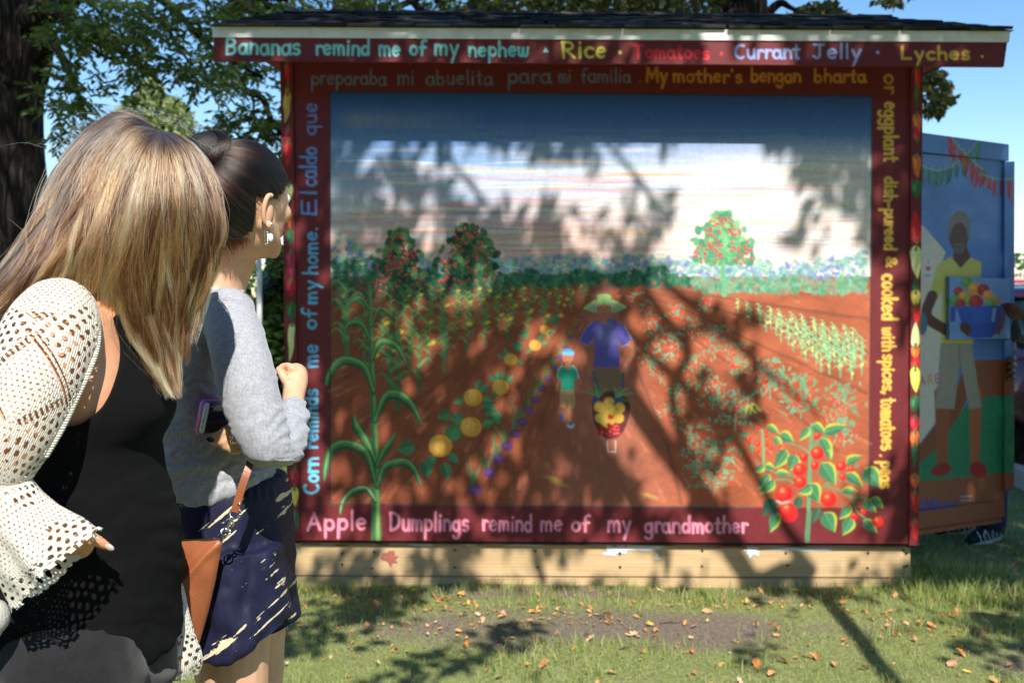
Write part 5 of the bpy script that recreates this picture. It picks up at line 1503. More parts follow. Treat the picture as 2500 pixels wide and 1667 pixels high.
# ------------------------------------------------------------------ the tree behind the photographer
# It stands outside the frame and throws the dappled shade seen on mural and grass.
S3 = np.array(SUN_DIR)
def shade_prob_wall(px, py):
    p = np.full(px.shape, .86)
    def g(cx, cy, rx, ry, a, rot=0):
        c, s = math.cos(math.radians(rot)), math.sin(math.radians(rot))
        u = ((px - cx) * c + (py - cy) * s) / rx; v = (-(px - cx) * s + (py - cy) * c) / ry
        return a * np.exp(-(u * u + v * v))
    L_ = 0
    # sunlit patches (read off the photograph)
    for a in ((1780, 500, 130, 210, 2.0), (1640, 390, 110, 60, 1.4), (1900, 420, 70, 60, 1.2), (2060, 560, 50, 110, .9), (1850, 640, 170, 60, 1.6), (2020, 740, 110, 120, 1.5), (1980, 900, 150, 110, 1.6), (2030, 1080, 110, 120, 1.6), (1880, 1180, 130, 90, 1.5),
              (1260, 440, 100, 70, 1.7), (1160, 370, 100, 30, 1.5), (1000, 370, 130, 24, 1.0), (1010, 540, 90, 22, 1.7, 52), (970, 470, 60, 20, 1.2, 40), (1380, 470, 90, 50, 1.1), (1500, 430, 70, 60, .8), (1480, 560, 40, 60, .8), (1060, 640, 60, 16, 1.2, 48), (1340, 620, 50, 24, .8), (1620, 700, 80, 60, .7), (1430, 600, 60, 30, .6),
              (1340, 830, 70, 40, .8), (1480, 820, 60, 60, .9), (1380, 900, 50, 60, .8), (1600, 1000, 90, 150, 1.1), (1500, 1060, 80, 80, .6), (1640, 1190, 90, 60, 1.0), (1200, 1180, 170, 40, .6), (850, 1290, 130, 34, 1.5), (1180, 1280, 180, 30, .9), (1000, 1180, 70, 30, .7), (1980, 1310, 200, 50, 1.2), (1020, 900, 50, 40, .5), (1150, 780, 60, 40, .7),
              (830, 860, 30, 40, .5), (1080, 720, 50, 30, .9), (780, 1130, 30, 60, 1.0), (820, 1180, 40, 60, .7), (2150, 420, 40, 40, .6), (2150, 700, 60, 100, .9), (2150, 1000, 60, 180, 1.0), (2235, 900, 30, 300, .9), (1280, 1290, 60, 20, -.6), (1700, 860, 60, 60, .8), (900, 430, 70, 26, .8, 30),
              (1450, 1370, 900, 60, 1.2), (1090, 1370, 60, 60, -.8), (1360, 1360, 60, 50, -.6), (860, 1390, 70, 40, -.7), (800, 125, 250, 20, .6), (1050, 120, 130, 30, 1.2), (1500, 120, 120, 30, 1.0), (1770, 120, 100, 30, .8), (2350, 120, 100, 30, 1.3), (600, 140, 60, 20, -.4), (2180, 120, 50, 30, -.6)):
        L_ = L_ + g(*a)
    # shaded patches
    for a in ((2010, 400, 60, 50, 1.6), (1960, 600, 60, 40, .7), (1150, 600, 200, 50, .6), (1000, 900, 190, 180, .8), (1250, 1020, 150, 120, .6), (1450, 700, 70, 80, .5), (1430, 1130, 60, 70, .5), (960, 760, 160, 60, .5)):
        L_ = L_ - g(*a)
    return np.clip(p - .85 * L_, .0, .92)
def shade_prob_ground(x, y):
    px, py = 1250 + 2300 * x / y, 725 + 2300 * 1.45 / y
    p = .10 + 0 * px
    def g(cx, cy, rx, ry, a, rot=0):
        c, s = math.cos(math.radians(rot)), math.sin(math.radians(rot))
        u = ((px - cx) * c + (py - cy) * s) / rx; v = (-(px - cx) * s + (py - cy) * c) / ry
        return a * np.exp(-(u * u + v * v))
    for a in ((860, 1500, 260, 50, 1.1, -22), (1130, 1610, 220, 36, 1.0, -20), (2000, 1450, 160, 30, .5), (2280, 1370, 110, 60, .9), (2450, 1560, 120, 60, .6), (1850, 1600, 60, 60, .4), (2330, 1450, 60, 40, -.6), (1250, 1470, 200, 40, -.5), (1600, 1560, 250, 60, -.35), (800, 1640, 90, 50, -.5), (760, 1430, 60, 30, -.3)):  # leading patches add leaf shade in place of onlookers' shadows
        p = p + g(*a)
    return np.clip(p, 0.02, .95)
def in_women(Pt):
    """would this sun ray graze the two women? (they stand in the clear)"""
    hit = np.zeros(len(Pt), bool)
    for (d, x0, x1, y0, y1) in ((1.45, -260, 560, 240, 1700), (1.85, 380, 760, 330, 1700), (1.65, 300, 700, 260, 1700)):
        t = (d - Pt[:, 1]) / S3[1]
        Q = Pt + S3 * t[:, None]
        z = Q[:, 2] - CAM_H; yc = Q[:, 1] * CP - z * SP; zc = Q[:, 1] * SP + z * CP
        px = 1250 + FPX * Q[:, 0] / yc; py = 833.5 - FPX * zc / yc
        hit |= (px > x0) & (px < x1) & (py > y0) & (py < y1)
    return hit
def shadow_prob(Pt):
    t = (DW - Pt[:, 1]) / S3[1]
    Q = Pt + S3 * t[:, None]
    px = 1250 + 2300 * Q[:, 0] / DW; py = 725 - 2300 * (Q[:, 2] - CAM_H) / DW
    pw = shade_prob_wall(px, py)
    tg = -Pt[:, 2] / S3[2]
    G_ = Pt + S3 * tg[:, None]
    pg = shade_prob_ground(G_[:, 0], np.maximum(G_[:, 1], .5))
    p = np.where(Q[:, 2] > 0, pw, pg)
    beyond = (px > 2300) | (px < 640) | (py < 60)
    p = np.where(beyond & (Q[:, 2] > 0), .75, p)
    # the side booth stands in full shade except for a sliver
    side = (px > 2290) & (px < 2700) & (py > 150)
    p = np.where(side & (Q[:, 2] > 0), 1.0, p)
    wm = in_women(Pt)
    return np.where(wm, .05, p)
shade = empty("dappling_tree", (3.9, -6.5, 0)); tag(shade, "tall tree behind the viewer whose branches shade the mural", "tree")
r = np.random.default_rng(77)
def back(px, py, T, d=DW, r_=.05):
    """branch point T metres up the sun ray from a wall pixel"""
    q = P(px, py, d) - SUN_DIR * T
    return (q.x, q.y, q.z, r_)
btr = Builder()
btr.tube([(3.9, -6.5, -.1, .6), (3.9, -6.5, 1, .45), (3.9, -6.5, 3, .4), (4.0, -6.6, 5, .32), (4.1, -6.7, 7, .2), (4.2, -6.8, 8, .08)], 16, 5, False)
btr.build("trunk", m_bark, shade, True)
new_limbs()
T0 = 4.0
stem = [(3.8, -6.4, 3.6, .12)]
diag = [(1230, 600, .030), (1350, 730, .036), (1470, 880, .045), (1600, 1060, .045), (1720, 1220, .045), (1840, 1400, .042), (1960, 1560, .04)]
limb(LIMBS[0], [back(x, y, T0, DW, rr) for x, y, rr in diag] + [(1.9, -1.4, 2.8, .032), (3.0, -4.2, 3.1, .06)] + stem, 9, 5)
for pts in (((1540, 640, .012), (1610, 760, .02), (1680, 860, .026), (1640, 960, .026), (1700, 1190, .03)),
            ((1620, 690, .014), (1720, 770, .024), (1800, 840, .02), (1900, 930, .012), (2000, 1010, .008)),
            ((1500, 760, .012), (1580, 860, .02), (1690, 960, .024), (1800, 1080, .02), (1900, 1260, .02), (1990, 1380, .03)),
            ((960, 1000, .02), (1130, 900, .018), (1240, 800, .014), (1330, 720, .02)), ((900, 1180, .014), (1040, 1060, .018), (1200, 960, .016)),
            ((1400, 1010, .01), (1330, 1120, .014), (1290, 1250, .016), (1330, 1400, .02)), ((1960, 340, .014), (2010, 440, .012), (2060, 520, .008)),
            ((1060, 340, .01), (1130, 430, .012), (1240, 560, .012), (1360, 700, .014)), ((1470, 340, .01), (1560, 440, .012), (1640, 560, .01))):
    limb(LIMBS[0], [back(x, y, T0 + .3, DW, rr) for x, y, rr in pts], 7, 4)
put_limbs(shade)
# leaves: candidates in clumps over a wide slab up the sun ray
def candidates(n, umin, umax, vmin, vmax, T1, T2, seed):
    rr = np.random.default_rng(seed)
    k = n // 14
    cx = rr.uniform(umin, umax, k); cz = rr.uniform(vmin, vmax, k); ct = rr.uniform(T1, T2, k)
    # streak direction: twigs hang down-right as seen on the wall
    x = np.repeat(cx, 14); z = np.repeat(cz, 14); t = np.repeat(ct, 14)
    s = rr.normal(0, .20, k * 14); q = rr.normal(0, .032, k * 14)
    x = x + s * .62 + q * .78; z = z - s * .78 + q * .62; t = t + rr.normal(0, .12, k * 14)
    Q = np.stack([x, np.full_like(x, DW), z], -1)
    return Q - S3 * t[:, None], np.repeat(np.arange(k), 14)
lv = []
for (n, a, sd) in ((26000, (-1.5, 2.6, -3.2, 2.9, 4.3, 6.6), 1), (64000, (-7, 7, 2.55, 10.5, 5.0, 9.5), 2), (30000, (2.0, 5.4, -1.0, 3.3, 5, 8), 3), (7000, (-6, -1.3, -1.0, 2.8, 7, 10), 4)):
    Pt, cid = candidates(n, *a, sd)
    pr = shadow_prob(Pt)
    # decide clump by clump, softened leaf by leaf
    cr = r.random(cid.max() + 1)[cid]; ir = r.random(len(Pt))
    keep = (.6 * cr + .4 * ir) < pr
    keep &= ~(in_women(Pt) & (r.random(len(Pt)) > .04))
    if sd == 2: keep |= (Pt[:, 2] > 0) & (r.random(len(Pt)) < .5) & ~in_women(Pt) & (Pt[:, 2] - S3[2] * (Pt[:, 1] - DW) / S3[1] > 0)  # extra overhead leaves added to cut sky light
    lv.append(Pt[keep])
lv = np.concatenate(lv)
lv = lv[(lv[:, 2] - CAM_H) > .62 * np.maximum(lv[:, 1], .8)]
lv = lv[lv[:, 2] > 3.0]
crown_obj("crown", [leaf_cloud(lv, .105, .036, 99, .3)], m_leafA, shade)

# unseen tree belt added behind the viewer to block low sky light
r = np.random.default_rng(15)
n = 16000
x = r.uniform(-24, 24, n); y = -13 - r.uniform(0, 3.5, n)
top = 7.5 + 2.2 * vnoise(x * .3, x * 0 + 2, 1)
pts = np.stack([x, y, .3 + (top - .3) * r.random(n) ** .8], -1)
o = crown_obj("sky_block_trees", [leaf_cloud(pts, .62, .30, 16, 0)], m_leafA, None); tag(o, "unseen dark belt of trees added behind the viewer to cut sky light", "trees", kind="stuff")
# ------------------------------------------------------------------ cars and shop at the right edge
def car_paint(name, c, metal=.5):
    m, nt, b = new_mat(name, c, .28, metal, .5)
    b.inputs["Coat Weight"].default_value = .8; b.inputs["Coat Roughness"].default_value = .05
    n = noise_n(nt, coords(nt, "Object"), 6, 5); nt.links.new(mix(nt, .12, c, ramp(nt, n, [(.3, tuple(x * .6 for x in c)), (.7, tuple(min(1, x * 1.3) for x in c))])), b.inputs["Base Color"])
    return m
m_glass, nt, b = new_mat("car_window_glass", (.05, .09, .09), .06, 0, .6)
m_tyre = new_mat("tyre_rubber", (.02, .02, .02), .85)[0]
m_rim = new_mat("alloy_rim", (.55, .56, .58), .3, .9)[0]
m_lamp = new_mat("red_lamp_lens", (.45, .015, .02), .2)[0]
m_head = new_mat("clear_lamp_lens", (.8, .8, .8), .1)[0]
m_plate = new_mat("number_plate", (.7, .7, .68), .4)[0]
m_blk = new_mat("black_plastic", (.02, .02, .022), .5)[0]
def car(loc, rz, paint, label, scale=1.0):
    e = bpy.data.objects.new("parked_car", None); COL.objects.link(e); e.location = loc; e.rotation_euler = (0, 0, rz); e.scale = (scale,) * 3
    tag(e, label, "car", "cars parked behind the side booth")
    def put(b, name, mat, parent=e, smooth=False):
        me = bpy.data.meshes.new(name); me.from_pydata(b.v, [], b.f); me.update()
        if smooth: me.polygons.foreach_set("use_smooth", np.ones(len(me.polygons), bool))
        me.materials.append(mat); o = bpy.data.objects.new(name, me); COL.objects.link(o); o.parent = parent; return o
    # body: stations along the length, each a rounded section (x = length, rear at -x)
    st = [(-2.25, .50, .86, .74), (-2.2, .36, .98, .82), (-2.05, .28, 1.02, .88), (-1.5, .24, 1.03, .91), (-.5, .22, .98, .92), (.6, .22, .96, .92), (1.2, .24, .93, .9), (1.9, .28, .82, .85), (2.15, .34, .72, .76), (2.25, .44, .62, .62)]
    def loft(sts, zf, n=20):
        b = Builder(); V = []; F = []
        for (x, z0, z1, w) in sts:
            for k in range(n):
                a = 2 * math.pi * k / n; c, s_ = math.cos(a), math.sin(a)
                yy = w * math.copysign(abs(c) ** .45, c); h = (z1 - z0) / 2
                V.append((x, yy * (1 - .04 * (s_ > .3)), z0 + h + h * math.copysign(abs(s_) ** .45, s_)))
        m = len(sts)
        for i in range(m - 1):
            for k in range(n): F.append((i * n + k, i * n + (k + 1) % n, (i + 1) * n + (k + 1) % n, (i + 1) * n + k))
        F.append(tuple(range(n))[::-1]); F.append(tuple((m - 1) * n + k for k in range(n)))
        b.add(V, F); return b
    bd = put(loft(st, 0), "body", paint, smooth=True)
    gh = loft([(-1.9, .95, 1.02, .78), (-1.45, .95, 1.36, .7), (-.9, .93, 1.46, .66), (.1, .93, 1.46, .66), (.55, .93, 1.38, .68), (1.25, .9, .97, .78)], 0)
    put(gh, "cabin", m_glass, smooth=True)
    put(loft([(-1.35, 1.37, 1.42, .62), (-.9, 1.40, 1.485, .62), (.1, 1.40, 1.485, .62), (.5, 1.36, 1.41, .60)], 0), "roof", paint, smooth=True)
    for sx in (-.95, .15, ):
        for sy in (-1, 1):
            b = Builder(); b.tube([(sx, sy * .82, .93, .035), (sx + .02, sy * .68, 1.43, .03)], 6, 1, False); put(b, "pillar", paint)
    for sx in (-1.4, 1.38):
        for sy in (-1, 1):
            b = Builder(); b.tube([(sx, sy * .72, .32, .325), (sx, sy * .93, .32, .325)], 20, 1, False, caps=False); w = put(b, "wheel", m_tyre)
            b = Builder(); b.tube([(sx, sy * .92, .32, .2), (sx, sy * .945, .32, .19)], 14, 1, False, caps=False); put(b, "rim", m_rim, w)
    for sy in (-1, 1):
        b = Builder(); b.box((-2.19, sy * .62, .80), (.12, .26, .16)); put(b, "tail_light", m_lamp)
        b = Builder(); b.box((2.12, sy * .58, .60), (.14, .28, .12)); put(b, "headlight", m_head)
        b = Builder(); b.ball((.75, sy * .98, .98), (.07, .09, .06)); put(b, "mirror", paint, smooth=True)
    b = Builder(); b.box((-2.245, 0, .66), (.03, .5, .13)); put(b, "number_plate", m_plate)
    b = Builder(); b.box((-2.2, 0, .36), (.12, 1.5, .16)); put(b, "bumper", m_blk)
    b = Builder(); b.box((-2.262, 0, .45), (.012, 1.3, .03)); put(b, "reflector", m_lamp)
    b = Builder(); b.box((2.2, 0, .36), (.1, 1.4, .16)); put(b, "bumper", m_blk)
    return e
def at_px(px, d, z=0): q = P(px, 725, d); return (q.x, d, z)
car((P(2474, 725, 7.0).x + .98, 9.4, .06), math.radians(97), car_paint("plum_car_paint", (.10, .02, .06)), "dark plum car seen tail-on at the kerb, nearest of the cars")
car((P(2440, 725, 11.5).x + 2.1, 13.2, .06), math.radians(186), car_paint("silver_car_paint", (.6, .63, .68)), "silver car side-on behind the plum car")
car((P(2440, 725, 17).x + 2.3, 17.8, .06), math.radians(178), car_paint("navy_car_paint", (.03, .05, .12)), "navy blue car side-on, parked behind the silver one")
car((P(2440, 725, 33).x + 2.0, 33, 0), math.radians(175), car_paint("white_car_paint", (.8, .8, .82)), "white car, farthest of the row across the parking lot")
car((P(2470, 725, 26).x + 2.2, 25, .06), math.radians(4), car_paint("red_car_paint", (.5, .02, .03)), "bright red car between the navy and white ones")
# shop
m_cream = mottled("cream_render", (.62, .54, .42), (.7, .62, .5), 2, .85, .1)
m_redb = mottled("red_sign_band", (.50, .03, .05), (.56, .05, .07), 2, .5, .05)
m_win = new_mat("dark_shop_window", (.03, .04, .045), .1)[0]
m_alu = new_mat("window_frame_paint", (.6, .6, .6), .5)[0]
xs0, ds = P(2380, 725, 70).x, 70.0
shop = empty("shop_building", (xs0 + 15, ds, 0)); tag(shop, "low cream shop with red bands across the car park at the right edge", "building")
zt_ = P(0, 660, ds).z; 
b = Builder(); b.box((xs0 + 15, ds + 6, zt_ / 2), (34, 12, zt_)); b.build("wall", m_cream, shop)
b = Builder(); b.box((xs0 + 15, ds - .1, P(0, 686, ds).z), (34.2, .3, .22)); b.build("red_band", m_redb, shop)
b = Builder(); b.box((xs0 + 15, ds - .15, P(0, 732, ds).z), (34.2, .4, .62)); b.build("sign_band", m_redb, shop)
for k in range(10):
    b = Builder(); x = xs0 - .8 + k * 3.2; z = P(0, 704, ds).z
    b.box((x + .7, ds - .05, z), (1.9, .12, .55)); w = b.build("window", m_win, shop)
    b = Builder(); b.box((x + 1.9, ds - .1, z), (.22, .16, .8)); b.box((x + .7, ds - .1, z + .36), (2.2, .16, .1)); b.build("frame", m_alu, w)
for k in range(5):
    b = Builder(); b.box((xs0 + 2 + k * 6.4, ds - .05, .95), (4.6, .12, 1.6)); b.build("shopfront", m_win, shop)
# dark sign letters along the parapet: the photo shows only their blurred end "ntch"
bt = Builder()
for k, c in enumerate("ntch"):
    adv, sts = G[c]
    x0 = P(2478, 672, ds).x + k * .32
    for st_ in sts:
        bt.tube([(x0 + gx * .27, ds - .05, P(0, 676, ds).z + gy * .22, .03) for gx, gy in st_], 5, 1, False)
bt.build("sign_letters", m_blk, shop)
# a far belt of trees so the lot does not end in nothing
r = np.random.default_rng(5)
fx = np.concatenate([r.uniform(-140, 150, 15000)]); fd = 105 + r.uniform(0, 14, len(fx))
hh = (2.5 + 3.2 * vnoise(fx * .12, fd * 0 + 3, 5) + 1.2 * vnoise(fx * .5, fd * 0, 1)) * (fx < 70) + .6
pts = np.stack([fx, fd, hh * r.random(len(fx)) ** .7], -1)
o = crown_obj("distant_trees", [leaf_cloud(pts, .8, .4, 3, 0)], m_leafD, None); tag(o, "far belt of trees beyond the parking lot", "trees", kind="stuff")
# ------------------------------------------------------------------ people: materials
def skin_mat(name, c, sss=.12):
    m, nt, b = new_mat(name, c, .48, spec=.4)
    b.inputs["Subsurface Weight"].default_value = sss
    b.inputs["Subsurface Radius"].default_value = (.012, .005, .003)
    v = coords(nt, "Object")
    n = noise_n(nt, v, 22, 5); n2 = noise_n(nt, v, 160, 4)
    nt.links.new(mix(nt, .7, c, ramp(nt, n, [(.35, (.86, .80, .78)), (.65, (1.08, 1.06, 1.04))]), 'MULTIPLY'), b.inputs["Base Color"])
    bump(nt, b, n2, .12, .002)
    return m
m_skinA = skin_mat("tanned_skin", (.56, .29, .17)); m_skinB = skin_mat("light_olive_skin", (.62, .37, .235)); m_skinD = skin_mat("dark_skin", (.16, .075, .045))

def fabric(name, c1, c2, scale=500, rough=.9, bs=.3, sheen=.3):
    m, nt, b = new_mat(name, c1, rough, spec=.15)
    b.inputs["Sheen Weight"].default_value = sheen
    v = coords(nt, "Object")
    n = noise_n(nt, v, scale, 3); n2 = noise_n(nt, v, 30, 5)
    nt.links.new(mix(nt, .35, ramp(nt, n, [(.3, c1), (.7, c2)]), ramp(nt, n2, [(.3, c1), (.7, c2)])), b.inputs["Base Color"])
    bump(nt, b, n, bs, .002)
    return m, nt, b
# heather grey jersey: tiny flecks stretched along the arm
m_grey, nt, b = new_mat("heather_grey_jersey", (.36, .37, .40), .92, spec=.1)
b.inputs["Sheen Weight"].default_value = .25
v1 = coords(nt, "Object", (260, 260, 90)); v2 = coords(nt, "Object", (90, 90, 300)); v3 = coords(nt, "Object")
f1 = noise_n(nt, v1, 1, 3); f2 = noise_n(nt, v2, 1, 3); f3 = noise_n(nt, v3, 9, 5)
ff = math_n(nt, 'ADD', math_n(nt, 'MULTIPLY', f1, .6), math_n(nt, 'MULTIPLY', f2, .4))
c = ramp(nt, ff, [(.33, (.23, .24, .27)), (.5, (.31, .32, .35)), (.68, (.39, .40, .43))])
nt.links.new(mix(nt, .4, c, ramp(nt, f3, [(.3, (.85, .85, .88)), (.7, (1.08, 1.08, 1.06))]), 'MULTIPLY'), b.inputs["Base Color"])
bump(nt, b, math_n(nt, 'ADD', math_n(nt, 'MULTIPLY', ff, .4), noise_n(nt, coords(nt, "Object", (1, 1, 3)), 18, 3, .5)), .22, .003)
m_black = fabric("black_jersey", (.003, .003, .0035), (.005, .005, .006), 600, 1.0, .1, .0)[0]
m_pants = fabric("black_knit_trousers", (.007, .007, .008), (.018, .018, .020), 420, .9, .4, .2)[0]
m_jean = fabric("dark_blue_denim", (.02, .03, .07), (.05, .07, .13), 300)[0]
m_top = fabric("dark_cotton_top", (.03, .03, .04), (.05, .05, .06), 300)[0]
# navy shorts with torn cream brush marks
m_shorts, nt, b = new_mat("navy_printed_silk", (.02, .02, .07), .6, spec=.22)
b.inputs["Sheen Weight"].default_value = .0
v = coords(nt, "Object")
mp = N(nt, "ShaderNodeMapping"); mp.inputs["Rotation"].default_value = (0, math.radians(38), 0); nt.links.new(v, mp.inputs[0])
mp2 = N(nt, "ShaderNodeMapping"); mp2.inputs["Scale"].default_value = (7.5, 5, 72); nt.links.new(mp.outputs[0], mp2.inputs[0])
a = noise_n(nt, mp2.outputs[0], 1.0, 3, .5, .5)
br = noise_n(nt, v, 90, 6, .7)
pr_ = noise_n(nt, v, 11, 2)
s_ = math_n(nt, 'ADD', a, math_n(nt, 'MULTIPLY', math_n(nt, 'SUBTRACT', br, .5), .22))
s_ = math_n(nt, 'ADD', s_, math_n(nt, 'MULTIPLY', math_n(nt, 'SUBTRACT', pr_, .5), .28))
msk = ramp(nt, s_, [(.632, (0, 0, 0)), (.642, (1, 1, 1))])
nt.links.new(mix(nt, msk, mix(nt, pr_, (.005, .006, .020), (.013, .014, .044)), (.60, .52, .33)), b.inputs["Base Color"])
bump(nt, b, noise_n(nt, coords(nt, "Object", (14, 14, 2.5)), 1.6, 3), .5, .012)
# brown leather
m_leather, nt, b = new_mat("tan_leather", (.30, .095, .035), .42, spec=.5)
vo = N(nt, "ShaderNodeTexVoronoi"); vo.inputs["Scale"].default_value = 330; nt.links.new(coords(nt, "Object"), vo.inputs["Vector"])
n = noise_n(nt, coords(nt, "Object"), 14, 6)
nt.links.new(ramp(nt, n, [(.3, (.20, .058, .022)), (.7, (.30, .095, .036))]), b.inputs["Base Color"])
bump(nt, b, math_n(nt, 'ADD', vo.outputs["Distance"], n), .16, .002)
m_steel = new_mat("polished_steel", (.75, .74, .72), .18, 1.0)[0]
m_gold = new_mat("brass_zip", (.7, .52, .22), .3, 1.0)[0]
m_pink = new_mat("pink_phone_case", (.72, .12, .50), .25)[0]
m_blue = new_mat("blue_case_rim", (.03, .10, .25), .35)[0]
m_phone = new_mat("white_phone_body", (.75, .72, .70), .25)[0]
m_screen = new_mat("phone_glass", (.01, .01, .012), .08)[0]
m_nail = new_mat("dark_nail_varnish", (.03, .02, .03), .15)[0]
m_nail2 = new_mat("pale_nail", (.45, .33, .30), .3)[0]
m_eye = new_mat("eye_white", (.75, .73, .7), .15)[0]
m_iris = new_mat("brown_iris", (.05, .025, .015), .15)[0]
m_lip = new_mat("lips", (.42, .13, .11), .35)[0]

# cream crochet: real holes through the yarn (pattern follows the sleeve, in metres)
m_knit, nt, b = new_mat("cream_crochet", (.76, .72, .62), .85, spec=.2)
b.inputs["Sheen Weight"].default_value = .3
uvn = N(nt, "ShaderNodeTexCoord"); sep = N(nt, "ShaderNodeSeparateXYZ"); nt.links.new(uvn.outputs["UV"], sep.inputs[0])
U, Vv = sep.outputs[0], sep.outputs[1]
wob = noise_n(nt, uvn.outputs["UV"], 15, 4)
wb = math_n(nt, 'MULTIPLY', math_n(nt, 'SUBTRACT', wob, .5), .018)
U2 = math_n(nt, 'ADD', U, wb); V2 = math_n(nt, 'SUBTRACT', Vv, wb)
def holes(pitch_u, pitch_v, r, sx=1.0):
    row = math_n(nt, 'FLOOR', math_n(nt, 'DIVIDE', V2, pitch_v))
    sh = math_n(nt, 'MULTIPLY', math_n(nt, 'MODULO', row, 2.0), .5)
    fu = math_n(nt, 'SUBTRACT', math_n(nt, 'FRACT', math_n(nt, 'ADD', math_n(nt, 'DIVIDE', U2, pitch_u), sh)), .5)
    fv = math_n(nt, 'SUBTRACT', math_n(nt, 'FRACT', math_n(nt, 'DIVIDE', V2, pitch_v)), .5)
    du = math_n(nt, 'MULTIPLY', fu, pitch_u * sx); dv = math_n(nt, 'MULTIPLY', fv, pitch_v)
    d = math_n(nt, 'SQRT', math_n(nt, 'ADD', math_n(nt, 'MULTIPLY', du, du), math_n(nt, 'MULTIPLY', dv, dv)))
    rv = math_n(nt, 'MULTIPLY', math_n(nt, 'ADD', math_n(nt, 'MULTIPLY', noise_n(nt, uvn.outputs["UV"], 95, 3), 1.5), .25), r)
    return math_n(nt, 'LESS_THAN', d, rv), d
h1, d1_ = holes(.0118, .0100, .0031)
h2, d2_ = holes(.0064, .0058, .0012)
# diamond-shaped zones of large eyelets, plain zones between, and ladder bands
zu = math_n(nt, 'PINGPONG', math_n(nt, 'ADD', U, .02), .055); zv = math_n(nt, 'PINGPONG', Vv, .065)
zone = math_n(nt, 'LESS_THAN', math_n(nt, 'ADD', zu, zv), .056)
big = math_n(nt, 'MULTIPLY', h1, zone)
small = math_n(nt, 'MULTIPLY', h2, math_n(nt, 'SUBTRACT', 1.0, zone))
lb = math_n(nt, 'LESS_THAN', math_n(nt, 'ABSOLUTE', math_n(nt, 'SUBTRACT', math_n(nt, 'ADD', zu, zv), .066)), .0065)
lv = math_n(nt, 'GREATER_THAN', math_n(nt, 'ABSOLUTE', math_n(nt, 'SUBTRACT', math_n(nt, 'FRACT', math_n(nt, 'DIVIDE', math_n(nt, 'SUBTRACT', U, Vv), .0092)), .5)), .24)
odd = math_n(nt, 'GREATER_THAN', math_n(nt, 'FRACT', math_n(nt, 'DIVIDE', math_n(nt, 'ADD', Vv, .02), .26)), .5)
ladder = math_n(nt, 'MULTIPLY', math_n(nt, 'MULTIPLY', lb, lv), odd)
hole = math_n(nt, 'MAXIMUM', math_n(nt, 'MAXIMUM', big, math_n(nt, 'MULTIPLY', small, .85)), ladder)
yarn = N(nt, "ShaderNodeTexWave"); yarn.inputs["Scale"].default_value = 110; yarn.inputs["Distortion"].default_value = 3.5; yarn.inputs["Detail"].default_value = 3; yarn.inputs["Detail Scale"].default_value = 3
nt.links.new(uvn.outputs["UV"], yarn.inputs["Vector"])
yh = math_n(nt, 'ADD', yarn.outputs["Fac"], math_n(nt, 'MULTIPLY', noise_n(nt, uvn.outputs["UV"], 420, 3), .8))
nt.links.new(ramp(nt, yh, [(.2, (.56, .51, .41)), (.9, (.80, .77, .68))]), b.inputs["Base Color"])
bump(nt, b, yh, .6, .002)
tp = N(nt, "ShaderNodeBsdfTransparent"); tl_ = N(nt, "ShaderNodeBsdfTranslucent"); tl_.inputs[0].default_value = (.7, .62, .48, 1)
m1 = N(nt, "ShaderNodeMixShader"); m1.inputs[0].default_value = .22; nt.links.new(b.outputs[0], m1.inputs[1]); nt.links.new(tl_.outputs[0], m1.inputs[2])
m2 = N(nt, "ShaderNodeMixShader"); nt.links.new(hole, m2.inputs[0]); nt.links.new(m1.outputs[0], m2.inputs[1]); nt.links.new(tp.outputs[0], m2.inputs[2])
nt.links.new(m2.outputs[0], nt.nodes["Material Output"].inputs[0])

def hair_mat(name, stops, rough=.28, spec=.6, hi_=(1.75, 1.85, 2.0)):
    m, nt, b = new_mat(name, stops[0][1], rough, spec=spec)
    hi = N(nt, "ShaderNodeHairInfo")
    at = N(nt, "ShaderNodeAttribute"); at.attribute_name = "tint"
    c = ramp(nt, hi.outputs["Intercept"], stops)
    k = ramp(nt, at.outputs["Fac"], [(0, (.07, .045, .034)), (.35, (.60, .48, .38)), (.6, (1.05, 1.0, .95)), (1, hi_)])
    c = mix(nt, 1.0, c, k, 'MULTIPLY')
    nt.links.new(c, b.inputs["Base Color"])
    hb = N(nt, "ShaderNodeBsdfHairPrincipled")
    hb.parametrization = 'COLOR'
    nt.links.new(c, hb.inputs["Color"])
    hb.inputs["Roughness"].default_value = .26; hb.inputs["Radial Roughness"].default_value = .42
    nt.links.new(hb.outputs[0], nt.nodes["Material Output"].inputs[0])
    return m
m_hairA = hair_mat("blonde_hair", [(0, (.08, .048, .03)), (.10, (.17, .10, .055)), (.30, (.50, .262, .118)), (.60, (.37, .14, .045)), (1, (.56, .26, .095))])
m_hairB = hair_mat("dark_brown_hair", [(0, (.006, .0035, .0025)), (.5, (.014, .006, .0035)), (1, (.007, .004, .003))], hi_=(9, 6, 4.5))
m_baseA = mottled("blonde_hair_underlayer", (.05, .03, .018), (.12, .075, .04), 6, .8, .8, .01, (30, 30, 2))
m_baseB = mottled("dark_hair_cap", (.006, .004, .003), (.012, .008, .006), 6, .5, .4, .004, (20, 20, 20))

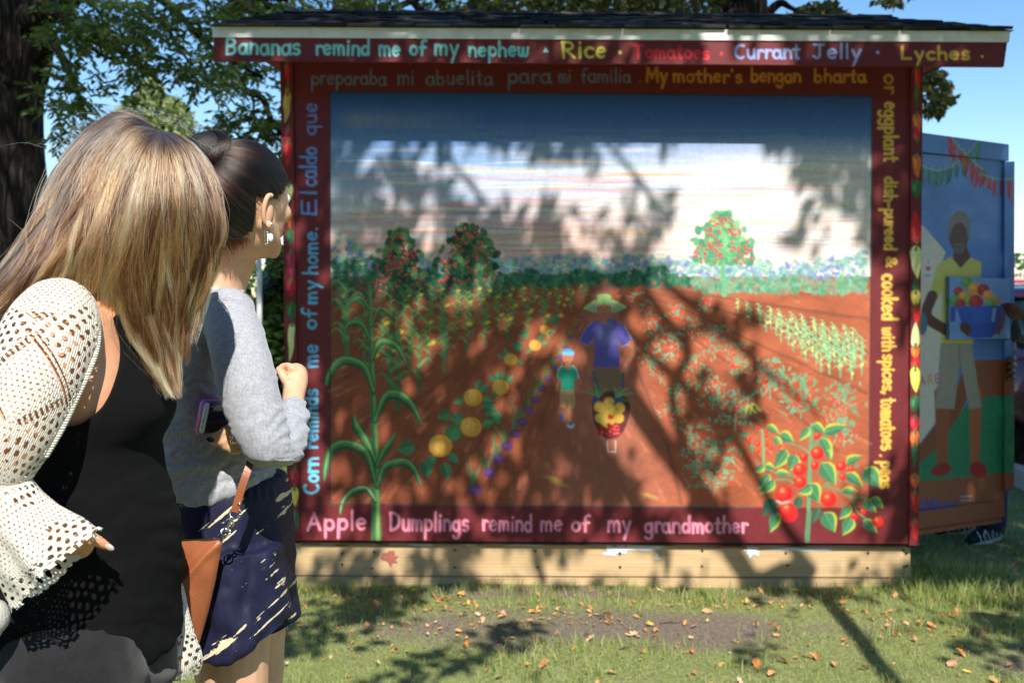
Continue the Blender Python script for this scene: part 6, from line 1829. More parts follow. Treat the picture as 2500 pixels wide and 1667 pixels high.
def strands(name, curves, radius, mat, parent, tint=None):
    """curves (n, m, 3) array"""
    n, m = curves.shape[:2]
    h = bpy.data.hair_curves.new(name)
    h.add_curves([m] * n)
    h.position_data.foreach_set("vector", curves.astype(np.float32).ravel())
    ra = h.attributes.get("radius") or h.attributes.new("radius", 'FLOAT', 'POINT')
    t = np.linspace(0, 1, m)
    rr = np.tile(radius * (1 - .75 * t ** 3), (n, 1)) * RNG.uniform(.7, 1.3, (n, 1))
    ra.data.foreach_set("value", rr.astype(np.float32).ravel())
    ta = h.attributes.new("tint", 'FLOAT', 'CURVE')
    ta.data.foreach_set("value", (np.clip(tint, 0, 1) if tint is not None else RNG.random(n)).astype(np.float32))
    h.materials.append(mat)
    o = bpy.data.objects.new(name, h); COL.objects.link(o)
    if parent is not None:
        o.parent = parent
        o.location = -Vector(parent['origin']) if 'origin' in parent.keys() else (0, 0, 0)
    return o

def rows_loft(b, rows, n=40, power=2.2, cap=True):
    """rows (py, xl, xr, depth, half_depth): horizontal rings"""
    pts = []
    R = np.array(rows, float)
    R = catmull(R, 5)
    V, F = [], []
    ang = np.linspace(0, 2 * np.pi, n, endpoint=False)
    c, s = np.cos(ang), np.sin(ang)
    c = np.sign(c) * np.abs(c) ** (2 / power); s = np.sign(s) * np.abs(s) ** (2 / power)
    for (py, xl, xr, d, hd) in R:
        L_, R_ = P(xl, py, d), P(xr, py, d)
        cx, rx = (L_.x + R_.x) / 2, (R_.x - L_.x) / 2
        for k in range(n): V.append((cx + rx * c[k], d + hd * s[k], L_.z))
    m = len(R)
    for i in range(m - 1):
        for k in range(n):
            a = i * n + k; a2 = i * n + (k + 1) % n
            F.append((a, a2, a2 + n, a + n))
    F.append(tuple(range(n))[::-1]); F.append(tuple((m - 1) * n + k for k in range(n)))
    b.add(V, F)
def T4(px, py, d, rpx, k=1.0):
    p = P(px, py, d); return (p.x, p.y, p.z, rpx / S(d))
def displace(me, fn):
    co = get_co(me); no = get_no(me)
    set_co(me, co + no * fn(co)[:, None])
def pxy(co):
    z = co[:, 2] - CAM_H; yc = co[:, 1] * CP - z * SP; zc = co[:, 1] * SP + z * CP
    return 1250 + FPX * co[:, 0] / yc, 833.5 - FPX * zc / yc
def cut_faces(me, pred):
    """drop faces whose centre satisfies pred(px,py,world)"""
    bm = bmesh.new(); bm.from_mesh(me)
    cen = np.array([f.calc_center_median()[:] for f in bm.faces])
    px, py = pxy(cen)
    kill = pred(px, py, cen)
    bmesh.ops.delete(bm, geom=[f for f, k in zip(list(bm.faces), kill) if k], context='FACES')
    for _ in range(14):      # even out the cut edge
        mv = {}
        for v in bm.verts:
            if v.is_boundary:
                nb = [e.other_vert(v).co for e in v.link_edges if e.is_boundary]
                if len(nb) == 2: mv[v] = v.co * .4 + (nb[0] + nb[1]) * .3
        for v, c in mv.items(): v.co = c
    bm.to_mesh(me); bm.free(); me.update()
def add_face(parent, C, f, r, mat_i, sx=.031, ez=.0, ey=.092):
    """eyes with irises, eyebrows and lips, on the front of the head"""
    rt = Vector((f.y, -f.x, 0))
    for s_ in (-1, 1):
        b = Builder(); c = C + f * (ey - .010) + rt * (sx * s_) + Vector((0, 0, ez)); b.ball(c, .0125); e = b.build("eye", m_eye, parent, True)
        b = Builder(); b.ball(c + f * .0085, .0062); b.build("iris", mat_i, e, True)
    b = Builder(); c = C + f * (ey + .004) + Vector((0, 0, -.068))
    b.tube([(*(c - rt * .024 - f * .008), .003), (*(c - rt * .01), .0055), (*(c + rt * .01), .0055), (*(c + rt * .024 - f * .008), .003)], 8, 4, False)
    b.build("lips", m_lip, parent, True)

# ================================================================== dark-haired woman
dB = 1.85
wB = empty("person", (P(600, 900, dB).x, dB, 0))
tag(wB, "woman with dark hair in a bun, grey top and navy printed shorts", "person", "people looking at the mural")
CB_ = P(592, 478, dB); fB = Vector((.50, .866, 0)).normalized(); rB = Vector((fB.y, -fB.x, 0))
RB = Matrix((rB, fB, Vector((0, 0, 1)))).transposed()
body = Builder()
body.ball(CB_, (.077, .096, .100), 28, 20, RB)
body.ball(CB_ + fB * .018 - Vector((0, 0, .045)), (.062, .072, .078), 24, 16, RB)
def HB(r_, f_, u_): return CB_ + rB * r_ + fB * f_ + Vector((0, 0, u_))
for s_ in (-1, 1):       # jaw line
    body.tube([(*HB(.056 * s_, .0, -.055), .022), (*HB(.042 * s_, .038, -.090), .017), (*HB(.014 * s_, .066, -.106), .015)], 12, 4, False)
body.ball(HB(0, .068, -.104), (.018, .016, .015), 14, 10, RB)
body.ball(HB(0, .040, -.090), (.040, .040, .030), 14, 10, RB)
body.tube([(*HB(0, .088, .012), .009), (*HB(0, .104, -.018), .010), (*HB(0, .110, -.030), .011)], 10, 3, False)   # nose
for s_ in (-1, 1): body.ball(HB(.012 * s_, .098, -.034), .0085, 10, 8)
body.ball(HB(0, .084, -.068), (.026, .014, .014), 12, 8, RB)
for s_ in (-1, 1): body.ball(HB(.034 * s_, .068, -.030), (.024, .020, .022), 12, 8, RB)
body.tube([T4(578, 545, 1.86, 60), T4(566, 620, 1.875, 59), T4(556, 655, 1.885, 58), T4(540, 695, 1.885, 62), T4(528, 730, 1.885, 84)], 24, 5)
rows_loft(body, [(715, 478, 580, 1.885, .05), (745, 430, 600, 1.88, .07), (800, 405, 600, 1.87, .085), (900, 402, 575, 1.86, .09), (1000, 395, 585, 1.86, .09), (1100, 400, 610, 1.86, .09), (1180, 420, 680, 1.87, .10), (1260, 425, 695, 1.88, .12), (1380, 440, 690, 1.88, .12), (1440, 450, 680, 1.88, .1)])
# near (right) arm inside the sleeve, forearm and fist out of it
body.tube([T4(556, 775, 1.79, 42), T4(590, 880, 1.71, 48), T4(630, 1010, 1.675, 40), T4(664, 1095, 1.685, 31), T4(696, 1080, 1.78, 31), T4(712, 1020, 1.87, 30), T4(716, 975, 1.92, 27), T4(719, 950, 1.95, 28)], 18, 5, False)
# back of the fist: palm, four curled fingers, thumb across them
def F3(pts, b_=None, n=10, sub=3): (b_ or body).tube([T4(*p) for p in pts], n, sub, False)
F3([(719, 958, 1.945, 27), (720, 935, 1.965, 31), (722, 915, 1.985, 30)], n=16)
body.ball(P(722, 928, 1.97), (.026, .020, .034), 18, 12)
for k, (x, y, d) in enumerate(((714, 899, 1.955), (728, 902, 1.975), (738, 912, 1.99), (741, 927, 2.0))):
    r_ = (9.5, 10, 9.5, 8.5)[k]
    F3([(722 + k * 1.5, 930 + k * 2, 1.97, r_), (x, y, d, r_ + .4), (x - 18, y - 6 + k * 2, d + .012, r_ - .3), (x - 33, y + 3 + k, d + .016, r_ - 1), (x - 36, y + 14, d + .012, r_ - 2), (x - 26, y + 19, d + .004, r_ - 2.5)])
F3([(706, 945, 1.94, 12), (694, 925, 1.935, 11), (686, 910, 1.94, 9.5), (679, 901, 1.95, 7.5)])
# far arm across the front, hand coming out under the near arm with the phone
body.tube([T4(470, 780, 2.0, 46), T4(560, 930, 2.04, 44), T4(650, 1050, 1.98, 38), T4(655, 1080, 1.84, 32), T4(622, 1078, 1.745, 26), T4(604, 1076, 1.732, 27)], 16, 5, False)
body.ball(P(592, 1074, 1.727), (.028, .016, .022), 16, 12)
F3([(592, 1050, 1.722, 11.5), (566, 1042, 1.708, 12), (538, 1058, 1.700, 10.5), (520, 1070, 1.699, 8.8), (509, 1075, 1.701, 6.2)])
F3([(590, 1066, 1.722, 11), (562, 1068, 1.708, 11), (540, 1078, 1.702, 10), (522, 1081, 1.705, 8)])
F3([(592, 1080, 1.722, 11), (568, 1086, 1.710, 11), (552, 1092, 1.706, 9.5), (543, 1090, 1.712, 8)])
F3([(598, 1092, 1.724, 10), (580, 1100, 1.712, 10), (566, 1101, 1.708, 8.5), (560, 1096, 1.714, 7.5)])
F3([(600, 1052, 1.73, 11), (582, 1030, 1.722, 10), (566, 1012, 1.72, 8.5), (556, 1000, 1.722, 7)])   # thumb behind the phone
# legs to the ground
def leg(cx, d, knee=1925, foot_dir=(.5, .86)):
    q = P(cx, 1500, d)
    body.tube([(q.x, d, P(cx, 1430, d).z, .086), (q.x, d, P(cx, 1560, d).z, .078), (q.x + .005, d, P(cx, 1667, d).z, .068), (q.x + .01, d + .01, .47, .050), (q.x, d - .01, .33, .052), (q.x, d, .10, .032), (q.x, d, .06, .034)], 20, 5)
    body.tube([(q.x, d, .05, .035), (q.x + foot_dir[0] * .1, d + foot_dir[1] * .1, .045, .036), (q.x + foot_dir[0] * .19, d + foot_dir[1] * .19, .03, .026)], 12, 4, False)
leg(560, 1.80); leg(604, 1.97)
meB = remeshed(body, "body", .0042, 3, .5)
link("body", meB, m_skinB, wB)
add_face(wB, CB_, fB, None, m_iris)
# near ear, sitting proud with its rim and lobe, and its far twin
for s_ in (-1, 1):
    b = Builder(); cE = HB(.076 * s_, -.012, -.034)
    pts = []
    for k in range(9):
        a = math.radians(100 - k * 32)
        pts.append((*(cE + fB * (-.012 * math.cos(a) - .002) + rB * s_ * (.006 + .005 * math.sin(a) - .003 * (k > 6)) + Vector((0, 0, .027 * math.sin(a) + .002))), .0048 - .0001 * k))
    b.tube(pts, 8, 4, False)
    b.ball(cE + fB * .002 + rB * s_ * .001, (.006, .013, .025), 14, 10, RB)
    b.ball(cE + fB * -.001 + rB * s_ * .006 + Vector((0, 0, -.026)), (.0045, .007, .008), 10, 8, RB)
    b.build("ear", m_skinB, wB, True)
for x, y, d, a in ((513, 1073, 1.6935, .9),):
    b = Builder(); b.ball(P(x, y, d), (.0085, .003, .0048), 12, 8, Matrix.Rotation(.35, 3, 'Y')); b.build("fingernail", m_nail, wB, True)
# ring with a pale stone on the hand
b = Builder(); c = P(573, 1068, 1.700)
for k in range(4): b.ball(c + Vector((random.uniform(-.006, .006), random.uniform(-.002, .002), random.uniform(-.008, .008))), .0058, 8, 6)
rg = b.build("ring", m_steel, wB, True)

# sweater: torso, near sleeve, pushed-up cuffs, far sleeve; one continuous garment
sw = Builder()
rows_loft(sw, [(706, 474, 588, 1.885, .056), (722, 440, 604, 1.88, .078), (745, 405, 616, 1.875, .096), (790, 392, 614, 1.865, .108), (860, 388, 596, 1.855, .110), (940, 384, 588, 1.855, .108), (1010, 378, 598, 1.855, .110), (1070, 380, 615, 1.855, .113), (1120, 388, 636, 1.855, .118), (1160, 396, 660, 1.86, .122), (1190, 404, 668, 1.86, .122), (1203, 412, 664, 1.86, .116)], 48, 2.3)
sw.tube([T4(556, 762, 1.775, 62), T4(578, 830, 1.735, 70), T4(596, 900, 1.705, 72), T4(616, 985, 1.68, 69), T4(645, 1070, 1.665, 62), T4(668, 1112, 1.675, 54), T4(694, 1090, 1.74, 50), T4(708, 1048, 1.81, 44), T4(715, 1012, 1.86, 34), T4(717, 996, 1.88, 30)], 30, 6, False)
for k, (t, rr) in enumerate(((0, 46), (1, 43), (2, 40), (3, 36))):   # bunched folds of the cuff
    sw.tube([T4(704 + 3 * t, 1062 - 15 * t, 1.79 + .02 * t, rr), T4(706 + 3 * t, 1056 - 15 * t, 1.795 + .02 * t, rr)], 24, 1, False)
sw.tube([T4(470, 775, 2.0, 60), T4(560, 930, 2.04, 58), T4(648, 1050, 1.99, 50), T4(655, 1078, 1.86, 42)], 22, 6, False)
meS = remeshed(sw, "grey_top", .0052, 4, .5)
def fold_fn(co):
    px, py = pxy(co)
    near = 1 / (1 + np.exp((co[:, 1] - 1.80) / .02))
    arm = np.clip(1 - np.abs(px - (556 + (py - 760) * .27)) / 85, 0, 1) * (py < 1160)
    tor = 1 - np.clip(arm * 3, 0, 1)
    w = fbm(px / 60, py / 60, 1, 3)
    # horizontal drapes round the waist, radiating from the underarm
    ph = (py + 26 * np.sin(px / 70.0) + .22 * (px - 380)) / 13.5 + w * 9
    low = np.clip((py - 850) / 80, 0, 1)
    d = tor * (.0058 * low * np.abs(np.sin(ph)) ** 1.4 * (.3 + w) + .004 * (w - .5))
    ph2 = (py * .8 - px * .9) / 26 + w * 6
    d += tor * (1 - low) * .002 * np.sin(ph2)
    # rings at the elbow and cuff
    el = np.clip((py - 960) / 60, 0, 1) * np.clip((px - 640) / 40, 0, 1)
    a = np.arctan2(py - 1120, px - 600)
    d += el * .0020 * np.sin(a * 34 + w * 7)
    d += arm * .0022 * np.sin((py + px * .6) / 30 + w * 8) * np.clip((py - 950) / 100, 0, 1)
    d += .0014 * (fbm(px / 14, py / 14, 5, 3) - .5)
    return d
displace(meS, fold_fn)
co = get_co(meS); px, py = pxy(co)       # hem dips in the middle and rises towards the front
kz = np.clip((py - 1120) / 80, 0, 1); co[:, 2] += kz * (np.clip((px - 520) / 150, 0, 1) * .034 + np.clip((470 - px) / 80, 0, 1) * .006)
set_co(meS, co)
link("grey_top", meS, m_grey, wB)
# neckband and hem band
b = Builder(); ring = [(*P(533 + 60 * math.cos(a), 706 + 9 * math.sin(a) + 4 * math.cos(a), 1.885 - .058 * math.sin(a)), .0042) for a in np.linspace(0, 2 * math.pi, 25)]
b.tube(ring, 8, 2, False, caps=False); b.build("neckband", m_grey, wB, True)

# shorts
sh = Builder()
rows_loft(sh, [(1158, 408, 690, 1.87, .118), (1185, 404, 700, 1.87, .126), (1230, 402, 706, 1.875, .138), (1300, 404, 714, 1.88, .148), (1380, 410, 718, 1.88, .152), (1420, 416, 720, 1.88, .150)], 56, 2.3)
sh.tube([T4(560, 1330, 1.80, 126) , T4(562, 1430, 1.795, 134), T4(566, 1520, 1.79, 139), T4(570, 1560, 1.79, 140)], 40, 5, True, caps=False)
sh.tube([T4(600, 1330, 1.96, 110), T4(612, 1430, 1.965, 116), T4(622, 1510, 1.965, 118), T4(624, 1545, 1.965, 118)], 40, 5, True, caps=False)
meH = remeshed(sh, "shorts", .0062, 3, .5)
def sh_fn(co):
    px, py = pxy(co)
    w = fbm(px / 90, py / 120, 3, 3)
    k = np.clip((py - 1200) / 200, .1, 1)
    d = .0062 * k * np.sin(px / 17 + w * 9 + (py - 1200) * .004) + .004 * (w - .5)
    d += np.clip(1 - np.abs(py - 1205) / 26, 0, 1) * .0022 * np.sin(px / 3.2)
    return d
displace(meH, sh_fn)
co = get_co(meH); px, py = pxy(co)
kz = np.clip((py - 1440) / 110, 0, 1); co[:, 2] += kz * (np.clip((px - 590) / 140, 0, 1) ** 1.2 * .040 - .012 * np.clip(1 - np.abs(px - 520) / 90, 0, 1))
set_co(meH, co)
link("shorts", meH, m_shorts, wB)

# hair: cap, swept strands, bun
cap = Builder()
cap.ball(CB_, (.0815, .1005, .1045), 48, 36, RB)
capo = cap.build("hair", m_baseB, wB, True)
me = capo.data
bm = bmesh.new(); bm.from_mesh(me)
def hb_local(v):
    q = Vector(v) - CB_; return q.dot(rB), q.dot(fB), q.z
kill = []
for fce in bm.faces:
    r_, f_, u_ = hb_local(fce.calc_center_median())
    line = -.022 + 1.05 * f_ - (.02 if f_ < -.03 else 0)
    if u_ < line or (abs(r_) > .06 and -.035 < f_ < .012 and u_ < -.010): kill.append(fce)
bmesh.ops.delete(bm, geom=kill, context='FACES'); bm.to_mesh(me); bm.free()
rr_ = np.random.default_rng(8)
bunc = HB(-.018, -.070, .072)
# bun direction on the skull
def skull(u, k=1.0): return np.array(CB_) + k * (u[..., 0:1] * .0830 * np.array(rB) + u[..., 1:2] * .1020 * np.array(fB) + u[..., 2:3] * .106 * np.array([0, 0, 1]))
bd_ = np.array([-.22, -.78, .58]); bd_ /= np.linalg.norm(bd_)
n_ = 9000
u = rr_.normal(0, 1, (n_ * 4, 3)); u /= np.linalg.norm(u, axis=1)[:, None]
f_ = u[:, 1] * .1; z_ = u[:, 2] * .104
ok = (z_ > -.030 + 1.05 * f_ - np.where(f_ < -.03, .02, 0)) & ~((np.abs(u[:, 0]) > .75) & (f_ > -.035) & (f_ < .012) & (z_ < -.014))
u = u[ok][:n_]
n_ = len(u)
m_ = 14
tt = np.linspace(0, 1, m_)
dot = np.clip(u @ bd_, -1, 1); om = np.arccos(dot); so = np.sin(om) + 1e-6
tmax = np.clip(1 - .30 / om, .25, 1)
T_ = tt[None] * tmax[:, None]
curv = (np.sin((1 - T_) * om[:, None]) / so[:, None])[..., None] * u[:, None] + (np.sin(T_ * om[:, None]) / so[:, None])[..., None] * bd_
curv /= np.linalg.norm(curv, axis=2)[..., None]
lift = 1.004 + .020 * rr_.random((n_, 1)) * np.sin(np.pi * tt)[None] + .030 * (vnoise(np.arctan2(u[:, 0], u[:, 2]) * 13, om * 1.5, 4)[:, None] - .35)
C3_ = skull(curv, 1.0); C3_ = np.array(CB_) + (C3_ - np.array(CB_)) * lift[..., None]
tint = .42 + .9 * (vnoise(np.arctan2(u[:, 0], u[:, 2]) * 16, om * 3, 2) - .5) + rr_.normal(0, .16, n_) + .35 * np.clip(u[:, 2] - .35, 0, 1)
strands("strands", C3_, .00045, m_hairB, capo, tint)
# short baby hairs at the nape
k_ = 500
x = rr_.uniform(505, 600, k_); y0 = 596 - np.abs(x - 545) * .45 + rr_.uniform(-16, 10, k_)
tt = np.linspace(0, 1, 8)
nb_ = PN(x[:, None] + tt * rr_.uniform(-10, 20, (k_, 1)), y0[:, None] + tt * rr_.uniform(10, 44, (k_, 1)), 1.805 + 0 * tt + .010 * tt * rr_.random((k_, 1)) + ((x[:, None] - 560) / 900) ** 2)
strands("strands", nb_, .00028, m_hairB, capo, np.full(k_, .8))
# bun: wound coils
b = Builder(); b.ball(bunc, (.045, .040, .042), 24, 16); b.ball(bunc + fB * .03 - Vector((0, 0, .012)), (.044, .03, .036), 20, 14, RB); bun = b.build("bun", m_baseB, capo, True)
bs = []
for k in range(2600):
    ph = rr_.uniform(0, 2 * np.pi); tor = rr_.uniform(0, 2 * np.pi); Lk = rr_.uniform(1.2, 3.0)
    a = ph + np.linspace(0, Lk, 16)
    q = tor + np.linspace(0, 1.2, 16)
    R0, r0 = .0265 + .003 * rr_.random(), .0185 + .0035 * rr_.random() + .002 * math.sin(5 * ph)
    ex = np.stack([(R0 + r0 * np.cos(q)) * np.cos(a), (R0 + r0 * np.cos(q)) * np.sin(a), r0 * np.sin(q)], -1)
    bs.append(ex)
bs = np.array(bs)
ax = np.array(Vector((-.35, -.75, .55)).normalized()); e1 = np.cross(ax, [0, 0, 1.]); e1 /= np.linalg.norm(e1); e2 = np.cross(ax, e1)
bs = np.array(bunc) + bs[..., 0:1] * e1 + bs[..., 1:2] * e2 + bs[..., 2:3] * ax
strands("strands", bs, .00045, m_hairB, bun, rr_.normal(.45, .2, len(bs)))
fl = []
for k in range(130):
    a = rr_.uniform(0, 2 * np.pi); d0 = np.array([math.cos(a), rr_.uniform(-.5, .2), math.sin(a)]); t = np.linspace(0, 1, 10)[:, None]
    fl.append(np.array(bunc) + d0 * .036 + t * .022 * rr_.uniform(.4, 1.2) * (d0 + rr_.normal(0, .7, 3)) + .008 * np.sin(t * 5 + a) * rr_.normal(0, 1, 3))
strands("strands", np.array(fl), .0003, m_hairB, bun, np.full(len(fl), .6))
# earring
er = empty("earring", P(660, 585, 1.81)); tag(er, "small silver drop earring with a pale stone in the dark-haired woman's ear", "earring")
cE = HB(.083, -.013, -.066)
b = Builder(); hook = [(*(cE + Vector((.0085 * math.cos(a), -.002, .0085 * math.sin(a)))), .0009) for a in np.linspace(-.6, 3.6, 12)]
b.tube(hook, 6, 2, False)
b.tube([(*(cE + Vector((-.0085, -.002, .001))), .0008), (*(cE + Vector((-.0085, -.002, -.030))), .0008), (*(cE + Vector((-.004, -.002, -.031))), .0008)], 6, 3, False)
b.build("hook", m_steel, er, True)
b = Builder()
for k in range(7): b.ball(cE + Vector((-.003, -.003, -.009 - k * .0034)), .0022, 8, 6)
b.build("beads", m_steel, er, True)
b = Builder(); b.ball(cE + Vector((.002, -.001, -.019)), (.0055, .005, .0085), 12, 8); b.build("stone", new_mat("moonstone", (.7, .78, .85), .12)[0], er, True)
# phone
ph_ = empty("phone", P(530, 1015, 1.70)); tag(ph_, "white phone in a pink case held under the dark-haired woman's arm", "phone")
Rp = Matrix.Rotation(math.radians(13), 3, 'Y') @ Matrix.Rotation(math.radians(-16), 3, 'Z')
cp = P(531, 1014, 1.752)
def rbox(c, s, r_, R):
    b = Builder(); V, F = [], []
    n = 24; outl = []
    for k in range(n):
        a = 2 * math.pi * k / n; cx_, sz_ = math.cos(a), math.sin(a)
        outl.append(((s[0] / 2 - r_) * (1 if cx_ > 0 else -1) + r_ * cx_, (s[2] / 2 - r_) * (1 if sz_ > 0 else -1) + r_ * sz_))
    for (yy, kk) in ((-s[1] / 2, .93), (-s[1] / 2 + .0015, 1), (s[1] / 2 - .0015, 1), (s[1] / 2, .93)):
        for (x, z) in outl: V.append(R @ Vector((x * kk, yy, z * (1 - (1 - kk) * .5))) + Vector(c))
    for i in range(3):
        for k in range(n): F.append((i * n + k, i * n + (k + 1) % n, (i + 1) * n + (k + 1) % n, (i + 1) * n + k))
    F.append(tuple(range(n))[::-1]); F.append(tuple(3 * n + k for k in range(n)))
    b.add(V, F); return b
rbox(cp, (.021, .100, .066), .0085, Rp).build("case", m_pink, ph_, True)
rbox(cp + Rp @ Vector((.0045, -.0010, 0)), (.0150, .100, .0625), .0065, Rp).build("case_rim", m_blue, ph_, True)
rbox(cp + Rp @ Vector((.0062, -.0022, 0)), (.0105, .100, .0580), .0050, Rp).build("phone_body", m_phone, ph_, True)
rbox(cp + Rp @ Vector((.0125, 0, 0)), (.0015, .098, .0560), .0006, Rp).build("screen", m_screen, ph_, True)
b = Builder()
for k in range(6): b.box(cp + Rp @ Vector((.0062, -.0524, -.009 + k * .0018)), (.0014, .0006, .0009), Rp)
b.box(cp + Rp @ Vector((.0062, -.0524, -.017)), (.0022, .0006, .0022), Rp)
b.build("speaker_holes", m_screen, ph_)

# tan bag with strap and clasp
bag = empty("handbag", P(470, 1600, 1.66)); tag(bag, "tan leather zip bag hanging from the dark-haired woman's arm", "handbag")
nxb, nyb = 40, 40
dbag = 1.655
V, F = [], []
def bag_edge(t):   # t 0 top .. 1 bottom -> left and right photo px
    xr = np.interp(t, [0, .05, .35, .65, 1], [536, 541, 527, 508, 480]); xl = np.interp(t, [0, .3, 1], [300, 292, 310]); return xl, xr
for side in (-1, 1):
    for jy in range(nyb + 1):
        t = jy / nyb; py_ = 1321 + (1592 - 1321) * t; xl, xr = bag_edge(t)
        for ix in range(nxb + 1):
            s = ix / nxb; px_ = xl + (xr - xl) * s
            bul = .030 * (max(0, math.sin(math.pi * s)) ** .5) * (math.sin(math.pi * min(1, .06 + t * .94)) ** .6)
            # crease: panel above the diagonal sits lower
            yl = 1330 + (536 - px_) * .80 + 8 * math.sin(px_ / 30)
            cr = 1 / (1 + math.exp(-(py_ - yl) / 6))
            ridge = math.exp(-((py_ - yl - 6) / 12) ** 2)
            dd = -bul * (.45 + .55 * cr) - .007 * ridge if side < 0 else bul
            q = P(px_, py_ + 3 * math.sin(s * 5) * (1 - t), dbag + dd); V.append(q[:])
    base = 0 if side < 0 else (nxb + 1) * (nyb + 1)
    for jy in range(nyb):
        for ix in range(nxb):
            a = base + jy * (nxb + 1) + ix
            F.append((a, a + nxb + 1, a + nxb + 2, a + 1) if side < 0 else (a, a + 1, a + nxb + 2, a + nxb + 1))
link("pouch", mesh_np("pouch", V, F, True), m_leather, bag)
b = Builder()
for k in range(56):
    x = 400 + k * 2.45; b.box(P(x, 1320 + 3 * math.sin((x - 300) / 240 * 5), dbag - .001), (.0013, .006, .0036))
tag(b.build("zip_teeth", m_gold, bag), kind="stuff")
b = Builder()
b.tube([T4(541, 1324, 1.65, 2.6), T4(545, 1312, 1.648, 2.6), T4(550, 1303, 1.646, 2.6)], 8, 3, False); b.build("loop", m_steel, bag, True)
def torus(c, R0, r0, name, rx=0.0):
    b = Builder(); b.tube([(c.x + R0 * math.cos(a), c.y + R0 * math.sin(rx) * math.sin(a), c.z + R0 * math.cos(rx) * math.sin(a), r0) for a in np.linspace(0, 2 * math.pi, 20)], 8, 1, False, caps=False)
    return b.build(name, m_steel, bag, True)
torus(P(551, 1298, 1.645), .008, .0017, "ring", .6)
torus(P(574, 1252, 1.642), .0095, .0016, "ring", .3)
b = Builder(); b.tube([T4(554, 1291, 1.644, 4), T4(560, 1278, 1.643, 3.2), T4(567, 1262, 1.642, 3)], 8, 3, False)
b.tube([T4(556, 1286, 1.644, 2.2), T4(566, 1285, 1.643, 2.4), T4(570, 1276, 1.643, 2.4), T4(564, 1266, 1.643, 2.2)], 8, 3, False)
b.ball(P(552, 1292, 1.643), .0045, 10, 8); b.build("snap_hook", m_steel, bag, True)
# strap
def ribbon(pts, width, thick, name, mat, parent):
    A = catmull(np.array(pts, float), 6)
    b = Builder(); V, F = [], []
    T_ = np.gradient(A, axis=0)
    for i in range(len(A)):
        t = T_[i] / np.linalg.norm(T_[i]); s = np.cross(t, [0, 1.0, 0]); s /= np.linalg.norm(s); nn = np.cross(s, t)
        for (a_, b_) in ((-1, -1), (1, -1), (1, 1), (-1, 1)): V.append(A[i] + s * a_ * width / 2 + nn * b_ * thick / 2)
    for i in range(len(A) - 1):
        for k in range(4): F.append((i * 4 + k, i * 4 + (k + 1) % 4, (i + 1) * 4 + (k + 1) % 4, (i + 1) * 4 + k))
    n = len(A) - 1; F += [(3, 2, 1, 0), (n * 4, n * 4 + 1, n * 4 + 2, n * 4 + 3)]
    b.add(V, F); return b.build(name, mat, parent)
ribbon([P(573, 1249, 1.642), P(580, 1225, 1.642), P(592, 1185, 1.645), P(606, 1145, 1.655), P(622, 1100, 1.68), P(640, 1050, 1.72)], .0135, .003, "strap", m_leather, bag)
b = Builder(); b.ball(P(584, 1229, 1.6395), .0028, 10, 8); b.build("rivet", m_steel, bag, True)
b = Builder()
for k in range(4): b.tube([T4(423, 1330, 1.615, 1.6), T4(433 + k * 2, 1350, 1.61, 1.6), T4(437 + k, 1372, 1.61, 1.6), T4(430 + k * 2, 1395, 1.612, 1.5), T4(428, 1412, 1.615, 1.4)], 6, 4, False)
b.build("tassel", mottled("dark_suede", (.06, .02, .012), (.10, .04, .02), 60, .8), bag, True)

# ================================================================== blonde woman
dA = 1.45
wA = empty("person", (P(250, 900, dA).x, dA, 0))
tag(wA, "woman with long blonde hair, cream crochet cardigan and black top, hand in her pocket", "person", "people looking at the mural")
CA_ = P(366, 478, 1.545); fA = Vector((.60, .80, 0)).normalized(); rA = Vector((fA.y, -fA.x, 0)); RA = Matrix((rA, fA, Vector((0, 0, 1)))).transposed()
def HA(r_, f_, u_): return CA_ + rA * r_ + fA * f_ + Vector((0, 0, u_))
ba = Builder()
ba.ball(CA_, (.074, .092, .098), 24, 18, RA)
ba.ball(HA(0, .018, -.045), (.060, .070, .078), 20, 14, RA)
for s_ in (-1, 1): ba.tube([(*HA(.054 * s_, .0, -.055), .022), (*HA(.042 * s_, .040, -.092), .020), (*HA(.014 * s_, .070, -.110), .018)], 12, 4, False)
ba.ball(HA(0, .070, -.106), (.022, .020, .018), 14, 10, RA)
ba.tube([(*HA(0, .084, .012), .009), (*HA(0, .100, -.018), .010), (*HA(0, .106, -.030), .011)], 10, 3, False)
ba.ball(HA(0, .080, -.068), (.026, .014, .014), 12, 8, RA)
for s_ in (-1, 1): ba.ball(HA(.034 * s_, .064, -.030), (.024, .020, .022), 12, 8, RA)
for s_ in (-1, 1): ba.ball(HA(.074 * s_, -.010, -.03), (.006, .014, .026), 10, 8, RA)
ba.tube([(*HA(0, -.02, -.05), .052), (*P(330, 660, 1.52), .052), (*P(300, 720, 1.49), .062), (*P(260, 780, 1.47), .09)], 22, 4)
TOR = [(735, 170, 320, 1.46, .10), (770, 130, 335, 1.455, .125), (830, 105, 342, 1.45, .135), (900, 88, 372, 1.45, .138), (960, 82, 398, 1.45, .136), (1005, 84, 404, 1.45, .132), (1045, 92, 388, 1.45, .128), (1090, 98, 368, 1.45, .124), (1160, 92, 380, 1.45, .124), (1230, 78, 400, 1.455, .132), (1290, 58, 412, 1.46, .142), (1400, 26, 417, 1.46, .155), (1480, 0, 410, 1.46, .16), (1560, -24, 406, 1.46, .162), (1660, -40, 410, 1.46, .16)]
rows_loft(ba, [(a_, b_ + (8 if a_ < 1350 else 34), c_ - (8 if a_ < 1350 else 34), d_, e_ - (.006 if a_ < 1350 else .030)) for a_, b_, c_, d_, e_ in TOR if a_ < 1600], 44, 2.3)
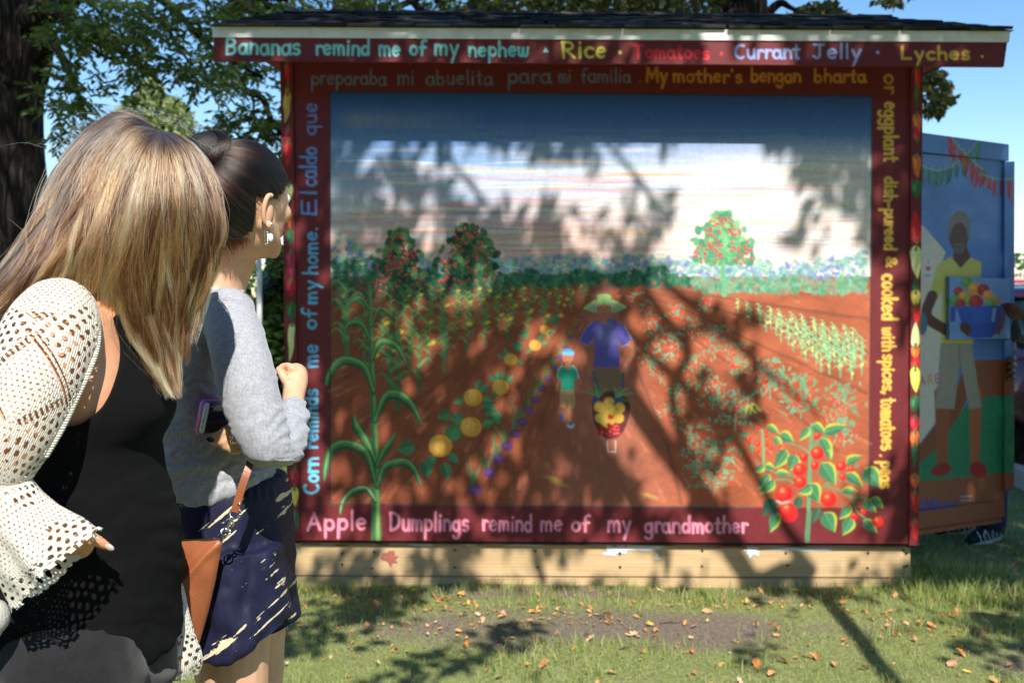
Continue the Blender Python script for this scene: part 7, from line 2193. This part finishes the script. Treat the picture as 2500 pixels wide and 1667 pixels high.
# near arm bent back, hand going into the pocket
armA = [T4(140, 800, 1.335, 84), T4(110, 880, 1.29, 86), T4(70, 990, 1.26, 78), T4(10, 1110, 1.24, 66), T4(-30, 1165, 1.235, 62), T4(0, 1215, 1.24, 58), T4(80, 1270, 1.255, 48), T4(150, 1304, 1.275, 38), T4(180, 1316, 1.285, 36)]
ba.tube(armA, 22, 5, False)
ba.ball(P(186, 1328, 1.314), (.026, .018, .022), 16, 12)
F3([(190, 1312, 1.280, 20), (215, 1312, 1.279, 19), (240, 1321, 1.284, 15), (260, 1332, 1.291, 12), (273, 1341, 1.298, 8)], ba)            # thumb along the pocket edge
for k in range(4): F3([(196, 1326 + k * 4, 1.322, 14), (228, 1345 + k * 8, 1.340, 14), (252, 1368 + k * 9, 1.340, 13), (272, 1388 + k * 9, 1.345, 11)], ba)
# far arm, hanging down on the other side, relaxed hand inside the cuff
ba.tube([T4(270, 800, 1.58, 56), T4(300, 950, 1.62, 54), T4(312, 1120, 1.64, 48), T4(345, 1280, 1.64, 40), T4(400, 1400, 1.62, 30), T4(424, 1450, 1.61, 28), T4(436, 1520, 1.61, 26), T4(440, 1570, 1.605, 30)], 16, 5, False)
for k in range(4): F3([(434 + k * 5, 1575, 1.60 + k * .006, 10), (433 + k * 6, 1604, 1.598 + k * .006, 10), (434 + k * 6, 1626, 1.601 + k * .006, 9), (437 + k * 5, 1640, 1.608 + k * .006, 8)], ba)
F3([(450, 1548, 1.60, 11), (460, 1575, 1.595, 10), (461, 1598, 1.596, 8.5)], ba)
for cx, d in ((170, 1.37), (215, 1.55)):     # legs
    q = P(cx, 1640, d)
    ba.tube([(q.x, d, P(cx, 1600, d).z, .078), (q.x + .01, d, .62, .072), (q.x + .03, d, .46, .056), (q.x, d, .32, .054), (q.x - .01, d, .1, .034), (q.x - .01, d, .06, .034)], 18, 4)
    ba.tube([(q.x, d, .05, .035), (q.x + .12, d + .02, .045, .036), (q.x + .2, d + .03, .03, .026)], 12, 4, False)
meA = remeshed(ba, "body", .0045, 3, .5)
link("body", meA, m_skinA, wA)
add_face(wA, CA_, fA, None, m_iris, ey=.088)
b = Builder(); b.ball(P(267, 1335, 1.2855), (.0075, .0025, .0042), 12, 8, Matrix.Rotation(.5, 3, 'Y')); b.build("fingernail", m_nail2, wA, True)

# tank top with a deep armhole; trousers beneath
tk = Builder()
rows_loft(tk, [r_ for r_ in TOR if r_[0] < 1450] + [(1490, -6, 412, 1.46, .170), (1550, -32, 414, 1.46, .180), (1580, -36, 415, 1.46, .181)], 60, 2.3)
meT = remeshed(tk, "tank_top", .0058, 3, .5)
def tk_fn(co):
    px, py = pxy(co); w = fbm(px / 80, py / 50, 6, 3)
    return .004 + .0015 * np.sin(py / 16 + w * 11 + px / 90) * np.clip((py - 1040) / 90, 0, 1) * (.4 + w) + .003 * (w - .5)
displace(meT, tk_fn)
def armhole(px, py, c):
    u = ((px - 196) * .94 + (py - 900) * .34) / 92; v = (-(px - 196) * .34 + (py - 900) * .94) / 152
    neck = (py < 766)
    return ((u * u + v * v < 1) & (c[:, 1] < 1.46)) | neck | ((u * u + v * v < 1) & (c[:, 1] > 1.5))
cut_faces(meT, armhole)
tko = link("tank_top", meT, m_black, wA)
sm = tko.modifiers.new("thick", 'SOLIDIFY'); sm.thickness = .0025
tr_ = Builder()
rows_loft(tr_, [(1470, 10, 396, 1.46, .146), (1560, -14, 402, 1.46, .162), (1640, -36, 408, 1.46, .168), (1700, -44, 408, 1.46, .16)], 56, 2.3)
for cx, d in ((170, 1.37), (215, 1.55)):
    q = P(cx, 1640, d)
    tr_.tube([(q.x, d, P(cx, 1620, d).z, .112), (q.x + .01, d, .62, .094), (q.x + .03, d, .46, .075), (q.x, d, .32, .072), (q.x - .01, d, .10, .055)], 20, 4)
meP = remeshed(tr_, "trousers", .007, 3, .5)
displace(meP, lambda co: .002 * np.sin(pxy(co)[1] / 34 + 8 * fbm(pxy(co)[0] / 120, pxy(co)[1] / 60, 4, 3)) * (co[:, 2] < .98) + .003 * (fbm(co[:, 0] * 9, co[:, 2] * 14, 2, 3) - .5))
link("trousers", meP, m_pants, wA)

# crochet cardigan as a lofted cloth with metre-true coordinates
def cloth_tube(path, n, sub, name, ruffle=None, parent=None, open_end=True, extra=None, power=2.0, mat=None):
    A = catmull(np.array([tuple(p) if len(p) == 5 else tuple(p) + (p[3],) for p in path], float), sub)
    T_ = np.gradient(A[:, :3], axis=0); T_ /= np.linalg.norm(T_, axis=1)[:, None]
    ang = np.linspace(0, 2 * np.pi, n + 1)
    V, UV = [], []; L_ = 0; rmean = A[:, 3].mean()
    for i in range(len(A)):
        t = T_[i]; Bv = np.array([0, 1.0, 0]) - t[1] * t
        Bv /= np.linalg.norm(Bv); Nn = np.cross(t, Bv)
        if i: L_ += np.linalg.norm(A[i, :3] - A[i - 1, :3])
        for k, a in enumerate(ang):
            rr = 1.0
            if ruffle: rr += ruffle(i / (len(A) - 1), a)
            V.append(A[i, :3] + rr * (A[i, 3] * math.cos(a) * Nn + A[i, 4] * math.sin(a) * Bv)); UV.append((a * rmean, L_))
    F = [(i * (n + 1) + k, i * (n + 1) + k + 1, (i + 1) * (n + 1) + k + 1, (i + 1) * (n + 1) + k) for i in range(len(A) - 1) for k in range(n)]
    me = mesh_np(name, V, F, True, uvs=UV)
    return link(name, me, mat or m_knit, parent)
cardi = empty("cardigan_tmp", (0, 0, 0)); bpy.data.objects.remove(cardi)
def ruf1(t, a): return .035 * math.sin(3 * a + 7 * t) * t + .03 * (noise.noise(Vector((math.cos(a) * 1.5, math.sin(a) * 1.5, t * 6))))
sleeve = [T4(165, 722, 1.40, 40), T4(152, 745, 1.375, 78), T4(135, 785, 1.34, 103), T4(118, 840, 1.31, 116), T4(96, 905, 1.285, 113), T4(66, 985, 1.262, 108), T4(32, 1060, 1.245, 98), T4(0, 1120, 1.238, 88), T4(-22, 1160, 1.235, 82), T4(-20, 1190, 1.235, 80), T4(5, 1222, 1.24, 80)]
def bend_sleeve(t, a): return .022 * math.sin(2 * a + 9 * t) + .025 * noise.noise(Vector((math.cos(a) * 1.6, math.sin(a) * 1.6, t * 9)))
slo = cloth_tube(sleeve, 72, 8, "cardigan_sleeve", bend_sleeve, wA)
def ruf2(t, a): return (.05 + .12 * t) * math.sin(5 * a + 2.0) * t + .07 * t * math.sin(9 * a + 1) + .06 * noise.noise(Vector((math.cos(a) * 2, math.sin(a) * 2, t * 4)))
bell = [T4(-8, 1195, 1.24, 76), T4(25, 1245, 1.235, 82), T4(62, 1292, 1.235, 96), T4(100, 1336, 1.238, 108), T4(134, 1372, 1.24, 116), T4(150, 1388, 1.24, 119)]
bello = cloth_tube(bell, 90, 8, "cardigan_cuff", ruf2, wA)
b2c = [T4(418, 1395, 1.585, 12), T4(426, 1440, 1.58, 22), T4(432, 1500, 1.575, 28), T4(438, 1560, 1.57, 36), T4(445, 1606, 1.57, 43), T4(443, 1640, 1.572, 38)]
cloth_tube(b2c, 60, 6, "cardigan_cuff", lambda t, a: .12 * t * math.sin(4 * a + 1) + .06 * t * math.sin(7 * a), wA)
# front band of the shrug, running over the shoulder and down behind the arm
def band(pts, r_, name):
    b = Builder(); A = catmull(np.array([(*P(x, y, d), r_) for x, y, d in pts]), 10)
    V, F = [], []
    b.tube([tuple(p) for p in A], 10, 1, False); 
    return b
m_rib, nt, b = new_mat("cream_rib_knit", (.74, .70, .60), .85, spec=.2)
wv = N(nt, "ShaderNodeTexWave"); wv.inputs["Scale"].default_value = 95; wv.bands_direction = 'Z'; wv.inputs["Distortion"].default_value = 1.5
nt.links.new(coords(nt, "Object"), wv.inputs["Vector"]); bump(nt, b, wv.outputs["Fac"], .8, .004)
band([(150, 700, 1.41), (190, 712, 1.39), (222, 752, 1.36), (237, 800, 1.335), (235, 850, 1.315), (216, 905, 1.295), (186, 970, 1.275), (150, 1045, 1.255), (112, 1110, 1.245)], .0048, "x").build("cardigan_band", m_rib, wA, True)
# cardigan back panel between the shoulders (goes out of frame)
cp_ = Builder()
nbk = 24
V, F, UV = [], [], []
for i in range(nbk + 1):
    t = i / nbk
    for k in range(nbk + 1):
        s = k / nbk
        px_ = 20 + (172 - 20) * s - 60 * t; py_ = 740 - 18 * math.sin(s * 3) + t * 330
        V.append(P(px_, py_, 1.36 + .12 * (1 - s) + .015 * math.sin(9 * s + 4 * t))[:]); UV.append((s * .16, t * .22))
for i in range(nbk):
    for k in range(nbk):
        a = i * (nbk + 1) + k; F.append((a, a + 1, a + nbk + 2, a + nbk + 1))
link("cardigan_back", mesh_np("cardigan_back", V, F, True, uvs=UV), m_knit, wA)
# small metallic clutch at the very left edge
b = Builder(); b.tube([T4(-50, 1480, 1.24, 40), T4(-40, 1505, 1.24, 60), T4(-46, 1530, 1.24, 50)], 20, 5)
o = b.build("silver_bag", mottled("silver_leather", (.45, .44, .40), (.6, .58, .54), 60, .3, .4), None, True); tag(o, "silvery bag peeping in below the cream cuff at the left edge", "handbag")

# hair: inner volume and locks of strands
hv = Builder()
rows_loft(hv, [(318, 330, 400, 1.55, .03), (338, 290, 425, 1.55, .055), (370, 240, 455, 1.545, .078), (415, 200, 478, 1.54, .095), (470, 165, 498, 1.53, .105), (530, 138, 505, 1.52, .105), (590, 115, 498, 1.51, .10), (650, 105, 484, 1.50, .09), (700, 120, 466, 1.49, .07)], 44, 2.1)
hv.tube([T4(330, 640, 1.47, 110), T4(352, 740, 1.465, 92), T4(378, 830, 1.46, 62), T4(400, 900, 1.455, 34)], 22, 5)
hv.tube([T4(150, 560, 1.45, 52), T4(80, 640, 1.43, 48), T4(10, 720, 1.41, 44), T4(-60, 790, 1.41, 40)], 20, 5)
meV = remeshed(hv, "hair", .009, 4, .5)
hairA = link("hair", meV, m_baseA, wA)
GD = [
 [(382, 316, 1.53), (300, 274, 1.53), (215, 318, 1.53), (150, 398, 1.51), (105, 488, 1.49), (62, 575, 1.46), (12, 655, 1.43), (-50, 745, 1.41)],
 [(384, 318, 1.51), (318, 296, 1.48), (240, 360, 1.45), (188, 450, 1.42), (142, 550, 1.40), (92, 635, 1.37), (30, 705, 1.35), (-50, 790, 1.34)],
 [(388, 320, 1.49), (335, 330, 1.44), (278, 425, 1.41), (242, 530, 1.38), (208, 625, 1.37), (180, 700, 1.385), (188, 735, 1.43), (215, 770, 1.46)],
 [(390, 322, 1.485), (362, 370, 1.42), (330, 475, 1.39), (300, 575, 1.38), (272, 665, 1.38), (262, 745, 1.39), (292, 840, 1.41), (370, 950, 1.43)],
 [(393, 322, 1.49), (402, 375, 1.42), (402, 478, 1.39), (392, 578, 1.39), (380, 680, 1.40), (384, 780, 1.41), (402, 880, 1.42), (432, 970, 1.42)],
 [(396, 322, 1.50), (440, 366, 1.45), (466, 458, 1.43), (472, 558, 1.43), (460, 660, 1.44), (438, 760, 1.44), (426, 850, 1.44), (428, 938, 1.44)],
 [(398, 320, 1.52), (462, 350, 1.51), (508, 425, 1.50), (530, 510, 1.49), (528, 590, 1.49), (506, 670, 1.49), (484, 755, 1.48), (466, 822, 1.47)],
]
NT = 25
GA = []
for g in GD:
    c_ = catmull(np.array([tuple(P(*q)) for q in g]), 12)
    L_ = np.concatenate([[0], np.cumsum(np.linalg.norm(np.diff(c_, axis=0), axis=1))]); L_ /= L_[-1]
    GA.append(np.stack([np.interp(np.linspace(0, 1, 60), L_, c_[:, k]) for k in range(3)], -1))
GA = np.array(GA)         # 7 x 60 x 3
def geval(s, t):
    """s, t arrays in 0..1 -> points (Catmull across guides)"""
    x = np.clip(s, 0, 1) * 6; i = np.clip(np.floor(x).astype(int), 0, 5); f = (x - i)[..., None]
    y = np.clip(t, 0, 1) * 59; jx = np.clip(np.floor(y).astype(int), 0, 58); g_ = (y - jx)[..., None]
    def at(k): k = np.clip(k, 0, 6); return GA[k, jx] * (1 - g_) + GA[k, jx + 1] * g_
    p0, p1, p2, p3 = at(i - 1), at(i), at(i + 1), at(i + 2)
    return .5 * (2 * p1 + (p2 - p0) * f + (2 * p0 - 5 * p1 + 4 * p2 - p3) * f * f + (3 * p1 - p0 - 3 * p2 + p3) * f ** 3)
hr = np.random.default_rng(21)
def locks(n, nclump, spread, wave, depth_in, tmin, tmax, seed, clump=.65, s_lo=0, s_hi=1):
    r = np.random.default_rng(seed)
    cs_ = r.uniform(s_lo, s_hi, nclump); ct = r.uniform(tmin, tmax, nclump); cph = r.uniform(0, 6.28, (nclump, 3)); ctin = r.normal(.46, .42, nclump); cdep = r.random(nclump) ** 1.2
    cw = r.uniform(.4, 1.3, nclump)
    k = r.integers(0, nclump, n)
    s0 = cs_[k] + r.normal(0, spread, n); t0 = np.maximum(0, r.normal(0, .03, n)) + (r.random(n) < .35) * r.uniform(0, .18, n); t1 = ct[k] * r.uniform(.93, 1.03, n)
    u = np.linspace(0, 1, NT)[None]
    t = t0[:, None] + (t1 - t0)[:, None] * u
    conv = clump * t ** 1.3
    s = s0[:, None] * (1 - conv) + cs_[k][:, None] * conv
    s = np.clip(s, -.0, 1.0)
    p = geval(s, t)
    amp = wave * cw[k][:, None] * np.clip(t * 1.6, 0, 1)
    w1 = amp * np.sin(t * 9 + cph[k, 0][:, None]) + .35 * amp * np.sin(t * 21 + cph[k, 1][:, None])
    w2 = amp * .8 * np.sin(t * 7.3 + cph[k, 2][:, None])
    p[..., 0] += w1; p[..., 1] += w2 + (depth_in * (cdep[k] + r.uniform(-.15, .15, n)))[:, None] * np.clip(np.sin(np.pi * np.clip(t, 0, 1)) * 2, 0, 1)
    jit = r.normal(0, .0016, (n, 1, 3)) * np.clip(u * 3, 0, 1)[..., None]
    p += jit + (r.normal(0, .0012, (n, 3))[:, None] * np.sin(u * r.uniform(3, 16, (n, 1)))[..., None])
    tint = ctin[k] + r.normal(0, .2, n) - .34 * cdep[k] + .10 * np.clip(1 - np.abs(s0 - .6) / .25, 0, 1)  # deeper locks tinted darker: shade between locks put into the colour
    return p, tint
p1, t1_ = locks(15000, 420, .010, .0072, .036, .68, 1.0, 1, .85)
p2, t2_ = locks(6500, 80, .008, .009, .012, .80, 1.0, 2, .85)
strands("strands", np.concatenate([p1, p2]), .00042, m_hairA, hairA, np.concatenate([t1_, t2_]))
# fly-away hairs
p3, t3_ = locks(420, 420, .0, .013, -.02, .55, 1.0, 3, .1)
off = hr.normal(0, .012, (420, 1, 3)) * np.linspace(0, 1, NT)[None, :, None] ** 1.2
p3 = p3 + off
strands("strands", p3, .00026, m_hairA, hairA, np.clip(t3_ + .25, 0, 1))
nh = 90
a0 = hr.uniform(0, 1, nh); u = np.linspace(0, 1, 14)
bx = 130 + 400 * a0; by = 400 - 125 * np.sin(np.pi * np.clip(a0, .05, .95)) ** .7
hx = bx[:, None] + u * hr.normal(0, 50, (nh, 1)) + 10 * np.sin(u * 5 + hr.uniform(0, 6, (nh, 1))); hy = by[:, None] - (hr.uniform(2, 26, (nh, 1))) * np.sin(u * 2.6) + 4
strands("strands", PN(hx, hy, 1.52 + 0 * hx), .00022, m_hairA, hairA, np.full(nh, .8))
lh = 6     # long wisps blown out to the left
y0 = hr.uniform(480, 760, lh); st0 = hr.uniform(60, 220, lh)
hx = st0[:, None] - u * hr.uniform(60, 190, (lh, 1)); hy = y0[:, None] + u * hr.uniform(-60, 70, (lh, 1)) + 16 * np.sin(u * 4 + hr.uniform(0, 6, (lh, 1)))
strands("strands", PN(hx, hy, 1.42 + 0 * hx), .00024, m_hairA, hairA, np.full(lh, .6))

# ================================================================== two helpers at the side booth
def sneaker(c, ang, parent):
    R = Matrix.Rotation(ang, 3, 'Z'); up = Builder()
    def X(p): v = R @ Vector(p[:3]) + Vector(c); return (v.x, v.y, v.z) + tuple(p[3:])
    up.tube([X((-.10, 0, .07, .042)), X((-.05, 0, .075, .046)), X((.03, 0, .06, .044)), X((.10, 0, .045, .042)), X((.155, 0, .038, .032))], 14, 4, False)
    up.tube([X((-.08, 0, .08, .040)), X((-.08, 0, .14, .038))], 12, 2, False)
    s = up.build("shoe", m_blk, parent, True)
    so = Builder()
    V = []; n = 20
    for z in (0, .028):
        for k in range(n):
            a = 2 * math.pi * k / n; x = .15 * math.cos(a) + .02; w = (.046 if math.cos(a) > -.2 else .036) * math.sin(a)
            V.append(R @ Vector((x, w, z)) + Vector(c))
    so.add(V, [tuple(range(n))[::-1], tuple(range(n, 2 * n))] + [(k, (k + 1) % n, n + (k + 1) % n, n + k) for k in range(n)])
    so.build("sole", m_white_rub, s)
    for sd in (-1, 1):
        for k in range(6):
            st_ = Builder(); x = -.08 + k * .038
            st_.tube([X((x, sd * .043, .035, .0045)), X((x + .02, sd * .046, .06, .005)), X((x + (.035 if k % 2 else 0), sd * .038, .09, .0045))], 6, 3, False)
            st_.build("stripe", m_white_rub, s)
m_white_rub = new_mat("white_rubber", (.75, .76, .78), .5)[0]
def helper(x, y, facing, label, mat_top, arms, height=1.74):
    e = empty("person", (x, y, 0)); tag(e, label, "person", "helpers at the side booth")
    f = Vector((math.cos(facing), math.sin(facing), 0)); r_ = Vector((-f.y, f.x, 0))
    def Q(a_, b_, z, rad): v = Vector((x, y, 0)) + r_ * a_ + f * b_; return (v.x, v.y, z, rad)
    b = Builder()
    b.tube([Q(0, 0, 1.44, .055), Q(0, .01, 1.54, .052)], 14, 2, False)
    hc = Vector(Q(0, .02, 1.66, 0)[:3]); Rm = Matrix((r_, f, Vector((0, 0, 1)))).transposed()
    b.ball(hc, (.075, .09, .11), 18, 14, Rm); b.ball(hc + f * .02 - Vector((0, 0, .06)), (.055, .06, .06), 14, 10, Rm); b.ball(hc + f * .095 - Vector((0, 0, .02)), (.012, .016, .02), 10, 8, Rm)
    for s_ in (-1, 1): b.ball(hc + r_ * .076 * s_ - Vector((0, 0, .01)), (.008, .018, .028), 10, 8, Rm)
    b.tube([Q(0, 0, .90, .13), Q(0, 0, 1.1, .12), Q(0, 0, 1.32, .145), Q(0, 0, 1.43, .08)], 20, 4)
    for s_ in (-1, 1): b.tube([Q(.09 * s_, 0, .92, .085), Q(.1 * s_, .01, .5, .055), Q(.1 * s_, 0, .1, .035)], 14, 4)
    for arm in arms:
        b.tube(arm['path'], 14, 5, False)
        for fg in arm['fingers']: b.tube(fg, 8, 4, False)
    link("body", remeshed(b, "body", .006, 2, .5), m_skinD, e)
    add_face(e, hc, f, None, m_iris, ez=.01, ey=.086)
    hb = Builder(); hb.ball(hc + Vector((0, 0, .02)) - f * .008, (.083, .094, .102), 22, 16, Rm); ho = hb.build("hair", m_baseB, e, True)
    bm = bmesh.new(); bm.from_mesh(ho.data)
    bmesh.ops.delete(bm, geom=[fc for fc in bm.faces if (fc.calc_center_median() - hc).dot(f) > .02 and (fc.calc_center_median() - hc).z < .055 or (fc.calc_center_median() - hc).z < -.05], context='FACES'); bm.to_mesh(ho.data); bm.free()
    t = Builder(); t.tube([Q(0, 0, .86, .155), Q(0, 0, 1.1, .142), Q(0, 0, 1.30, .165), Q(0, 0, 1.40, .12), Q(0, 0, 1.46, .07)], 24, 4)
    for s_ in (-1, 1): t.tube([Q(.14 * s_, 0, 1.38, .065), Q(.20 * s_, .02, 1.24, .062)], 14, 3)
    link("shirt", remeshed(t, "shirt", .009, 3, .5), mat_top, e)
    j_ = Builder(); j_.tube([Q(0, 0, .98, .15), Q(0, 0, .84, .16)], 20, 3)
    for s_ in (-1, 1): j_.tube([Q(.085 * s_, 0, .88, .1), Q(.1 * s_, .01, .5, .082), Q(.1 * s_, 0, .12, .075)], 16, 4)
    link("jeans", remeshed(j_, "jeans", .01, 2, .5), m_jean, e)
    for s_ in (-1, 1): q = Q(.1 * s_, .05, 0, 0); sneaker(q[:3], facing + .15 * s_, e)
    return e
# one holds the panel from behind; only shoes and gripping fingers show
hx_ = P(2395, 1330, 5.6)
dg_ = D2nd(2465) - .02
def finger(x0, y0, x1, y1, d0, d1, r_): return [T4(x0, y0, d0, r_), T4((x0 + x1) / 2 + 2, (y0 + y1) / 2 - 1, (d0 + d1) / 2 - .012, r_), T4(x1, y1, d1, r_ * .85)]
helper(hx_.x, 5.62, math.radians(200), "person in dark jeans and patterned sneakers standing behind the side booth panel", m_top,
       [{'path': [T4(2430, 650, 5.62, 26), T4(2455, 780, 5.6, 22), T4(2462, 885, 5.52, 16), T4(2468, 895, 5.44, 15)],
         'fingers': [finger(2476, 876 + 15 * k, 2462, 880 + 15 * k, 5.40, dg_ - .045, 6.5 - .4 * k) for k in range(4)] + [finger(2474, 862, 2468, 850, 5.44, 5.41, 6)]}])
# the other stands just outside the frame and steadies the top of the bowl board
hr2 = P(2640, 1200, 5.25)
helper(hr2.x, 5.25, math.radians(170), "person just beyond the right edge reaching a dark hand to the fruit bowl board", m_top,
       [{'path': [T4(2600, 600, 5.2, 24), T4(2590, 720, 5.15, 20), T4(2540, 775, 5.15, 16), T4(2505, 770, 5.17, 13), T4(2488, 762, 5.19, 15)],
         'fingers': [[T4(2488, 752 + 4 * k, 5.19, 6), T4(2472, 744 + 6 * k, 5.20, 5.5), T4(2456 + 3 * k, 743 + 8 * k, 5.23, 4.5), T4(2446 + 6 * k, 746 + 9 * k, 5.25, 3.6)] for k in range(4)] + [[T4(2488, 770, 5.18, 7), T4(2474, 776, 5.19, 6), T4(2462, 768, 5.21, 4.5)]]}])
finish_origins()
